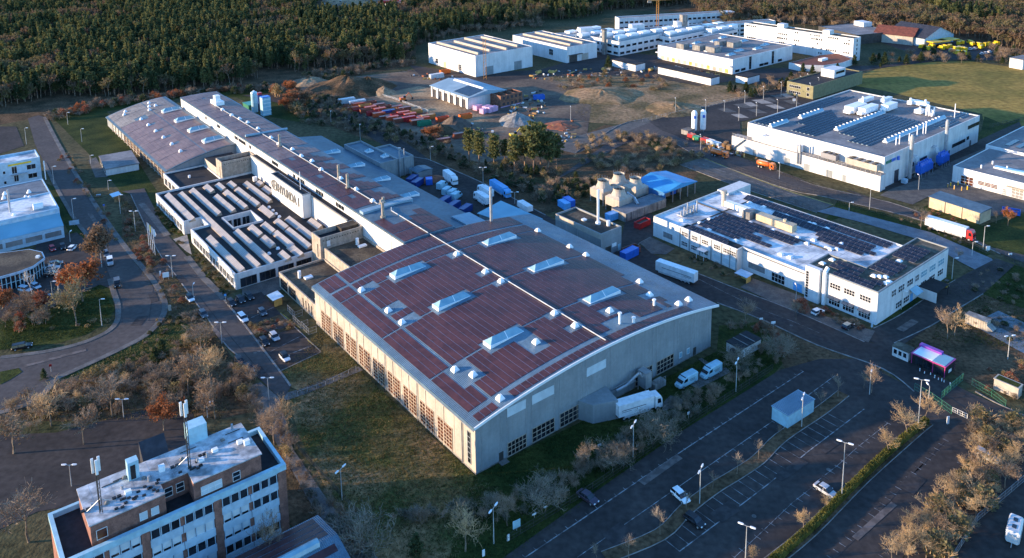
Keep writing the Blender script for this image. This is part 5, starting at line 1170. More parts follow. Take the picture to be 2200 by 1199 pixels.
x, y = Pz(308,980); b = MB(); b.add([(x-.4,y-3,ph-1.5),(x+4,y-3,ph-1.5),(x+4,y+1,ph-1.5),(x-.4,y+1,ph-1.5),(x-.4,y+1,ph+2.4),(x+4,y+1,ph+2.4)], [(0,1,5,4),(0,4,3),(1,2,5),(2,3,4,5)]); bo.part('stair_hood', b, 'slate_roof')
x, y = Pz(288,1024); b = MB(); b.box(x-1,x+.8,y-.8,y+.8,ph,ph+3.4); bo.part('roof_cabinet', b, 'p_cyan'); b = MB(); b.box(x-.6,x+.2,y-.9,y-.802,ph+.2,ph+2.8); bo.part('cabinet_door', b, 'black_plastic')
def antenna(px, py, h_, lbl):
    x, y = Pz(px, py)
    t = thing('antenna_mast', lbl, 'antenna', (0,0,0)); t.location = bb.matrix_basis @ Vector((x, y, ph)); t.rotation_euler = bb.rotation_euler
    b = MB(); [b.tube((dx,dy,0),(dx,dy,h_),.07,n=5) for dx, dy in ((-.2,-.2),(.2,-.2),(0,.25))]; [b.tube((-.2,-.2,k*.8),(.2,-.2,k*.8+.8),.04,n=3) for k in range(int(h_/.8))]; b.part('lattice','dark_frame',t)
    for a in range(3):
        c, s = .55*math.cos(2.1*a+.5), .55*math.sin(2.1*a+.5); MB().box(c-.2,c+.2,s-.12,s+.12,h_-2.2,h_+.4).part('antenna_panel','lamp_head',t)
    b = MB(); b.tube((0,0,2.4),(2.6,1.2,0),.06,n=4); b.tube((0,0,2.4),(-2,1.4,0),.06,n=4); b.part('brace','galv',t)
    [MB().box(c-.3,c+.3,1.6,2.1,0,.3).part('ballast_block','black_plastic',t) for c in (-2.4,-1.6,2.4,3.2)]
antenna(217,1100,9.5,'left antenna mast with one tall panel cluster on the brick office roof'); antenna(407,1005,12.5,'tall antenna mast with two panel clusters on the brick office roof')
for i in range(34):
    u = i/33; x, y = Pz(250+190*u+random.uniform(-8,8), 1085-90*u+random.uniform(-10,10))
    if px0+.5 < x < px1-.5 and py0+.3 < y < py1-.3 and not (mxa < x < mxb and y < py0+3.4): MB().box(x-.28,x+.28,y-.2,y+.2,ph+.002,ph+.22).part('ballast_block','black_plastic',bb)
random.seed(31)
for i in range(22):
    x, y = rnd_(px0+.8,px1-.8), rnd_(py0+3.4,py1-.6); k = i % 4; b = MB()
    if k == 0: b.cyl(x,y,ph,ph+rnd_(.5,1.1),.22,n=8)
    elif k == 1: b.box(x-.5,x+.5,y-.4,y+.4,ph+.002,ph+rnd_(.4,1.1))
    elif k == 2: b.box(x-.35,x+.35,y-.35,y+.35,ph+.002,ph+.2); b.cyl(x,y,ph+.2,ph+.5,.3,.1,n=8)
    else: b.box(x-1.4,x+1.4,y-.05,y+.05,ph+.002,ph+.12)
    bo.part(('roof_vent','roof_unit','roof_cowl','cable_tray')[k], b, ('galv','white_dome','concrete_wall','dark_frame')[k])
b = MB()
for i in range(9): x = px0+(px1-px0)*(i+.5)/9; b.box(x-.02,x+.02,py0+3.2,py1,ph+.001,ph+.012)
for y in (py0+4.4,py0+6.2): b.box(px0,px1,y-.02,y+.02,ph+.001,ph+.013)
bo.part('membrane_seam', b, 'galv')
fs = Bld('panel_roof_shed', 'pitched shed roof with dark film panels at the bottom edge', 'shed', (678,1111), -37, h=5.2)
b = MB(); b.box(-30,0,-16,0,0,5); fs.part('wall', b, 'grey_panel')
b = MB(); b.add([(-30.4,.4,5.1),(.6,.4,5.1),(.6,-8,7),(-30.4,-8,7),(.6,-16.4,5.1),(-30.4,-16.4,5.1)], [(1,0,3,2),(2,3,5,4)]); fs.part('roof', b, 'sheet_roof')
for k in range(4):
    y0, y1 = -.1-1.75*k, -1.65-1.75*k; z0, z1 = 5.1-(y0-.4)*1.9/8.4+.05, 5.1-(y1-.4)*1.9/8.4+.05
    MB().add([(-26 if k == 0 else -30,y0,z0),(-.6,y0,z0),(-.6,y1,z1),(-26 if k == 0 else -30,y1,z1)], [(1,0,3,2)]).part('film_panel','film_panel',fs.r)
for k in range(3):
    y0, y1 = -9.4-1.75*k, -10.9-1.75*k; z0, z1 = 7+(y0+8)*1.9/8.4+.05, 7+(y1+8)*1.9/8.4+.05
    MB().add([(-30,y0,z0),(-.6-3*k,y0,z0),(-.6-3*k,y1,z1),(-30,y1,z1)], [(1,0,3,2)]).part('film_panel','film_panel',fs.r)
b = MB(); b.tube((-20,-8,7.1),(-3,-8,7.1),.9,n=8); fs.part('ridge_skylight', b, 'sky_glass')

# ------------------------------------------------------------------ small structures
def hutbox(name, label, cat, base, x, y, h_, wall, roof, yaw=-39, over=.15):
    t = Bld(name, label, cat, base, yaw); t.box('wall',0,x,0,y,0,h_,wall); t.box('roof',-over,x+over,-over,y+over,h_+.002,h_+.18,roof); return t
cu_ = hutbox('site_container', 'pale blue white box with ribbed dark roof on the car park', 'container', (1692,922), 9.6, 4.2, 3.2, 'p_cyan', 'pale_blue_roof', -36)
for k in range(24): MB().box(.2+.39*k,.26+.39*k,-.05,4.25,3.385,3.42).part('roof_rib','slate_roof',cu_.r)
gg = hutbox('garage_row', 'low pale garage with three roof bays and one arched opening', 'garage', (1592,771), 8, 4.6, 2.5, 'white_wall', 'dark_roof', -37)
for k in (1,2): MB().box(2.7*k-.1,2.7*k+.1,-.1,4.7,2.685,2.78).part('roof_joint','concrete_wall',gg.r)
b = MB(); b.add([(-.05,3.6-1.3*(1-math.cos(math.pi*i/10)),.2+1.7*math.sin(math.pi*i/10)) for i in range(11)], [tuple(range(11))]); gg.part('arched_opening', b, 'slate_roof')
pk = hutbox('pink_pavilion', 'dark pavilion with magenta frame and striped white and blue roof', 'pavilion', (2029,812), 5.4, 8, 2.7, 'black_plastic', 'p_magenta')
b = MB(); b.box(.2,5.2,3.2,7.8,2.885,2.95); pk.part('white_roof_sheet', b, 'white_dome'); b = MB(); b.box(.2,5.2,.2,3.2,2.886,2.96); pk.part('blue_roof_sheet', b, 'cyan_roof')
b = MB(); b.box(4.3,5.5,2.8,8.2,2.97,3.5); pk.part('violet_screen', b, 'p_violet')
for x, y in ((-.05,0),(-.05,2.8),(-.05,7.9),(5.35,0)): MB().box(x,x+.12,y,y+.14,0,2.75).part('frame_post','p_magenta',pk.r)
for y in (1.4,4,6.3): win(pk.r,'L',-.02,y,.3,2,2,2,1,frame='black_plastic')
MB().box(2,3.6,-.05,-.003,.4,1.2).part('wall_board','lamp_head',pk.r)
gh = hutbox('gate_hut', 'small white glazed gatekeeper hut beside the pink framed pavilion', 'hut', (1950,779), 3, 4, 2.6, 'white_wall', 'moss_roof')
for y in (.8,2,3.2): win(gh.r,'L',-.02,y,.9,.9,1.3)
cb = hutbox('concrete_cabin', 'pale concrete cabin with mossy flat roof beside the green fence', 'cabin', (2186,858), 2.4, 5.2, 2.6, 'cream_wall', 'cream_wall')
MB().box(.2,2.2,.2,5,2.785,2.8).part('moss_cover','lawn',cb.r)
sc_ = hutbox('waste_press', 'pale ribbed waste press container below the bare trees', 'container', (2119,712), 2.4, 5.4, 2.5, 'cream_wall', 'concrete_wall')
for k in range(9): MB().box(-.08,-.003,.3+.6*k,.5+.6*k,0,2.4).part('rib','cream_wall',sc_.r)
b = MB(); b.add([(0,-.003,0),(2.4,-.003,0),(2.4,-.003,1.6),(0,-.003,1.6),(0,-1.6,.6),(2.4,-1.6,.6)], [(0,4,5,1),(0,3,4),(1,5,2),(3,2,5,4)]); sc_.part('hopper', b, 'concrete_wall')
for px, py, l_, wl in ((585,655,'bus stop style shelter with pale blue roof beside the parked cars','timber_yellow'),(243,432,'wooden shelter with pale blue roof beside the street','wood'),(1593,606,'smokers shelter with white roof beside the solar office','timber_yellow')):
    t = Bld('shelter', l_, 'shelter', (px, py), -39); t.box('rear_wall', 2.2,2.35,-1.6,1.6,0,2.2,wl); t.box('side_wall', 0,2.2,-1.7,-1.6,0,2.2,wl)
    b = MB(); b.add([(-.6,-2.2,2.35),(2.7,-2.2,2.65),(2.7,2.2,2.65),(-.6,2.2,2.35),(-.6,-2.2,2.25),(2.7,-2.2,2.55),(2.7,2.2,2.55),(-.6,2.2,2.25)], [(0,1,2,3),(0,4,5,1),(1,5,6,2),(2,6,7,3),(3,7,4,0)]); t.part('roof', b, 'p_paleblue')
for i, (px, py) in enumerate(((1491,285),(1510,283))):
    t = thing('gas_silo', ('left' if i == 0 else 'right')+' tall white gas silo with blue emblem beside the east car park', 'silo', G(px, py), 0, 'pair of white gas silos')
    b = MB(); b.ring([(0.01,1),(1.2,1.3),(1.35,2),(1.35,9.6),(1.1,10.4),(.5,10.9),(.01,11)], 0, 16); b.part('tank','white_dome',t)
    [MB().cyl(1.1*math.cos(a),1.1*math.sin(a),0,1.8,.12,n=5).part('leg','galv',t) for a in (.5,2.6,4.7)]
    b = MB(); b.add([(1.37*math.cos(a)*1.0,1.37*math.sin(a),z) for z in (7.2,8.6) for a in (-2.0,-1.7,-1.4,-1.1)], [(0,1,5,4),(1,2,6,5),(2,3,7,6)]); b.part('emblem','p_blue',t)
gs = hutbox('pump_house', 'low concrete pump house at the foot of the white silos', 'pump house', (1478,292), 5, 4, 2.2, 'concrete_wall', 'concrete_path')
# two lattice cranes over the far site
for bx, hh, jib, l_ in (((1042,170),25,0,'thin orange crane mast in front of the big far hall'),((1412,66),24,34,'orange tower crane with jib over the research campus')):
    t = thing('tower_crane', l_, 'crane', G(*bx))
    b = MB(); [b.tube((dx,dy,0),(dx,dy,hh),.16,n=4) for dx in (-.8,.8) for dy in (-.8,.8)]; [b.tube((-.8,-.8,k*2),(.8,-.8,k*2+2),.1,n=3) for k in range(hh//2)]; b.part('mast','p_crane',t)
    if jib: 
        b = MB(); b.tube((-8,0,hh),(jib,6,hh+1),.35,n=4); b.tube((0,0,hh+5),(jib*.6,3.6,hh+1),.12,n=3); b.tube((0,0,hh),(0,0,hh+5),.25,n=4); b.part('jib','p_crane',t); MB().box(-8,-5,-1,1,hh-1.6,hh).part('counterweight','concrete_wall',t)

# tanks at the far end of the long hall
t = thing('storage_tank', 'tall pale tank with white cap at the far end of the factory hall', 'tank', G(548,240))
b = MB(); b.ring([(1.7,0),(1.7,10.2),(1.5,10.8),(.01,11.2)], 0, 16); b.part('shell','p_cyan',t); MB().cyl(0,0,10.9,11.6,.5,n=8).part('cap','lamp_head',t)
t = Bld('tank_frame', 'pale blue banded silo with blue top beside the tall tank', 'silo', (566,250)); t.box('shell',0,4.4,0,3.6,0,9.6,'p_cyan'); t.box('top',.1,4.3,.1,3.5,9.602,10,'p_blue')
for k in range(5): MB().box(-.08,4.48,-.08,-.003,.8+1.9*k,1.1+1.9*k).part('band','lamp_head',t.r)
t = Bld('red_tank_cover', 'small red box behind the banded silo', 'box', (557,238)); t.box('shell',0,2,0,2,0,8.6,'p_navy'); t.box('lid',-.1,2.1,-.1,2.1,8.602,9.6,'p_red')
t = Bld('green_store', 'low green store beside the tanks at the end of the factory hall', 'store', (535,241)); t.box('wall',0,6,0,8,0,3.4,'p_fenced'); t.box('roof',-.2,6.2,-.2,8.2,3.402,3.7,'p_green')

# ------------------------------------------------------------------ vehicles
WHEEL = {}
def wheel_mesh(r=.32, w_=.22):
    if (r, w_) not in WHEEL:
        b, m_ = MB(), MB(); n = 14
        c = [(r*math.cos(2*math.pi*i/n), r*math.sin(2*math.pi*i/n)) for i in range(n)]
        b.add([(x,-w_/2,z) for x,z in c]+[(x,w_/2,z) for x,z in c], [(i,(i+1)%n,n+(i+1)%n,n+i) for i in range(n)]+[tuple(range(n)),tuple(range(2*n-1,n-1,-1))])
        for s in (-1, 1): m_.add([(.62*r*math.cos(2*math.pi*i/n), s*(w_/2+.012), .62*r*math.sin(2*math.pi*i/n)) for i in range(n)], [tuple(range(n))])
        WHEEL[(r, w_)] = (b.mesh('wheel','rubber'), m_.mesh('rim','galv'))
    return WHEEL[(r, w_)]
def wheel(t, loc, r=.32, w_=.22):
    a, m_ = wheel_mesh(r, w_); o = ob('wheel', a, t, loc); ob('rim', m_, o)
def sec(x, hw, z0, z1, ch=.12):
    """one cross-section of a car body with chamfered shoulders"""
    return [(x,-hw+ch*.6,z0),(x,hw-ch*.6,z0),(x,hw,z0+ch),(x,hw,z1-ch),(x,hw-ch,z1),(x,-hw+ch,z1),(x,-hw,z1-ch),(x,-hw,z0+ch)]
CARM = {}
def car_parts(style, L_, W_, H_):
    k = (style, L_, W_, H_)
    if k in CARM: return CARM[k]
    h = L_/2; w2 = W_/2; belt = H_*.60
    P = {}
    b = MB(); b.loft([sec(-h,w2*.86,.42,belt*.86),sec(-h+.12,w2*.95,.30,belt*.98),sec(-h*.55,w2,.22,belt*1.02),sec(0,w2,.20,belt),sec(h*.45,w2,.22,belt*.97),sec(h*.82,w2*.96,.26,belt*.84),sec(h-.08,w2*.86,.34,belt*.68),sec(h,w2*.74,.42,belt*.60)])
    P['body'] = b
    if style == 'hatch': g = [(-h+.12,.80,.72),(-h*.78,.86,1.0),(-h*.1,.86,1.0),(h*.18,.84,.97),(h*.50,.78,.60)]
    elif style == 'sedan': g = [(-h*.80,.78,.62),(-h*.48,.82,.96),(-h*.05,.84,1.0),(h*.16,.82,.97),(h*.48,.76,.60)]
    else: g = [(-h+.06,.84,.74),(-h*.92,.88,1.0),(-h*.1,.88,1.0),(h*.26,.86,.98),(h*.50,.80,.62)]
    b = MB(); S = []
    for x, ww, zz in g:
        zt = max(H_*zz, belt+.03); fr = (zt-belt)/(H_-belt); S.append([(x,-w2*.93,belt-.06),(x,w2*.93,belt-.06),(x,w2*(.93-.17*fr),zt-.06),(x,-w2*(.93-.17*fr),zt-.06)])
    b.loft(S); P['cabin_glass'] = b
    b = MB(); T = []
    for x, ww, zz in g[1:4]:
        zt = H_*zz; T.append([(x,-w2*.79,zt-.07),(x,w2*.79,zt-.07),(x,w2*.72,zt),(x,-w2*.72,zt)])
    b.loft(T)
    for s in (-1, 1):
        for x, q in ((g[1][0]*.62+.25*h,.06),):
            b.box(x-q,x+q,s*w2*.93-.05 if s > 0 else s*w2*.93-.01,s*w2*.93+.01 if s > 0 else s*w2*.93+.05,belt-.05,H_*.9)
    P['roof'] = b
    for s in (-1, 1):
        b = MB(); b.box(h-.22,h-.02,s*w2*.62-.16,s*w2*.62+.16,belt*.60,belt*.74); P['headlight%d' % s] = b
        b = MB(); b.box(-h-.012,-h+.1,s*w2*.66-.14,s*w2*.66+.14,belt*.70,belt*.86); P['tail_light%d' % s] = b
        b = MB(); b.box(h*.30,h*.30+.14,s*(w2+.08)-.09,s*(w2+.08)+.09,belt-.02,belt+.13); P['mirror%d' % s] = b
    CARM[k] = P
    return P
mat('tail_red', (.35,.02,.015), .3, var=.1)
CMESH = {}
def car(px, py, dx, dy, color, label, style='hatch', L_=4.2, W_=1.78, H_=1.48, roof=None, group='parked cars', z=.1):
    p = G(px, py); q = G(px+dx, py+dy)
    t = thing('parked_car', label, 'car', (p.x, p.y, z), math.atan2(q.y-p.y, q.x-p.x), group)
    for n_, b in car_parts(style, L_, W_, H_).items():
        nm = n_.rstrip('-1')
        m_ = {'body':'p_'+color,'roof':'p_'+(roof or color),'cabin_glass':'glass','headlight':'lamp_head','tail_light':'tail_red','mirror':'p_'+color}[nm]
        kk = (style, L_, W_, H_, n_, m_)
        if kk not in CMESH: CMESH[kk] = b.mesh(nm, m_)
        ob(nm, CMESH[kk], t)
    for x in (-L_*.31, L_*.31):
        for s in (-1, 1): wheel(t, (x, s*(W_/2-.1), .32))
    return t
D1 = (12, 15)
for a in [
 (409,645,*D1,'white','white hatchback with black roof on the drive beside the shrubs','hatch',4.0,1.75,1.5,'black'),
 (437,679,*D1,'grey','dark grey hatchback parked against the shrubs on the drive'),
 (497,655,10,10,'black','black car next to the kerb, left of three black cars'),
 (517,648,10,10,'black','middle one of three black cars in the bay by the yellow shelter'),
 (536,641,10,10,'black','right one of three black cars in the bay by the yellow shelter'),
 (522,688,11,11,'white','white estate car beside the planted strip','suv',4.5,1.85,1.62),
 (564,675,11,11,'grey','small dark grey car alone at the planted strip','hatch',3.8,1.7,1.45),
 (568,739,9,10,'black','black hatchback with pale bonnet at the lower bay kerb'),
 (590,728,9,10,'silver','silver hatchback with dark windows in the lower bay'),
 (612,772,9,11,'white','white car with black roof alone at the end of the lower bay','hatch',4.1,1.78,1.5,'black'),
 (515,781,8,10,'black','black hatchback in the shade at the bottom of the drive'),
 (535,797,9,10,'teal','pale teal car with black roof at the bottom of the drive','hatch',4.1,1.78,1.5,'black'),
 (228,549,8,14,'grey','dark car half hidden behind the orange brown tree'),
 (48,749,38,-8,'black','black estate car driving at the bend on the left','suv',4.8,1.85,1.55),
 (113,538,8,10,'red','red small car in front of the left workshop','hatch',3.7,1.65,1.5),
 (135,534,4,10,'black','black car right of the red one before the workshop','hatch',3.8,1.7,1.5),
 (156,536,10,-9,'white','white car beside the orange brown tree in the showroom yard'),
 (113,579,14,-2,'silver','silver saloon beside the round showroom','sedan',4.5,1.8,1.42),
 (120,570,14,-3,'grey','dark grey car behind the silver saloon at the showroom','hatch'),
 (112,592,14,-3,'black','black car under the birch by the showroom','hatch'),
 (55,626,14,3,'paleblue','pale blue car at the showroom glass front','suv',4.4,1.82,1.6),
 (77,619,14,6,'paleblue','pale blue hatchback nosing to the showroom corner','hatch',3.9,1.72,1.5),
 (96,643,14,-6,'darkblue','dark blue car at the edge of the lawn island','sedan',4.4,1.78,1.42),
 (1757,674,14,-6,'white','white hatchback in front of the solar office awnings'),
 (1822,705,14,-8,'black','black car with beige roof in front of the solar office','hatch',4.2,1.78,1.48,'beige'),
 (1263,1074,26,18,'purple','dark purple saloon alone on the upper car park row','sedan',4.7,1.82,1.45),
 (1462,1071,20,18,'white','white hatchback in shade on the middle car park row'),
 (1492,1124,24,16,'black','black hatchback in the car park row with long bay lines'),
 (1774,1059,28,18,'silver','silver saloon at the hedge of the car park','sedan',4.7,1.82,1.45),
 (2121,986,24,12,'silver','silver estate car under the golden bare trees','suv',4.5,1.8,1.55)]: car(*a)
def jeep(px, py, dx, dy, color, roof, label):
    p = G(px, py); q = G(px+dx, py+dy); t = thing('off_road_car', label, 'off-road car', (p.x, p.y, .1), math.atan2(q.y-p.y, q.x-p.x))
    b = MB(); b.loft([sec(-2.3,.85,.45,1.2,.08),sec(-2.2,.92,.4,1.25,.08),sec(.6,.92,.4,1.2,.08),sec(2.1,.86,.45,1.12,.1),sec(2.25,.78,.5,1.0,.1)]); b.part('body','p_'+color,t)
    b = MB(); b.loft([[(x,-.88,1.15),(x,.88,1.15),(x,.78,z),(x,-.78,z)] for x, z in ((-2.25,1.85),(.3,1.9),(.9,1.25))]); b.part('cabin_glass','glass',t)
    b = MB(); b.box(-2.3,.35,-.82,.82,1.88,1.96); b.part('roof','p_'+roof,t)
    for s in (-.6,.6): MB().box(2.18,2.3,s-.15,s+.15,.8,1.0).part('headlight','lamp_head',t)
    for x in (-1.4,1.4):
        for s in (-1,1): wheel(t, (x, s*.85, .4), .4,.26)
    MB().cyl(-2.45,0,.7,.71,.36,n=10).part('spare_wheel','rubber',t)
jeep(237,568,3,16,'silver','white','silver off-road car with white roof parked under the street lamp'); jeep(252,615,2,16,'black','grey','black off-road car with grey roof parked on the street bend')
def van(px, py, dx, dy, color, label, L_=5.9, H_=2.5, W_=2.0, group=None, z=.05):
    p = G(px, py); q = G(px+dx, py+dy); t = thing('van', label, 'van', (p.x, p.y, z), math.atan2(q.y-p.y, q.x-p.x), group)
    h = L_/2; w2 = W_/2
    b = MB(); b.loft([sec(-h,w2*.94,.35,H_*.97,.15),sec(-h+.2,w2,.3,H_,.18),sec(h*.30,w2,.3,H_,.18),sec(h*.55,w2*.98,.3,H_*.86,.18),sec(h*.76,w2*.95,.3,H_*.52,.15),sec(h*.98,w2*.86,.35,H_*.42,.15)]); b.part('body','p_'+color,t)
    b = MB(); b.add([(h*.34,-w2*.86,H_*.97),(h*.34,w2*.86,H_*.97),(h*.80,w2*.9,H_*.54),(h*.80,-w2*.9,H_*.54)], [(0,1,2,3)]); b.v = [(x+.06, y, z_+.05) for x, y, z_ in b.v]; b.part('windscreen','glass',t)
    if L_ > 6.1:
        b = MB(); [b.box(-h*.7+k*.12,h*.02-k*.2,s*(w2+.01)-.006,s*(w2+.01)+.006,H_*(.62-.09*k),H_*(.655-.09*k)) for s in (-1,1) for k in range(3)]; b.part('side_lettering','p_grey',t)
    for s in (-1,1):
        b = MB(); y = s*(w2+.012); P = [(h*.18,y,H_*.56),(h*.62,y,H_*.56),(h*.50,y,H_*.84),(h*.18,y,H_*.86)]; b.add(P if s < 0 else P[::-1], [(0,1,2,3)]); b.part('side_window','glass',t)
        MB().box(h*.93,h*1.0,s*w2*.66-.16,s*w2*.66+.16,.75,1.0).part('headlight','lamp_head',t)
        for x in (-h*.62,h*.62): wheel(t, (x, s*(w2-.12), .36), .36,.24)
    return t
van(1474,826,-26,14,'cyan','nearer white blue van with lettered side on the grass by the hall','' or 6.2,2.7,2.05); van(1527,806,-26,14,'cyan','farther white blue van with lettered side on the grass by the hall',6.2,2.7,2.05)
DV = [(1980,103),(1990,107),(2001,102),(2022,106),(2030,104),(2041,103),(2052,108),(2060,107),(2068,108),(2061,96),(2064,94),(2083,94),(2090,98),(2102,99),(2108,105),(2118,99),(2125,98),(2140,96),(2046,114),(2058,116),(2069,117),(2070,109),(2150,106),(2160,106),(2138,115),(2142,111)]
for i, (px, py) in enumerate(DV[:22]): van(px, py, random.choice((-6,6)), -2, 'yellow', 'yellow delivery van in the far van yard', 6, 2.7, 2.0, 'yellow delivery vans')
for px, py in ((2044,109),(2094,106),(2085,107),(2110,117),(2118,116),(2126,113)): car(px, py, 8, -2, 'white', 'white car among the yellow delivery vans', 'hatch', group='white cars in the far van yard')
def cab(t, x, w2, H_, color):
    b = MB(); b.loft([sec(x-1.9,w2,.6,H_,.1),sec(x-.5,w2,.5,H_,.12),sec(x-.05,w2*.97,.5,H_*.80,.14),sec(x+.1,w2*.94,.5,H_*.42,.12)]); b.part('cab','p_'+color,t)
    b = MB(); b.add([(x-.36,-w2*.9,H_*.90),(x-.36,w2*.9,H_*.90),(x+.12,w2*.92,H_*.48),(x+.12,-w2*.92,H_*.48)], [(0,1,2,3)]); b.v = [(p[0]+.06, p[1], p[2]) for p in b.v]; b.part('windscreen','glass',t)
    for s in (-1,1):
        y = s*(w2+.012); b = MB(); P = [(x-1.3,y,H_*.5),(x-.3,y,H_*.5),(x-.5,y,H_*.8),(x-1.3,y,H_*.82)]; b.add(P if s < 0 else P[::-1], [(0,1,2,3)]); b.part('side_window','glass',t)
        MB().box(x-.02,x+.14,s*w2*.7-.18,s*w2*.7+.18,.75,1.0).part('headlight','lamp_head',t)
def truck(px, py, dx, dy, label, L_=10, H_=3.7, color='white', cabc='white', box='lightgrey', kind='box', stripe=None, z=.1, axles=None, cabin=True, group=None, name='lorry'):
    p = G(px, py); q = G(px+dx, py+dy); t = thing(name, label, 'lorry' if cabin else 'trailer', (p.x, p.y, z), math.atan2(q.y-p.y, q.x-p.x), group)
    h = L_/2; w2 = 1.25; xb = h-(2.3 if cabin else 0)
    MB().box(-h,h-.5 if cabin else h,-.45,.45,.7,1.0).part('chassis','black_plastic',t)
    if kind == 'box':
        b = MB(); b.box(-h,xb,-w2,w2,1.05,H_); b.part('cargo_box','p_'+color,t)
        b = MB(); b.box(-h+.02,xb-.02,-w2+.02,w2-.02,H_+.002,H_+.04); b.part('box_roof','p_'+color,t)
        b = MB(); [b.box(-h-.03,-h-.002,s-.03,s+.03,1.1,H_-.05) for s in (-1.15,0,1.15)]; b.part('rear_door_bar','galv',t)
        b = MB(); b.box(-h+1.5,xb-1,-w2-.01,-w2-.002,.55,1.04); b.box(-h+1.5,xb-1,w2+.002,w2+.01,.55,1.04); b.part('side_skirt','p_'+box,t)
        if stripe:
            b = MB()
            for s in (-1,1): b.box(-h+.8,xb-2.2,s*(w2+.012)-.006,s*(w2+.012)+.006,H_*.62,H_*.66)
            for s in (-1,1): b.box(-h+.8,-h+3.4,s*(w2+.012)-.006,s*(w2+.012)+.006,H_*.52,H_*.55)
            b.part('side_lettering','p_'+stripe,t)
    elif kind == 'tank':
        b = MB(); n = 14; S = []
        for x, r in ((-h,.55),(-h+.4,1.12),(xb-.4,1.12),(xb,.55)): S.append([(x, r*math.cos(2*math.pi*i/n), 1.95+r*.9*math.sin(2*math.pi*i/n)) for i in range(n)])
        b.loft(S); b.part('tank','p_'+color,t, smooth=True); b = MB(); b.box(-h+1,xb-1,-.3,.3,2.95,3.15); b.part('catwalk','galv',t)
        b = MB(); [b.box(x-.05,x+.05,-1.15,1.15,1.0,1.9) for x in (-h*.6,0)]; b.part('saddle','p_'+color,t)
    if cabin: cab(t, h-.1, 1.22, H_*.92 if kind == 'box' else 2.9, cabc)
    for x in (axles or ([-h+1.4,-h+2.7,h-1.4] if cabin else [-h+1.6,-h+2.9,-h+4.2])):
        for s in (-1,1): wheel(t, (x, s*1.05, .5), .5,.34)
    return t
truck(1371,887,46,-14,'long pale exhibition lorry backed up to the loading shelter',11.6,3.9,'white','white',stripe='grey')
truck(968,392,16,12,'white lorry facing right on the yard behind the factory hall',9.6,3.9)
truck(2040,503,48,15,'white articulated lorry with red and blue cab on the right road',15.6,4.0,'white','red',axles=[-6.2,-4.9,-3.6,4.2,6.6])
truck(1453,598,-40,-14,'white box trailer parked beside the entrance of the solar office',13.2,3.9,'white',cabin=False,name='box_trailer',stripe='grey')
truck(1545,337,24,6,'orange tanker lorry on the road, nearer the pallets',8.2,3.0,'orange','orange','orange','tank'); truck(1645,362,24,6,'orange tanker lorry on the road in front of the ledge',8.2,3.0,'orange','orange','orange','tank')
for a in [(950,404,14,-9,'blue white van with open rear beside the white lorry'),(962,416,14,-9,'first of three white vans parked in a row in the yard'),(974,421,14,-9,'second of three white vans parked in a row in the yard'),(981,427,14,-9,'third of three white vans, nearest the blue containers')]: van(*a[:4],'cyan',a[4],6.0,2.8,2.0,None,.1)
truck(1036,436,-20,-13,'white camper lorry with side windows, nearest the cyan shed',9.5,3.6,'white',stripe='grey'); truck(1043,421,-20,-13,'white box lorry between the camper lorry and blue trailer',9.0,3.6,'white')
truck(1075,416,20,13,'long blue trailer with open grey top at the right of the yard',13,3.7,'skyblue','skyblue')
truck(1128,454,16,10,'small white box trailer at the corner of the cyan shed',7,3.0,'white',cabin=False,name='box_trailer',axles=[-1,.4])
# containers, skips, stacks
CONT = {}
def container(px, py, dx, dy, color, label, L_=6.0, H_=2.5, W_=2.4, open_=False, group=None, z=.05, name='container', fill='yard_dirt'):
    p = G(px, py); q = G(px+dx, py+dy); t = thing(name, label, name.split('_')[-1], (p.x, p.y, z), math.atan2(q.y-p.y, q.x-p.x), group)
    k = (L_, H_, W_, color, open_)
    if k not in CONT:
        b = MB(); h, w2 = L_/2, W_/2
        if open_:
            for q4_ in ((-h,h,-w2,-w2+.1),(-h,h,w2-.1,w2),(-h,-h+.1,-w2+.1,w2-.1),(h-.1,h,-w2+.1,w2-.1)): b.box(*q4_,.15,H_)
            b.box(-h+.1,h-.1,-w2+.1,w2-.1,.15,.3)
        else: b.box(-h,h,-w2,w2,.15,H_)
        r = MB(); n = int(L_/.6)
        for i in range(n+1):
            x = -h+L_*i/n
            for s in (-1,1): r.box(x-.06,x+.06,s*w2-.05,s*w2+.05,.16,H_-.05)
        for s in (-1,1): r.box(-h-.03,h+.03,s*w2-.07,s*w2+.07,H_-.04,H_+.08)
        CONT[k] = (b.mesh('shell','p_'+color), r.mesh('rib','p_'+color), MB().box(-h+.12,h-.12,-w2+.12,w2-.12,.3,H_*.72).mesh('load', fill))
    a, r, f = CONT[k]; ob('shell', a, t); ob('rib', r, t)
    if open_: ob('load', f, t)
    return t
container(1380,487,30,-14,'red','red skip with white letters between boiler house and solar office',6.2,2.2,2.4,True,name='skip')
CC = ['brownred','tomato','brownred','tomato','ochre','brownred','red','tomato']
SK = []
for r_ in range(11):
    for c in range(4):
        px, py = 744+c*27+r_*14+random.uniform(-3,3), 230.5+r_*4.1-c*1.6+random.uniform(-.8,.8)
        if (r_, c) in ((0,3),(1,3),(9,0),(10,0),(10,1),(8,3),(9,3),(10,3),(9,2),(10,2),(4,3)): continue
        SK.append((px, py))
for i, (px, py) in enumerate(SK):
    container(px, py, 14, -2.2, CC[i % 8], {'brownred':'brown red','tomato':'orange red','ochre':'ochre','red':'deep red'}[CC[i % 8]]+(' tall' if i % 3 else ' shallow')+(' open' if i % 2 == 0 else ' covered')+' roll-off skip in the crowded skip yard', 6.4, 2.2 if i % 3 else 1.5, 2.4, i % 2 == 0, 'roll-off skips on the building site', name='roll_off_skip')
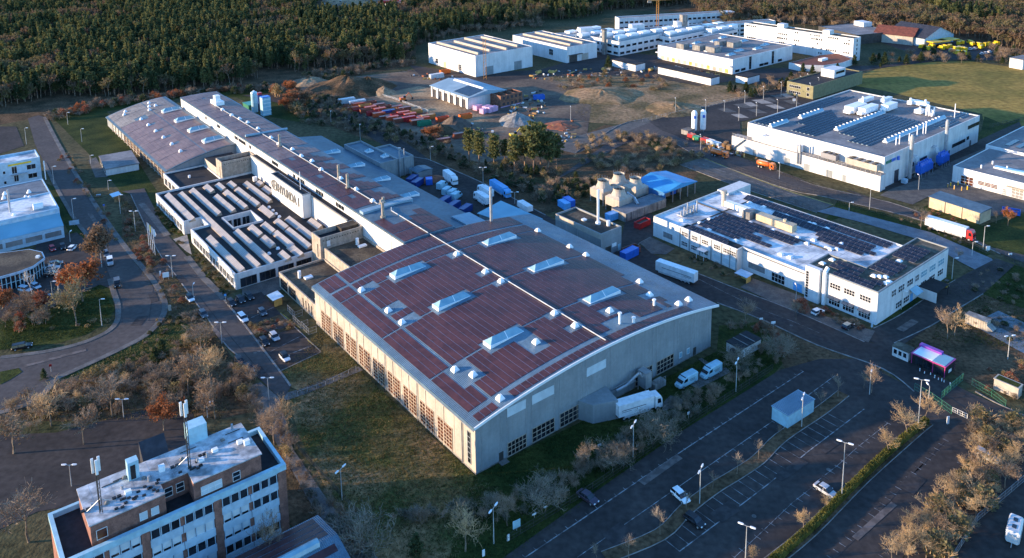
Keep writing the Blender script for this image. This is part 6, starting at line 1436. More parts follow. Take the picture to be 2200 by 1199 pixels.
for px, py, c, l_ in ((912,270,'green','green roll-off skip with black load at the end of the skip yard'),(879,260,'red','dark red skip with white cover beside the green one'),(897,267,'brownred','brown red skip between white covered and green skips'),(835,246,'navy','skip with bright blue cover in the skip yard'),(919,256,'ochre','ochre skip with light blue cover in the skip yard'),(951,261,'tomato','orange red skip standing alone beside the gravel heap'),(952,308,'brownred','brown container at the lower edge of the building site'),(1000,255,'orange','orange skip lying beside the grey gravel heap'),(956,158,'orange','bright orange skip in front of the big far hall'),(988,296,'brownred','brown red beam stack container near the pines')):
    container(px, py, 14, -2.2, c, l_, 6.6, 2.4, 2.4, c in ('green','tomato','orange'), None, name='roll_off_skip')
for px, py, l_ in ((768,226,'long row of white site cabins at the far end of the skip yard'),(745,222,'single white cabin behind the autumn trees'),(938,168,'white site cabin in front of the far hall')): container(px, py, 14, -2.2, 'lightgrey', l_, 9, 2.8, 2.6, name='site_cabin')
container(1158,214,10,-1,'blue','blue and red skip beside the meadow edge',6,2.6,2.4,True,name='skip'); container(1106,212,4,4,'orange','orange skip tipped beside the brick shell',6,2.6,2.4,True,name='skip')
for px, py, dx, dy, c, l_, n in ((886,393,12,-8,'navy','first dark blue container along the factory hall eave',6),(897,400,12,-8,'navy','second dark blue container, beside the rust heap',6),(922,396,2,8,'blue','upright blue tank box beside the rust coloured heap',3),(955,440,12,-8,'navy','dark blue container below the row of white vans',6),(975,450,12,-8,'navy','dark blue container beside the camper lorry',6),(1000,458,12,-8,'navy','dark blue container under the cyan roof edge',6),(1318,471,22,-8,'skyblue','blue container at the end of the concrete basin',6),(1212,447,14,9,'skyblue','light blue container behind the boiler house',5),(1222,441,14,9,'blue','dark blue container behind the light blue one',5),(1352,553,20,-10,'blue','blue tarpaulin covered container at the boiler house door',6.5)): container(px, py, dx, dy, c, l_, n, 2.6, 2.4)
container(1356,545,-26,10,'brownred','rusty open skip between two concrete walls',6,2.2,2.4,True,name='skip')
for i, (px, py, c) in enumerate(((1486,296,'red'),(1497,301,'green'),(1514,305,'red'),(1527,309,'lightgrey'),(1540,314,'paleblue'))): container(px, py, 10, 3, c, ['red box nearest the silos','green box in the row below the silos','second red box in the row below the silos','grey box in the row below the silos','pale blue box at the right end of the row below the silos'][i], 3.4, 1.8, 2.2)
container(2172,460,12,2,'blue','blue skip on the grass right of the tan shed',5.5,1.8,2.3,True,name='skip')
# caravan, forklift, digger
p = G(2178,1152); t = thing('caravan', 'pale rounded trailer with two roof hatches at the bottom right corner', 'trailer', (p.x, p.y, .05), R(52))
b = MB(); b.loft([sec(-2.8,1.0,.5,2.2,.25),sec(-2.5,1.15,.4,2.7,.3),sec(2.4,1.15,.4,2.7,.3),sec(2.8,1.0,.5,2.1,.25)]); b.part('body','p_lightgrey',t)
for x in (-1,1): MB().box(x-.5,x+.5,-.35,.35,2.7,2.76).part('roof_hatch','glass',t)
for s in (-1,1): wheel(t, (0, s*1.05, .32))
b = MB(); b.tube((-2.8,0,.5),(-4,0,.45),.08,n=5); b.part('drawbar','galv',t)
p = G(2033,617); t = thing('forklift', 'yellow forklift under the delivery canopy of the solar office', 'forklift', (p.x, p.y, .1), R(40))
b = MB(); b.loft([sec(-1.2,.5,.3,1.2,.1),sec(.6,.5,.3,.9,.1)]); b.part('body','p_yellow',t); b = MB(); [b.cyl(x,y,.9,2.1,.05,n=4) for x in (-.7,.5) for y in (-.45,.45)]; b.box(-.8,.6,-.5,.5,2.1,2.16); b.part('overhead_guard','dark_frame',t)
b = MB(); [b.box(.75,.85,s-.06,s+.06,.1,2.4) for s in (-.35,.35)]; [b.box(.85,1.9,s-.06,s+.06,.1,.16) for s in (-.35,.35)]; b.part('mast','dark_frame',t)
for x in (-.8,.5):
    for s in (-1,1): wheel(t, (x, s*.45, .28), .28,.2)
for px, py, c, l_ in ((866,217,'orange','orange digger on the dirt track of the building site'),(1103,296,'yellow','small yellow digger behind the tall pines')):
    p = G(px, py); t = thing('digger', l_, 'digger', (p.x, p.y, .05), R(20))
    [MB().box(-1.8,1.8,s*1.1-.3,s*1.1+.3,0,.8).part('track','rubber',t) for s in (-1,1)]; MB().box(-1.7,1.2,-1.3,1.3,.9,2).part('house','p_'+c,t); MB().box(.1,1.4,-1.2,-.1,2,3).part('cab','glass',t)
    b = MB(); b.tube((1,.4,1.8),(3.6,.4,4.2),.25,n=5); b.tube((3.6,.4,4.2),(5.2,.4,1.4),.2,n=5); b.part('boom','p_'+c,t); MB().box(4.8,5.8,-.1,.9,.4,1.5).part('bucket','dark_frame',t)
# masonry pallets, timber stacks
for i, (px, py) in enumerate(((1040,243),(1046,239),(1026,236),(1053,241),(1060,239))):
    p = G(px, py); t = thing('foam_pallet', ['tall lilac wrapped block pallet in front of the new hall','second lilac wrapped block pallet, behind the tall one','single pink pallet at the corner of the new hall','lilac wrapped pallet third in the row','last lilac wrapped pallet, nearest the brick shell'][i], 'pallet', (p.x, p.y, .05), R(51))
    MB().box(-2.2,2.2,-1.4,1.4,.15,2.6+.4*(i%2)).part('block_stack','p_pinkfoam',t); MB().box(-2.2,2.2,-1.3,1.3,0,.14).part('pallet_base','wood',t)
for i in range(14):
    px, py = random.choice(((1150,158),(1180,155),(1290,150),(1420,152),(1500,160))); px += random.uniform(-24,24); py += random.uniform(-3,3)
    p = G(px, py); t = thing('timber_stack', 'stack of yellow timber in the yard before the far halls', 'stack', (p.x, p.y, .08), R(random.choice((45,50,140))), 'timber stacks in the far yard')
    for k in range(3): MB().box(-2,2,-1.1+.75*k,-.45+.75*k,.1,1.4+.3*(k%2)).part('plank_bundle','timber_yellow' if i % 3 else 'concrete_wall',t)
for i, (px, py) in enumerate(((1556,318),(1566,322),(1560,314))):
    p = G(px, py); t = thing('pallet_stack', 'stack of brown wooden pallets beside the orange tanker', 'stack', (p.x, p.y, .1), R(50), 'pallet stacks by the tanker')
    for k in range(9): MB().box(-1,1,-.8,.8,.05+.24*k,.22+.24*k).part('pallet','wood',t)

# ------------------------------------------------------------------ street lamps, fences, signs, flagpoles
def lamp(bx, by, tx, ty, label, heads=1, ang=0, group='street lamps', lean=0):
    h_ = max(3.5, min(13, hgt(bx, by, tx, ty))); p = G(bx, by)
    t = thing('street_lamp', label, 'street lamp', p, R(ang), group)
    b = MB(); b.cyl(0,0,0,h_*.3,.11,.10,8); b.cyl(0,0,h_*.3,h_,.10,.06,8); b.part('pole','pole_metal',t)
    for k in range(heads):
        s = 1 if k == 0 else -1
        b = MB(); b.tube((0,0,h_-.05),(s*.7,0,h_+.08),.05,n=5); arm = b.part('arm','pole_metal',t)
        b = MB(); b.loft([[(s*(.55+x),-w_,h_+.02),(s*(.55+x),w_,h_+.02),(s*(.55+x),w_*.8,h_+.2),(s*(.55+x),-w_*.8,h_+.2)] for x, w_ in ((0,.1),(.25,.19),(.8,.16),(1.0,.08))]); b.part('lamp_head','lamp_head',arm)
    return t
for a in [
 (1808,1072,1817,951,'tall double headed lamp at the hedge beside the silver saloon',2,150),(1503,1083,1507,1008,'double headed lamp in the young tree strip of the car park',2,60),(1601,1215,1602,1130,'double headed lamp at the bottom edge of the car park',2,150),
 (1972,920,1978,816,'tall lamp beside the bare trees at the hedge end',2,160),(1722,918,1725,852,'lamp beside the pale blue box on the car park',2,60),(1868,848,1872,802,'lamp at the upper end of the young tree strip',1,60),
 (1360,982,1362,912,'double headed lamp in the dark verge along the gable',2,60),(1061,1168,1062,1092,'double headed lamp beside the big bare bush',2,60),(1581,842,1583,776,'double headed lamp behind the two white blue vans',2,60),
 (477,738,477,693,'double headed lamp at the drive kerb beside red leaved trees',2,0),(416,643,417,613,'lamp beside the white car with black roof',1,90),(371,597,367,550,'lamp at the drive opposite the office corner',2,0),(291,497,287,454,'lamp at the drive beside the entrance hedges',2,0),(259,459,258,419,'short lamp beside the wooden shelter',1,0),
 (219,700,213,643,'lamp on the lawn island at the street bend',1,0),(219,575,213,524,'lamp behind the orange brown tree',1,20),(158,470,154,428,'lamp on the left pavement beside the blue roofed workshop',1,20),(116,396,112,358,'lamp on the pavement beside the left office',1,10),(151,520,148,500,'short lamp at the corner of the left workshop',1,90),
 (114,646,107,605,'lamp beside the birch in the showroom yard',1,0),(266,897,261,858,'lamp with green ring in the thicket',2,0),(154,1045,148,999,'double headed lamp at the lower left car park',2,0),(446,897,443,875,'lamp half hidden by red leaves behind the brick office',1,30),
 (578,860,577,812,'double headed lamp at the foot of the drive',2,0),(735,1075,731,1008,'double headed lamp on the meadow beside the path',2,60),(176,305,176,277,'lamp on the grass beside the lower vaulted hall',1,0),(146,268,143,242,'farther lamp on the grass beside the lower vaulted hall',1,0),(233,408,232,388,'small lamp in front of the flat store',1,0),(195,352,193,334,'small lamp left of the flat store',1,0),(57,310,60,275,'lamp at the upper end of the left street',1,0),
 (774,300,773,269,'lamp in the shrubs above the yard block',1,90),(925,346,926,315,'lamp at the yard kerb beside the brown container',1,0),(711,262,711,240,'lamp in the dark shrubs near the skip yard',1,90),(1038,393,1039,360,'lamp at the yard kerb opposite the white lorry',2,0),(1106,438,1107,413,'lamp beside the long blue trailer',2,0),
 (1226,262,1227,230,'lamp beside the paved ramp of the building site',1,90),(1710,645,1707,614,'lamp in front of the blue office door',1,90),(1936,665,1943,626,'lamp in front of the shaded wing of the solar office',1,0),(2045,600,2050,555,'lamp beside the delivery canopy',1,0),(2088,550,2091,520,'lamp beside the articulated lorry',1,0),(2112,535,2115,486,'white post lamp at the road junction',1,0),(1824,455,1825,437,'lamp beside the blue paved road',1,0),(1868,450,1870,402,'white post at the road right of the paved lot',1,90),
 (1973,408,1975,377,'white post beside the far workshop yard',1,90),(2165,772,2176,722,'double headed lamp at the pale path on the right',2,10),(1995,860,2030,830,'low lamp at the pavilion front',1,90),(1674,385,1674,352,'white lamp post at the ledge of the solar factory',1,90),(1505,322,1506,291,'white lamp post below the silos',1,90)]: lamp(*a)
for i, (bx, by, ty) in enumerate(((1600,222,197),(1640,214,187),(1678,208,178),(1587,260,232),(1625,250,222),(1670,245,215),(1711,232,202),(1556,240,218),(1516,242,216),(1451,245,212),(1740,212,180),(1758,200,168),(1720,190,165),(1735,188,160))):
    lamp(bx, by, bx, ty, 'plain lamp post on the east car park', 1, 90, 'lamp posts of the east car park')
for i in range(4):
    p = G(321+4.2*i, 535+4.5*i); t = thing('flagpole', ['flagpole farthest from the entrance, first of four','second flagpole of the four at the entrance','third flagpole of the four at the entrance','flagpole with the hanging white flag, last of four'][i], 'flagpole', p, 0, 'flagpoles at the entrance')
    MB().cyl(0,0,0,9.4,.09,.05,8).part('pole','lamp_head',t)
    b = MB(); b.add([(0.06,0,9.2),(.5,.05,8.9),(.95,-.04,7.2),(.6,.06,6.4),(.06,0,6.6)], [(0,1,2,3,4)]); b.add([(0.06,.03,9.2),(.5,.08,8.9),(.95,-.01,7.2),(.6,.09,6.4),(.06,.03,6.6)], [(4,3,2,1,0)]); b.part('flag',['p_lightgrey','p_yellow','p_lightgrey','lamp_head'][i],t)
def fence(pts, label, h_=1.8, step=2.5, material='fenced', rail=True, mesh=True, color=None):
    W = line_pts(pts); t = thing('fence', label, 'fence', W[0])
    O_ = W[0]; Wl = [w_-O_ for w_ in W]; col = color or 'p_fenced'
    post = MB().cyl(0,0,0,h_,.05,n=5).mesh('post', col)
    for a, b in zip(Wl, Wl[1:]):
        n = max(1, int((b-a).length/step))
        for i in range(n): q = a.lerp(b, i/n); ob('post', post, t, q)
    ob('post', post, t, Wl[-1])
    m_ = MB()
    for z in ([h_-.05, h_*.5, .1] if mesh else [h_-.05]): ribbon(m_, Wl, .04, z, z+.05)
    if mesh:
        for a, b in zip(Wl, Wl[1:]):
            n = max(1, int((b-a).length/.35))
            for i in range(n): q = a.lerp(b, i/n); m_.box(q.x-.012,q.x+.012,q.y-.012,q.y+.012,.05,h_)
    m_.part('wire_mesh', col, t); return t
fence([(1965,838),(2002,860),(2044,890)], 'green wire fence left of the entrance gate')
fence([(2088,828),(2130,852),(2160,875)], 'green wire fence beside the concrete cabin', 1.8)
fence([(2022,858),(2068,818)], 'open green sliding gate with white plates at the pavilion', 2.0, 1.6)
fence([(2046,885),(2078,900)], 'low white framed barrier at the car park entrance', 1.2, 1.0, color='lamp_head')
fence([(1505,338),(1571,363),(1700,408),(1780,424)], 'dark wire fence along the road before the ledge', 2.0, 2.6, color='dark_frame')
fence([(1460,354),(1560,392),(1680,430),(1755,456)], 'dark wire fence along the lower edge of the paved lot', 2.0, 2.6, color='dark_frame')
fence([(1600,345),(1700,385),(1820,425)], 'low dark fence at the foot of the factory ledge', 1.6, 2.4, color='dark_frame')
fence([(1785,432),(1900,462),(2000,490),(2120,545)], 'dark wire fence between the road and blue paved way', 1.6, 2.6, color='dark_frame')
fence([(2140,545),(2200,575),(2290,600)], 'dark blue bar fence at the right road', 2.0, 1.6, color='slate_roof')
fence([(1960,545),(2010,520)], 'short dark fence behind the solar office wing', 1.6, 2, color='dark_frame')
fence([(640,850),(700,828),(765,795)], 'rail beside the footpath to the hall gate', 1.1, 2.0, mesh=False, color='galv')
fence([(1090,1165),(1250,1068),(1460,925),(1660,795)], 'dark wire fence between gable verge and car park', 1.6, 3.0, color='dark_frame')
fence([(2200,1035),(2100,1120),(2040,1215)], 'grey wire fence beside the rounded trailer', 1.6, 2.5, color='galv')
fence([(612,935),(690,1020),(800,1140)], 'thin wire fence along the left meadow edge', 1.2, 3, color='dark_frame')
fence([(800,200),(845,212),(920,240)], 'pale concrete wall strip beside the dirt track', 1.0, 3, color='lamp_head')
fence([(1380,262),(1460,245),(1540,225),(1640,205)], 'thin fence between the meadow and east car park', 1.8, 3, color='galv')
fence([(2125,275),(2190,260),(2290,240)], 'dark fence at the end of the field', 1.8, 3, color='dark_frame')
for k, (x0, y0) in enumerate(((618,668),(630,690),(648,704))):
    fence([(x0,y0),(x0+16,y0+16),(x0+32,y0+10)], ['glazed bicycle pen farthest from the hall gates','middle glazed bicycle pen beside the annex','glazed bicycle pen nearest the hall gates'][k], 1.9, 1.4, color='galv')
def sign(bx, by, w_, h_, z, material, label, ang=-39, post='pole_metal', legs=1):
    t = thing('sign', label, 'sign', G(bx, by), R(ang))
    for x in ((0,) if legs == 1 else (-w_*.4, w_*.4)): MB().cyl(x,0,0,z+.05,.05,n=6).part('post',post,t)
    MB().box(-w_/2,w_/2,-.06,.06,z,z+h_).part('panel',material,t)
for a in [(1110,1140,1.6,1.6,.6,'p_cyan','square pale sign board at the car park corner',30),(1092,1163,.5,1.3,.1,'lamp_head','narrow white sign post beside the square board',30),(1039,1196,.5,1.3,.1,'lamp_head','narrow white sign post at the bottom edge',30),(1288,963+3,.9,.5,.8,'lamp_head','small white sign at the fence nearest the gable middle',30),
          (1370,967,.7,.6,.9,'lamp_head','small white sign at the fence below the lamp',30),(1479,898,.7,.6,.9,'lamp_head','small white sign at the fence behind the exhibition lorry',30),(1148,1112,.8,.3,.6,'lamp_head','low white plate at the fence near the square board',30),(1172,1096,.8,.3,.6,'lamp_head','second low white plate at the fence',30),
          (160,485,3.2,1.6,.4,'p_paleblue','wide pale sign board on the verge of the left street',20),(357,601,1.8,1.6,.8,'lamp_head','white two post sign board beside the drive',20,'pole_metal',2),(345,594,.5,1.6,.2,'lamp_head','narrow white pillar sign beside the two post board',20),(365,668,.8,1.8,0,'cream_wall','pale pillar sign in the shrubs of the street bend',20),
          (224,452,.6,.6,1.8,'p_blue','small blue traffic sign at the wooden shelter',20),(110,800,.6,.6,1.6,'tail_red','round red traffic sign at the lower street bend',20),(212,423,1.6,.7,.4,'p_paleblue','low pale sign beside the wooden shelter',20),(2122,541,1.4,1.4,.5,'lamp_head','white sign panel at the right road junction',10),(2170,553,1.2,.6,.8,'lamp_head','small white plate on the dark bar fence',10),
          (1635,697,.9,.5,1.4,'lamp_head','white plate at the road beside the garage row',10),(1661,704,1.2,.6,1.2,'lamp_head','white and red plate beside the garage row',10),(2036,913,.6,1.8,.3,'lamp_head','white pillar sign at the end of the hedge',10),(1706,222,1.6,1.4,1.2,'lamp_head','white board on the east car park',0),(2024,795,.8,.8,.8,'lamp_head','white notice behind the pavilion',10),
          (485,647,.6,.6,1.6,'p_skyblue','small blue parking sign at the black cars',10),(1873,705,.5,1.4,.3,'p_paleblue','narrow pale sign at the solar office corner',10)]: sign(*a)
for i, (px, py) in enumerate(((1976,798),(1986,803),(2008,813),(2016,817),(2023,820),(2028,822),(2041,829),(1999,806))):
    t = thing('bollard', 'white bollard in the row before the dark pavilion', 'bollard', G(px, py), 0, 'bollards before the pavilion')
    MB().cyl(0,0,0,.75,.12,.09,8).part('post','lamp_head',t); MB().cyl(0,0,.75,.9,.14,.05,8).part('cap','tail_red' if i % 2 else 'lamp_head',t)
for i, (px, py) in enumerate(((2036,403),(2042,400),(2050,407),(2058,398),(2066,410),(2078,408),(2074,398))):
    t = thing('bollard', 'yellow and pale bollard at the workshop loading doors', 'bollard', G(px, py), 0, 'bollards at the workshop doors'); MB().cyl(0,0,0,1.6,.2,n=8).part('post','p_yellow' if i % 2 else 'timber_yellow',t); MB().cyl(0,0,1.6,1.7,.2,.05,8).part('cap','lamp_head',t)
# paved bay islands of the east car park
for i, (x, y, w_) in enumerate(((1596,228,44),(1636,219,44),(1674,209,40),(1706,200,42),(1560,238,40),(1588,250,36),(1626,240,40),(1664,230,40),(1700,220,36),(1612,225,30),(1652,215,30),(1690,206,30))):
    o_ = sheet('pavement', [(x-w_*.5,y-3.4),(x+w_*.05,y-5),(x+w_*.6,y+4),(x,y+4.4)], 'light_pavement' if i % 2 else 'paver', .14)

# ------------------------------------------------------------------ vegetation
def proj(p):
    v = Vector((p.x, p.y, p.z-H)); d = v.dot(fw)
    return CX+F*v.dot(rt)/d, CY+F*v.dot(dn)/d
def rnd(a, b): return random.uniform(a, b)
def leafquad(b, c, s, mi=0):
    u = Vector((rnd(-1,1), rnd(-1,1), rnd(-1,1))).normalized(); v = u.orthogonal().normalized(); v.rotate(Matrix.Rotation(rnd(0,6.28), 3, u)); w_ = u.cross(v)
    b.add([c-v*s, c+w_*s*.7, c+v*s, c-w_*s*.7], [(0,1,2,3)], mi)
def branch(bt, bc, tips, p, d, ln, r, lev, maxlev, spread, up, gn):
    """a limb, its side branches and twigs; limbs go to bt, twigs to bc"""
    n = 3 if lev < 2 else 2; q = p.copy(); dd = d.copy()
    for i in range(n):
        dd = (dd + Vector((rnd(-1,1),rnd(-1,1),rnd(-.6,1)))*.16 + Vector((0,0,up*.07))).normalized()
        e = q + dd*(ln/n); rr = r*(1-.28*(i+1)/n)
        (bt if lev < 2 else bc).tube(q, e, r*(1-.28*i/n), rr, n=5 if lev == 0 else (4 if lev == 1 else 3), cap=False)
        q = e
        if lev < maxlev and (lev > 0 or i > 0):
            for k in range(gn[lev]):
                a = dd.orthogonal().normalized(); a.rotate(Matrix.Rotation(rnd(0,6.28), 3, dd))
                nd = (dd*(1-spread)+a*spread+Vector((0,0,up*.18))).normalized()
                branch(bt, bc, tips, q, nd, ln*rnd(.55,.8), max(r*.58, .028), lev+1, maxlev, spread, up, gn)
    if lev >= maxlev: tips.append(q)
def bare_tree(seed, trunk='bark', twig='twig', leafm=None, leaves=0, ls=.22, spread=.55, up=1.0, clear=.25, lev=5, gn=(3,2,2,2), stems=1):
    random.seed(seed); bt, bc, tips = MB(), MB(), []
    for s in range(stems):
        d = Vector((rnd(-.5,.5),rnd(-.5,.5),1)).normalized() if stems > 1 else Vector((rnd(-.06,.06),rnd(-.06,.06),1)).normalized()
        p = Vector((rnd(-.3,.3),rnd(-.3,.3),-.1)) if stems > 1 else Vector((0,0,-.1))
        if clear > 0: q = p+d*10*clear; bt.tube(p, q, .19, .15, n=6, cap=False); p = q
        branch(bt, bc, tips, p, d, 10*(.42 if stems == 1 else .36), .14 if stems == 1 else .07, 0, lev-1, spread, up, gn)
    zmax = max(v[2] for v in bc.v+bt.v); k = 10/zmax
    bt.v = [(x*k,y*k,z*k) for x,y,z in bt.v]; bc.v = [(x*k,y*k,z*k) for x,y,z in bc.v]
    mats = [twig]
    if leafm:
        mats.append(leafm)
        for i in range(leaves):
            t = random.choice(tips)*k; leafquad(bc, t+Vector((rnd(-.5,.5),rnd(-.5,.5),rnd(-.6,.4))), ls*rnd(.6,1.3), 1)
    return bt.mesh('trunk', trunk), bc.mesh('crown', mats)
def pine(seed, quads, dense, leafm='pine_needles', clear=.45, rad=2.1, size=.42, trunk='pine_bark', cone=False):
    random.seed(seed); bt, bc = MB(), MB(); top = Vector((rnd(-.3,.3),rnd(-.3,.3),9.4))
    bt.tube((0,0,-.2), top*.55, .20, .14, n=6, cap=False); bt.tube(top*.55, top, .14, .04, n=5, cap=False)
    nb = dense; per = max(3, quads//nb)
    for i in range(nb):
        f_ = i/(nb-1); z = 10*(clear+(1-clear)*f_*.96); a = i*2.4+rnd(-.4,.4)
        r_ = rad*((1-f_)**.75 if cone else (.35+.65*math.sin(math.pi*min(1,f_*.8+.18))))*rnd(.6,1.15)
        e = Vector((r_*math.cos(a), r_*math.sin(a), z+rnd(-.2,.5))); s = Vector((0,0,z-.25))+top*0
        bt.tube(s, e*.9+s*.1, .05, .02, n=3, cap=False)
        for k in range(per):
            t = rnd(.35,1.08); c = s.lerp(e, t)+Vector((rnd(-1,1),rnd(-1,1),rnd(-.5,.6)))*(.42+.25*(1-f_)); leafquad(bc, c, size*rnd(.55,1.25))
    return bt.mesh('trunk', trunk), bc.mesh('crown', leafm)
def shrub(seed, leafm, twig='twig', leaves=260, ls=.5, wide=1.0, stems=14):
    random.seed(seed); b = MB()
    for i in range(stems):
        a = rnd(0,6.28); p = Vector((rnd(-1.6,1.6)*wide,rnd(-1.6,1.6)*wide,0)); d = Vector((math.cos(a)*rnd(.1,.55),math.sin(a)*rnd(.1,.55),1)).normalized(); ln = rnd(5,9.6)
        q = p+d*ln*.55; b.tube(p, q, .12, .08, n=3, cap=False)
        for k in range(6):
            e = q+(d+Vector((rnd(-1,1),rnd(-1,1),rnd(-.2,.6)))*.8).normalized()*ln*rnd(.25,.5); b.tube(q, e, .06, .025, n=3, cap=False)
            for j in range(2): f_ = q.lerp(e, rnd(.3,.9)); b.tube(f_, f_+Vector((rnd(-1,1),rnd(-1,1),rnd(0,1)))*1.4, .04, .02, n=3, cap=False)
    for i in range(leaves):
        a, rr, z = rnd(0,6.28), math.sqrt(rnd(0,1)), rnd(.4,1)
        w_ = (3.6*wide)*(1-(z-.45)**2*1.6); leafquad(b, Vector((w_*rr*math.cos(a), w_*rr*math.sin(a), 9.4*z*rnd(.75,1.05)-(rr**2)*2)), ls*rnd(.6,1.3), 1)
    return None, b.mesh('foliage', [twig, leafm])
VEG = {}
def veg(kind, fn, n): VEG[kind] = [fn(100*len(VEG)+i) for i in range(n)]
veg('bare', lambda s: bare_tree(s, twig='twig', leafm='leaf_brown', leaves=50, ls=.13), 4)
veg('gold', lambda s: bare_tree(s, twig='twig_gold', leafm='leaf_olive', leaves=70, ls=.14), 4)
veg('grey', lambda s: bare_tree(s, twig='twig_grey', leafm='leaf_grey', leaves=500, ls=.16, spread=.6, stems=4, clear=0, lev=5, gn=(2,2,2,1)), 3)
veg('young', lambda s: bare_tree(s, twig='twig_grey', spread=.5, clear=.35, lev=4, gn=(3,2,2,2)), 4)
veg('orange', lambda s: bare_tree(s, twig='twig', leafm='leaf_brown', leaves=2200, ls=.26, spread=.45, clear=.12), 2)
veg('red', lambda s: bare_tree(s, twig='twig', leafm='leaf_orange', leaves=2600, ls=.25, spread=.5, clear=.12), 2)
veg('olive', lambda s: bare_tree(s, twig='twig_gold', leafm='leaf_olive', leaves=650, ls=.2, spread=.55, clear=.12), 2)
veg('brown', lambda s: bare_tree(s, twig='twig', leafm='leaf_brown', leaves=260, ls=.24, spread=.55, clear=.18), 4)
veg('birch', lambda s: bare_tree(s, trunk='birch_bark', twig='birch_bark', spread=.5, clear=.3, lev=4, gn=(2,2,1,1)), 2)
veg('pine', lambda s: pine(s, 1300, 40, size=.3, clear=.36, rad=1.9), 4)
veg('darkpine', lambda s: pine(s, 1300, 44, 'pine_dark', size=.36, clear=.12, rad=2.6, cone=True), 3)
veg('far_pine', lambda s: pine(s, 460, 30, 'pine_needles' if s % 3 else 'pine_dark', size=.42, clear=.14+.06*(s%5), rad=1.25+.1*(s%6), cone=s % 2 == 0), 8)
veg('far_brown', lambda s: bare_tree(s, twig='twig', leafm='leaf_brown' if s % 2 else 'leaf_olive', leaves=320, ls=.36, spread=.55, clear=.2, lev=3, gn=(3,2,2)), 5)
veg('shrub', lambda s: shrub(s, 'leaf_brown', leaves=70, ls=.4, stems=22), 4)
veg('shrub_olive', lambda s: shrub(s, 'leaf_olive', 'twig_gold', leaves=220, ls=.5), 3)
veg('shrub_red', lambda s: shrub(s, 'leaf_red', leaves=330, ls=.5), 2)
veg('shrub_orange', lambda s: shrub(s, 'leaf_orange', leaves=380, ls=.5), 2)
veg('shrub_green', lambda s: shrub(s, 'leaf_green', leaves=520, ls=.55), 3)
veg('shrub_grey', lambda s: shrub(s, 'leaf_grey', 'twig_grey', leaves=260, ls=.42), 3)
veg('shrub_dark', lambda s: shrub(s, 'pine_dark', leaves=460, ls=.55), 3)
random.seed(11)
LAB = {'bare':('bare_tree','tree'),'gold':('bare_tree','tree'),'grey':('leafing_tree','tree'),'young':('young_tree','tree'),'orange':('autumn_tree','tree'),'red':('autumn_tree','tree'),'olive':('autumn_tree','tree'),'brown':('autumn_tree','tree'),'birch':('birch_tree','tree'),
       'pine':('pine_tree','tree'),'darkpine':('conifer_tree','tree'),'far_pine':('pine_tree','tree'),'far_brown':('woodland_tree','tree')}
def plant(kind, p, h_, label, group=None, wide=1.0):
    tm, cm = random.choice(VEG[kind]); nm, cat = LAB.get(kind, ('shrub','shrub')); s = h_/10
    t = thing(nm, label, cat, (p.x, p.y, 0), rnd(0,6.28), group); t.scale = (s*wide, s*wide, s)
    if tm: ob('trunk', tm, t)
    ob('crown' if tm else 'foliage', cm, t); return t
def tree(kind, bx, by, ty, label, wide=1.0, group=None): return plant(kind, G(bx, by), max(1.2, min(22, hgt(bx, by, bx, ty))), label, group, wide)
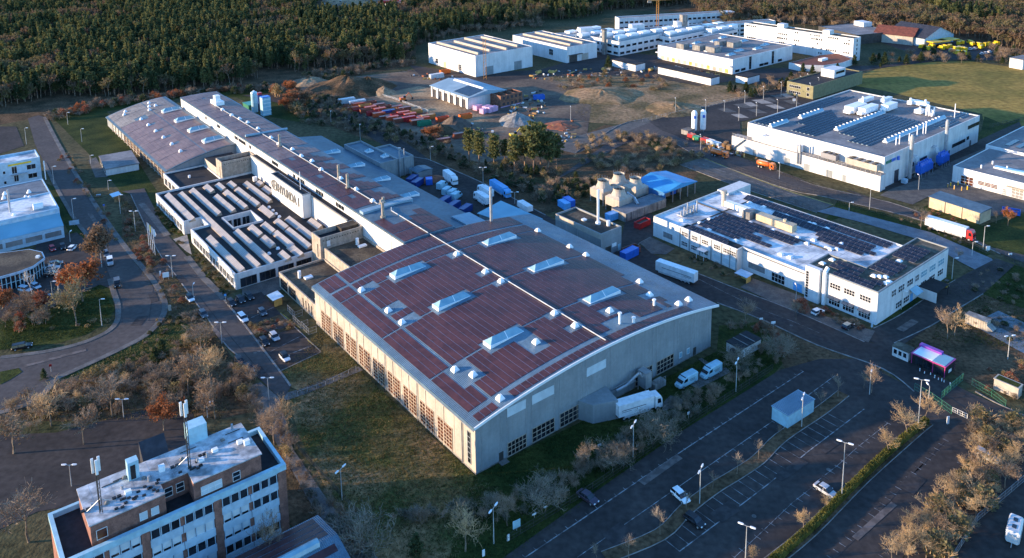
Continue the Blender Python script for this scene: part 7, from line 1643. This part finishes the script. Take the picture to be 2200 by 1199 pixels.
for a in [
 ('orange',203,588,490,'tall orange brown tree beside the street at the showroom',1.15),('red',178,648,556,'bright orange red tree in front of the tall brown one',1.25),('olive',164,700,600,'olive brown tree on the lawn island',1.2),
 ('birch',126,634,556,'white birch in the showroom yard beside the dark cars',.9),('birch',70,645,575,'white birch leaning before the showroom glass',.9),('red',10,690,620,'red leaved tree at the left edge before the showroom',1.3),
 ('bare',242,896,803,'broad bare tree in the middle of the left thicket',1.2),('brown',463,900,806,'brown leaved tree behind the brick office',1.2),('brown',405,850,752,'reddish bare tree above the thicket path',1.3),('gold',455,855,745,'tall golden bare tree beside the drive',1.2),('bare',432,760,678,'bare tree at the drive behind the grey car',1.2),
 ('red',352,925,868,'low red leaved tree behind the antenna',1.5),('bare',590,955,862,'bare tree at the right corner of the brick office',1.2),('gold',620,935,850,'golden bare tree beside the path fork',1.0),('bare',62,1165,1040,'huge bare bush tree left of the brick office',1.5),('brown',30,975,880,'brown thicket tree at the left edge',1.5),('gold',110,915,815,'golden bare tree at the left street bend',1.3),('brown',180,955,880,'brown tree above the lower left car park',1.4),
 ('bare',580,1215,1095,'bare tree before the white panels of the brick office',.9),('grey',785,1190,1085,'leafing grey green tree in the lower verge',1.2),('gold',1000,1185,1085,'big pale bare tree beside the double headed lamp',1.3),('darkpine',895,1198,1145,'small bright conifer in the lower verge',1.3),('grey',1165,1100,1020,'leafing tree at the fence of the gable verge',1.3),('grey',1320,1000,940,'grey leafing tree in the dark gable verge',1.2),('grey',1400,955,880,'grey leafing tree beside the exhibition lorry',1.2),('grey',1590,795,745,'grey green tree in front of the garage row',1.4),('grey',1675,765,715,'grey green tree at the road beside the garage row',1.4),('bare',1265,1010,950,'thin bare tree in the gable verge',1.2),('bare',1340,1000,940,'bare tree beside the fence in the gable verge',1.2),('bare',1090,1130,1060,'dark bare tree between lamp and square sign',1.2),
 ('gold',2050,722,655,'wide bare tree beside the waste press',1.4),('bare',2035,728,665,'second bare tree beside the waste press',1.3),('bare',1978,492,445,'bare tree at the blue paved road behind the wing',1.2),('bare',2058,560,535,'small bare shrub tree at the blue paved road',1.3),('bare',2140,480,452,'small bare tree on the grass right of the tan shed',.9),('red',2165,485,450,'small reddish tree on the grass right of the tan shed',1.0),
 ('gold',1948,940,874,'bare golden tree at the hedge end with red leaves',1.4),('gold',1987,905,850,'bare golden tree beside the tall lamp',1.4),('gold',1908,978,925,'bare golden tree in the middle of the hedge',1.2),('gold',1773,1100,1062,'small bare tree beside the silver saloon',1.0),('gold',1724,1147,1095,'bare tree at the lower hedge',1.0),('gold',1618,1212,1172,'bare tree at the bottom end of the hedge',1.0),('bare',1872,845,785,'bare tree at the upper car park corner',1.2),('bare',1856,835,800,'second bare tree at the upper car park corner',1.0),
 ('bare',1710,690,640,'dark bare tree at the road in front of the hall corner',.9),('bare',1600,700,640,'dark bare tree behind the garage row',1.1)]: tree(*a)
for bx, by, ty in ((1630,988,938),(1583,1020,968),(1531,1052,1009),(1678,941,912),(1474,1096,1054),(1418,1150,1084),(1351,1203,1145),(1283,1208,1166),(1763,884,838),(1800,854,804)):
    tree('young', bx, by, ty, 'thin young bare tree in the strip between the car park rows', 1.0, 'young trees of the car park strip')
for bx, by, ty, l_ in ((1147,374,242,'tallest pine of the group behind the building site'),(1105,372,292,'broad pine left of the tallest one'),(1062,364,288,'pine in the middle of the group'),(1030,357,282,'dense pine at the left of the group'),(1008,346,276,'pine at the far left of the group'),(1178,372,282,'pine right of the tallest one with bare trunk'),(1196,362,290,'last pine on the right of the group'),(1084,352,300,'small pine between two larger ones'),(1128,362,272,'slim pine just left of the tallest'),(1162,352,264,'pine just behind the tallest')): tree('pine', bx, by, ty, l_, 1.05)
for bx, by, ty, l_ in ((1307,150,120,'dark conifer in front of the campus'),(1900,138,112,'conifer at the edge of the field, left'),(1835,140,118,'conifer below the tall white slab'),(1725,158,135,'conifer beside the curved pavilion'),(1745,165,140,'second conifer beside the curved pavilion'),(1985,122,96,'conifer left of the van yard'),(2005,126,98,'conifer at the corner of the van yard'),(335,785,745,'dark green conifer on the bank of the bend'),(350,775,728,'taller dark green conifer on the bank of the bend'),(95,815,792,'small dark cypress at the bend kerb')): tree('darkpine', bx, by, ty, l_, 1.3)
for bx, by, ty in ((1545,72,40),(1555,74,42),(1566,74,40),(1577,72,42),(1588,70,44),(1598,66,42)): tree('gold', bx, by, ty, 'tall bare poplar in the row beside the campus end block', .6, 'bare poplars beside the campus')
def inside(x, y, P):
    c = False
    for i in range(len(P)):
        (x0, y0), (x1, y1) = P[i-1], P[i]
        if (y0 > y) != (y1 > y) and x < (x1-x0)*(y-y0)/(y1-y0)+x0: c = not c
    return c
def scatter(poly, n, dmin=0.0):
    P = [tuple(G(*p)[:2]) for p in poly]; X = [p[0] for p in P]; Y = [p[1] for p in P]; out = []; tries = 0
    while len(out) < n and tries < n*40:
        tries += 1; x, y = rnd(min(X),max(X)), rnd(min(Y),max(Y))
        if inside(x, y, P) and (dmin == 0 or all((x-a)**2+(y-b)**2 > dmin*dmin for a, b in out)): out.append((x, y))
    return [Vector((x, y, 0)) for x, y in out]
MASS = []
def thicket(poly, n, kinds, h0, h1, label, group, dmin=1.5, wide=1.2, mass=None):
    if mass: MASS.append((mass, label, scatter(poly, n, dmin), kinds, h0, h1, wide)); return
    for p in scatter(poly, n, dmin): plant(random.choice(kinds), p, rnd(h0, h1), label, group, wide*rnd(.85,1.25))
THK = ['shrub','shrub','bare','bare','gold','shrub_olive','brown','shrub','bare']
thicket([(262,430),(300,475),(340,545),(370,598),(405,640),(440,700),(420,740),(395,700),(358,660),(335,605),(270,515)], 46, ['shrub','shrub','shrub_olive','shrub_red'], 1.0, 2.4, 'brown shrub in the strip between street and drive', 'shrubs between street and drive', 1.6, 1.6)
thicket([(20,880),(100,850),(230,800),(330,785),(400,740),(440,720),(480,760),(520,830),(470,880),(330,890),(180,900),(60,930)], 44, THK, 2.0, 4.6, 'brown tangled shrub of the thicket left of the drive', 'shrubs of the left thicket', 1.8, 1.4)
thicket([(20,880),(100,850),(230,800),(330,785),(400,740),(440,720),(480,760),(520,830),(470,880),(330,890),(180,900),(60,930)], 70, THK, 2.0, 4.6, 'brown tangled shrub of the thicket left of the drive', 'shrubs of the left thicket', 1.8, 1.4, mass='thicket_undergrowth')
thicket([(330,690),(385,680),(410,710),(390,750),(330,780),(250,790),(180,806),(230,785),(310,740)], 26, ['shrub_green','shrub_olive','shrub'], .5, 1.3, 'low shrub on the bank inside the street bend', 'low shrubs on the bend bank', 1.5, 2.0, mass='bank_undergrowth')
thicket([(10,650),(60,640),(110,660),(105,700),(60,715),(5,715)], 16, ['brown','shrub_red','shrub','gold'], 3.0, 5.5, 'brown shrub tree on the lawn before the showroom', 'shrub trees before the showroom', 1.8, 1.4)
thicket([(195,690),(240,690),(160,715),(100,715),(110,700)], 6, ['shrub_olive','shrub'], 1.0, 2.0, 'small brown bush on the lawn island', 'bushes on the lawn island', 1.5, 1.5)
thicket([(330,448),(352,440),(400,520),(385,530)], 18, ['shrub_green','shrub_olive'], .8, 1.3, 'clipped low hedge clump along the far office front', 'hedge clumps along the office front', 1.2, 2.4, mass='office_hedge')
thicket([(412,552),(428,545),(500,632),(485,640)], 18, ['shrub_green','shrub_olive'], .8, 1.3, 'clipped low hedge clump along the near office front', 'hedge clumps along the near office front', 1.2, 2.4, mass='office_hedge')
thicket([(530,702),(604,680),(636,704),(548,726)], 22, ['shrub','shrub_red','shrub_olive'], .8, 1.6, 'brown shrub in the planted strip between the parking bays', 'shrubs between the parking bays', 1.0, 1.8)
thicket([(285,535),(312,525),(335,575),(320,588)], 14, ['shrub_red','shrub'], 1.2, 2.0, 'russet shrub beside the flagpoles', 'shrubs beside the flagpoles', 1.2, 1.8)
thicket([(505,790),(540,800),(560,880),(640,960),(620,990),(560,930),(500,850)], 34, THK, 2.0, 4.5, 'shrub beside the lower footpath', 'shrubs beside the lower footpath', 1.5, 1.3)
thicket([(640,990),(700,1060),(800,1180),(790,1215),(700,1130),(620,1010)], 26, ['shrub','shrub_grey','bare'], 1.5, 3.2, 'dark shrub between footpath and meadow fence', 'shrubs between path and meadow', 1.5, 1.4, mass='path_undergrowth')
thicket([(800,1150),(900,1120),(1060,1130),(1240,1060),(1460,918),(1650,790),(1620,780),(1430,890),(1200,1030),(1050,1090),(880,1100)], 92, ['shrub','shrub_grey','grey','bare','shrub'], 1.6, 3.8, 'dark shrub in the verge between gable and car park fence', 'shrubs of the gable verge', 1.8, 1.3, mass='verge_undergrowth')
thicket([(1560,700),(1640,695),(1700,745),(1690,790),(1620,760)], 26, ['shrub','bare','shrub_red'], 1.4, 3.0, 'brown shrub in the corner between hall and road', 'shrubs in the hall corner', 1.4, 1.4, mass='corner_undergrowth')
thicket([(2105,905),(2200,905),(2200,1010),(2110,1100),(2020,1215),(1890,1215),(2000,1095),(2080,980)], 74, ['gold','gold','gold','shrub_olive','brown'], 3.0, 5.6, 'golden bare shrub tree in the hedge row right of the car park', 'golden trees right of the car park', 1.7, 1.3)
thicket([(2060,620),(2140,575),(2240,600),(2240,760),(2130,720),(2070,690)], 46, ['shrub','shrub_dark','shrub','bare'], .8, 2.0, 'dark low shrub on the rough ground at the right edge', 'shrubs on the right rough ground', 2.0, 1.8, mass='rough_undergrowth')
thicket([(2100,800),(2200,780),(2240,860),(2180,890),(2100,830)], 18, ['shrub_red','shrub','shrub_olive'], .8, 2.0, 'russet shrub around the concrete cabin', 'shrubs around the concrete cabin', 1.5, 1.6)
thicket([(1470,505),(1500,540),(1560,575),(1600,595),(1570,600),(1480,560)], 14, ['shrub','shrub_dark'], .6, 1.2, 'low dark shrub at the solar office front', 'low shrubs at the solar office front', 1.4, 2.0)
thicket([(1740,655),(1780,670),(1868,705),(1850,712),(1760,680)], 16, ['shrub_red','shrub'], 1.0, 1.6, 'dark red hedge shrub under the office awnings', 'hedge shrubs under the office awnings', 1.2, 1.8)
thicket([(1700,655),(1728,655),(1730,672),(1705,672)], 4, ['shrub_red'], 2.0, 2.8, 'round dark red bush left of the stair tower', 'dark red bushes by the stair tower', 1.4, 1.6)
thicket([(620,205),(700,196),(760,248),(860,282),(960,318),(1000,350),(930,338),(880,305),(800,285),(740,262),(690,248)], 86, ['shrub_dark','darkpine','shrub','brown','shrub_olive'], 2.0, 4.6, 'dark shrub tree between the factory and the skip yard', 'shrub trees before the skip yard', 2.5, 1.3)
thicket([(575,195),(625,190),(660,225),(640,250),(610,240)], 16, ['red','shrub_orange','orange','shrub_olive'], 5.0, 8.5, 'orange autumn tree at the left end of the skip yard', 'autumn trees left of the skip yard', 3, 1.3)
thicket([(900,290),(925,285),(945,302),(920,308)], 5, ['shrub_orange','red'], 3.5, 5.5, 'orange bush beside the brown container', 'orange bushes by the brown container', 2, 1.4)
thicket([(960,345),(1100,360),(1230,375),(1300,400),(1240,440),(1180,445),(1080,400)], 70, ['shrub_dark','shrub','darkpine','shrub_olive'], 2.0, 5.0, 'dark undergrowth shrub around the pines behind the yard', 'undergrowth shrubs around the pines', 2.5, 1.4, mass='pine_undergrowth')
thicket([(1230,315),(1330,285),(1430,300),(1480,330),(1440,370),(1330,375),(1240,350)], 96, ['shrub','gold','shrub_olive','shrub'], 2.4, 4.5, 'golden brown scrub bush on the fallow ground', 'scrub bushes on the fallow ground', 2.2, 1.5, mass='fallow_scrub')
thicket([(1180,175),(1300,155),(1420,170),(1460,190),(1340,205),(1230,200)], 44, ['shrub_orange','shrub','shrub_olive'], 1.6, 4.0, 'russet scrub bush on the dry meadow', 'scrub bushes on the dry meadow', 3.5, 1.8, mass='meadow_scrub')
thicket([(1560,200),(1640,185),(1760,165),(1830,148),(1700,185),(1610,215)], 34, ['shrub','brown','darkpine'], 3.0, 7.0, 'brown shrub tree between meadow and east car park', 'shrub trees before the east car park', 3, 1.3)
thicket([(1870,130),(2000,122),(2060,126),(2160,132),(2150,140),(2000,134),(1880,146)], 32, ['brown','darkpine','shrub'], 3.0, 7.5, 'shrub tree along the upper field edge', 'shrub trees along the field edge', 3.5, 1.4)
thicket([(2130,118),(2200,120),(2240,140),(2150,138)], 14, ['brown','darkpine'], 5.0, 9.0, 'dense tree beside the van yard exit', 'trees beside the van yard exit', 3.5, 1.3)
thicket([(100,265),(230,232),(420,205),(560,200),(600,196),(560,190),(420,198),(230,222),(110,250)], 80, ['shrub_orange','shrub_red','shrub','brown','shrub_dark'], 2.5, 6.0, 'russet bush along the edge of the wood', 'russet bushes along the wood edge', 3, 1.5, mass='wood_edge_scrub')
thicket([(120,340),(150,330),(260,500),(250,525),(180,420)], 30, ['shrub','shrub_red','shrub_olive'], .8, 2.4, 'brown hedge shrub along the right side of the street', 'hedge shrubs along the street', 1.6, 1.6, mass='street_hedge_scrub')
thicket([(1905,465),(1960,478),(2110,540),(2000,505)], 8, ['shrub','bare'], 1.0, 2.4, 'small bush on the verge beside the right road', 'bushes beside the right road', 2, 1.5)
thicket([(1960,452),(2000,452),(2090,490),(2080,500),(1965,470)], 14, ['shrub_red','shrub'], .8, 1.6, 'russet bush along the tan shed', 'bushes along the tan shed', 1.5, 1.6)
thicket([(1480,300),(1530,325),(1500,345),(1440,330),(1400,310)], 14, ['shrub','shrub_olive','brown'], 1.5, 3.5, 'bush beside the road below the silos', 'bushes below the silos', 2, 1.4)
thicket([(600,225),(700,205),(760,250),(860,285),(960,320),(1010,352),(940,345),(880,318),(800,295),(740,285),(690,270),(640,262)], 150, ['shrub_dark','shrub','shrub','brown','shrub_olive'], 2.0, 4.2, 'dense brown and dark shrub below the skip yard', '', 2, 1.4, mass='skip_yard_scrub')
thicket([(640,186),(760,162),(890,138),(890,128),(760,146),(640,166)], 60, ['shrub','brown','shrub_olive','shrub_dark'], 2.5, 6.0, 'brown shrub between the wood and the building site', '', 3, 1.4, mass='site_edge_scrub')
thicket([(895,98),(1000,76),(1160,58),(1165,50),(1000,66),(893,88)], 50, ['brown','shrub','bare'], 4.0, 8.0, 'bare brown shrub behind the far white halls', '', 4, 1.3, mass='hall_edge_scrub')
thicket([(1500,60),(1600,52),(1905,72),(1990,76),(1905,66),(1600,42),(1520,44)], 60, ['brown','bare','gold'], 5.0, 9.0, 'bare brown shrub at the far edge of the campus', '', 4, 1.2, mass='campus_edge_scrub')
# the clipped hedge of the car park
W = line_pts(smooth([(1655,1215),(1740,1140),(1800,1080),(1850,1030),(1905,978),(1960,932),(1990,908)], 5)); O_ = W[0].copy()
hd = thing('clipped_hedge', 'long clipped yellow green hedge across the lower car park', 'hedge', O_)
b = MB(); Wl = [q-O_ for q in W]; ribbon(b, Wl, 1.3, 0, 1.15)
for i in range(9000):
    k = random.randrange(len(Wl)-1); c = Wl[k].lerp(Wl[k+1], rnd(0,1)); d = (Wl[k+1]-Wl[k]).normalized(); n_ = Vector((-d.y,d.x,0))
    s = rnd(-.75,.75); leafquad(b, c+n_*s+Vector((0,0,rnd(.1,1.35) if abs(s) > .55 else rnd(1.0,1.4))), rnd(.08,.17))
b.part('foliage','hedge_leaf',hd)
# ground cover: dead stalks and grass tufts
def tufts(name, label, polys, n, h0, h1, material):
    b = MB()
    for poly, f_ in polys:
        P = scatter(poly, int(n*f_))
        for p in P:
            for k in range(3):
                a = rnd(0,6.28); r_ = rnd(.1,.45); h_ = rnd(h0,h1); q = p+Vector((rnd(-.3,.3),rnd(-.3,.3),0)); w_ = Vector((math.cos(a),math.sin(a),0))*rnd(.05,.14)
                tip = q+Vector((rnd(-.3,.3),rnd(-.3,.3),h_)); b.add([q-w_, q+w_, tip], [(0,1,2)])
    o = b.part(name, material); o['kind'] = 'stuff'; o['label'] = label; o['category'] = 'grass'
tufts('grass_tufts', 'brown dead grass tufts on the meadow and banks', [([(620,850),(700,800),(760,785),(1023,1025),(1120,1075),(960,1215),(820,1215),(720,1090),(640,930)], 1.0), ([(262,420),(335,535),(410,640),(520,800),(480,900),(150,905),(0,905),(100,842),(312,722),(354,666),(262,523)], 1.0), ([(1180,160),(1420,168),(1620,205),(1430,262),(1250,262)], .7), ([(600,800),(700,700),(770,790),(655,845)], .3)], 6500, .12, .4, 'leaf_olive')
tufts('grass_tufts', 'dark green grass tufts on the verges and lawns', [([(1020,1022),(1540,755),(1700,760),(1460,930),(1080,1215),(960,1215)], 1.0), ([(620,850),(760,785),(1023,1025),(960,1215),(720,1090)], .6), ([(215,612),(246,666),(188,718),(0,752),(10,680)], .5), ([(2050,605),(2140,560),(2300,600),(2300,760),(2000,730)], .6)], 9000, .1, .3, 'leaf_green')
# ------------------------------------------------------------------ the wood
EDGE = [(-900,330),(-400,270),(0,234),(60,224),(130,207),(250,214),(330,202),(420,196),(520,180),(600,160),(700,152),(800,142),(880,136),(893,100),(1000,72),(1130,58),(1165,45),(1240,42),(1330,22),(1480,12),(1510,40),(1560,62),(1600,45),(1700,54),(1800,57),(1905,68),(1990,72),(2040,78),(2100,88),(2200,114),(2600,160),(3400,210)]
def edge(x):
    for (x0, y0), (x1, y1) in zip(EDGE, EDGE[1:]):
        if x0 <= x <= x1: return y0+(y1-y0)*(x-x0)/(x1-x0)
    return -999
CLEAR = [[(670,40),(690,-12),(905,-16),(915,18),(860,26),(760,40)]]
pts = {'far_pine': [], 'far_brown': []}
y = 330.0
while y < 1120:
    x = -760.0
    while x < 760:
        p = Vector((x+rnd(-2.1,2.1), y+rnd(-2.1,2.1), 0)); u, v = proj(p)
        if -700 < u < 2900 and v < edge(u)-2+3*noise.noise((p.x*.05,p.y*.05,0)) and noise.noise((p.x*.03,p.y*.03,20)) < .42 and not any(inside(u, v, c) for c in CLEAR):
            n_ = noise.noise((p.x*.012, p.y*.012, 3)) + .5*noise.noise((p.x*.04, p.y*.04, 9))
            br_ = (u > 1480 and n_ > -.45) or (u <= 1480 and n_ > (.26 if u < 850 else .12)) or (edge(u)-v < 7 and rnd(0,1) < .45) or rnd(0,1) < .05
            pts['far_brown' if br_ else 'far_pine'].append((p, u, v))
        x += 4.5
    y += 4.5
def gn_scatter(name, label, P, kinds, h0, h1, wide=1.0):
    me = bpy.data.meshes.new(name); me.from_pydata([tuple(p) for p in P], [], []); o = ob(name, me); o['kind'] = 'stuff'; o['label'] = label; o['category'] = 'wood'
    c = bpy.data.collections.new(name+'_source')
    for tm, cm in [v for k_ in kinds for v in VEG[k_]]:
        bm = bmesh.new(); tm and bm.from_mesh(tm); k = len(bm.faces)
        m2 = bpy.data.meshes.new('tree'); bm.from_mesh(cm); bm.faces.ensure_lookup_table()
        mats = (list(tm.materials) if tm else [MAT['twig']])+list(cm.materials); ci = [pl.material_index for pl in cm.polygons]
        for i, f_ in enumerate(bm.faces): f_.material_index = 0 if i < k else 1+ci[i-k]
        bm.to_mesh(m2); bm.free(); [m2.materials.append(x_) for x_ in mats]
        c.objects.link(bpy.data.objects.new('source_tree', m2))
    ng = bpy.data.node_groups.new(name, 'GeometryNodeTree'); ng.interface.new_socket('Geometry', in_out='INPUT', socket_type='NodeSocketGeometry'); ng.interface.new_socket('Geometry', in_out='OUTPUT', socket_type='NodeSocketGeometry')
    N, L = ng.nodes, ng.links; gi, go = N.new('NodeGroupInput'), N.new('NodeGroupOutput'); ip = N.new('GeometryNodeInstanceOnPoints'); cf = N.new('GeometryNodeCollectionInfo')
    cf.inputs['Collection'].default_value = c; cf.inputs['Separate Children'].default_value = True; cf.inputs['Reset Children'].default_value = True
    ip.inputs['Pick Instance'].default_value = True
    rv = N.new('FunctionNodeRandomValue'); rv.data_type = 'FLOAT_VECTOR'; rv.inputs[0].default_value, rv.inputs[1].default_value = (h0/10*wide,h0/10*wide,h0/10), (h1/10*wide,h1/10*wide,h1/10)
    rr = N.new('FunctionNodeRandomValue'); rr.data_type = 'FLOAT_VECTOR'; rr.inputs[0].default_value = (0,0,0); rr.inputs[1].default_value = (0.05,0.05,6.28)
    L.new(gi.outputs[0], ip.inputs['Points']); L.new(cf.outputs[0], ip.inputs['Instance']); L.new(rr.outputs[0], ip.inputs['Rotation']); L.new(rv.outputs[0], ip.inputs['Scale']); L.new(ip.outputs[0], go.inputs[0])
    md = o.modifiers.new('scatter', 'NODES'); md.node_group = ng
for kind, l1, g1, nm, l2, hh in (('far_pine','pine tree in the front rows of the wood','pine trees at the edge of the wood','pine_wood','dense green pine wood reaching to the top edge',(8.5,16.5)),
                            ('far_brown','bare brown tree in the front rows of the wood','bare brown trees at the edge of the wood','brown_wood','brown leafless wood along the top right edge',(6.5,13.5))):
    S = sorted(pts[kind], key=lambda t: (0 if (-20 < t[1] < 2220 and edge(t[1])-t[2] < 26) else 1, t[0].y))
    for p, u, v in S[:290]: plant(kind, p, rnd(*hh), l1, g1, 1.0)
    gn_scatter(nm, l2, [t[0] for t in S[290:]], [kind], *hh)
for nm, lb, P, kinds, h0, h1, wd in MASS: gn_scatter(nm, lb.replace('shrub', 'shrubs').replace('bush ', 'bushes '), P, list(dict.fromkeys(kinds)), h0, h1, wd)
print('WOOD', {k: len(v) for k, v in pts.items()})
# heaps on the building site
def heap(px, py, r, h_, material, label, seed):
    random.seed(seed); p = G(px, py); b = MB(); n, m_ = 22, 8; vs = []
    for j in range(m_+1):
        f_ = j/m_
        for i in range(n):
            a = 2*math.pi*i/n; rr = r*(1-f_)*(1+.25*noise.noise((math.cos(a)*1.3+seed, math.sin(a)*1.3, f_))); z = h_*(f_**.85)*(1+.18*noise.noise((math.cos(a)*2+seed, math.sin(a)*2, f_*3))); vs.append((rr*math.cos(a), rr*math.sin(a), z if j else -.1))
    b.add(vs, [(j*n+i, j*n+(i+1)%n, (j+1)*n+(i+1)%n, (j+1)*n+i) for j in range(m_) for i in range(n)])
    return tag(b.part('heap', material, None, (p.x, p.y, 0)), label, 'heap')
for a in [(976,272,9,5.5,'yard_dirt','grey gravel heap behind the skip yard',1),(945,282,9,3.6,'scrub_floor','dark earth heap beside the grey gravel heap',2),(1110,262,10,5,'concrete_wall','pale rubble heap left of the tallest pine',3),(745,192,26,8,'scrub_floor','large dark overgrown earth mound beyond the skips',4),(790,190,16,7,'scrub_floor','second dark earth mound beyond the skips',5),(825,200,7,4,'sand','sunlit sand heap at the dirt track',6),(668,178,12,4,'sand','small sand heap at the edge of the wood',7),(1205,270,9,1.6,'rust_box','flat heap of red brick earth beside the ramp',8),(1450,235,16,3,'dry_field','grassy mound at the end of the dry meadow',9),(1290,205,22,3.5,'dry_field','low grassy mound in the middle of the dry meadow',10),(905,390,4,1.4,'rust_box','rust coloured heap beside the yard hut',11),(930,385,5,1.6,'rust_box','second rust coloured heap behind the white lorry',12),(760,8,14,5,'sand','pale rubble heap in the clearing of the wood',13)]: heap(*a)
random.seed(5)
for i in range(16):
    px, py = rnd(820,880), rnd(4,14)
    container(px, py, 10, -1, random.choice(('red','red','lightgrey')), 'red or white container in the clearing of the wood', 8, 3, 3, False, 'containers in the wood clearing')
# loose building material in the yards
def debris(name, label, polys, n, seed):
    random.seed(seed); b = MB(); mats = ['timber_yellow','concrete_wall','rust_box','p_lightgrey','wood','slate_roof']
    for poly, f_ in polys:
        for q in scatter(poly, int(n*f_)):
            l_, w_, h_ = rnd(.5,3.2), rnd(.3,1.2), rnd(.2,1.1); a = rnd(0,3.14); c, s = math.cos(a), math.sin(a)
            v = [(q.x+x*c-y*s, q.y+x*s+y*c, z) for z in (0,h_) for x, y in ((-l_/2,-w_/2),(l_/2,-w_/2),(l_/2,w_/2),(-l_/2,w_/2))]
            b.add(v, [(4,5,6,7),(0,1,5,4),(1,2,6,5),(2,3,7,6),(3,0,4,7)], random.randrange(6))
    o = b.part(name, mats); o['kind'] = 'stuff'; o['label'] = label; o['category'] = 'debris'
debris('site_debris', 'scattered planks, blocks and rubble on the building site and yards', [([(1085,215),(1165,190),(1175,240),(1140,262),(1080,250)], 1), ([(1120,285),(1230,262),(1240,300),(1150,318)], .8), ([(1100,168),(1200,152),(1330,146),(1420,150),(1420,158),(1200,172)], 1), ([(880,150),(1000,168),(960,180),(880,165)], .4), ([(930,262),(1000,258),(1060,285),(960,300)], .5), ([(1470,292),(1560,320),(1640,345),(1560,335)], .6), ([(1590,168),(1500,160),(1400,145),(1440,140)], .5), ([(690,0),(800,0),(800,14),(700,16)], .5)], 70, 3)
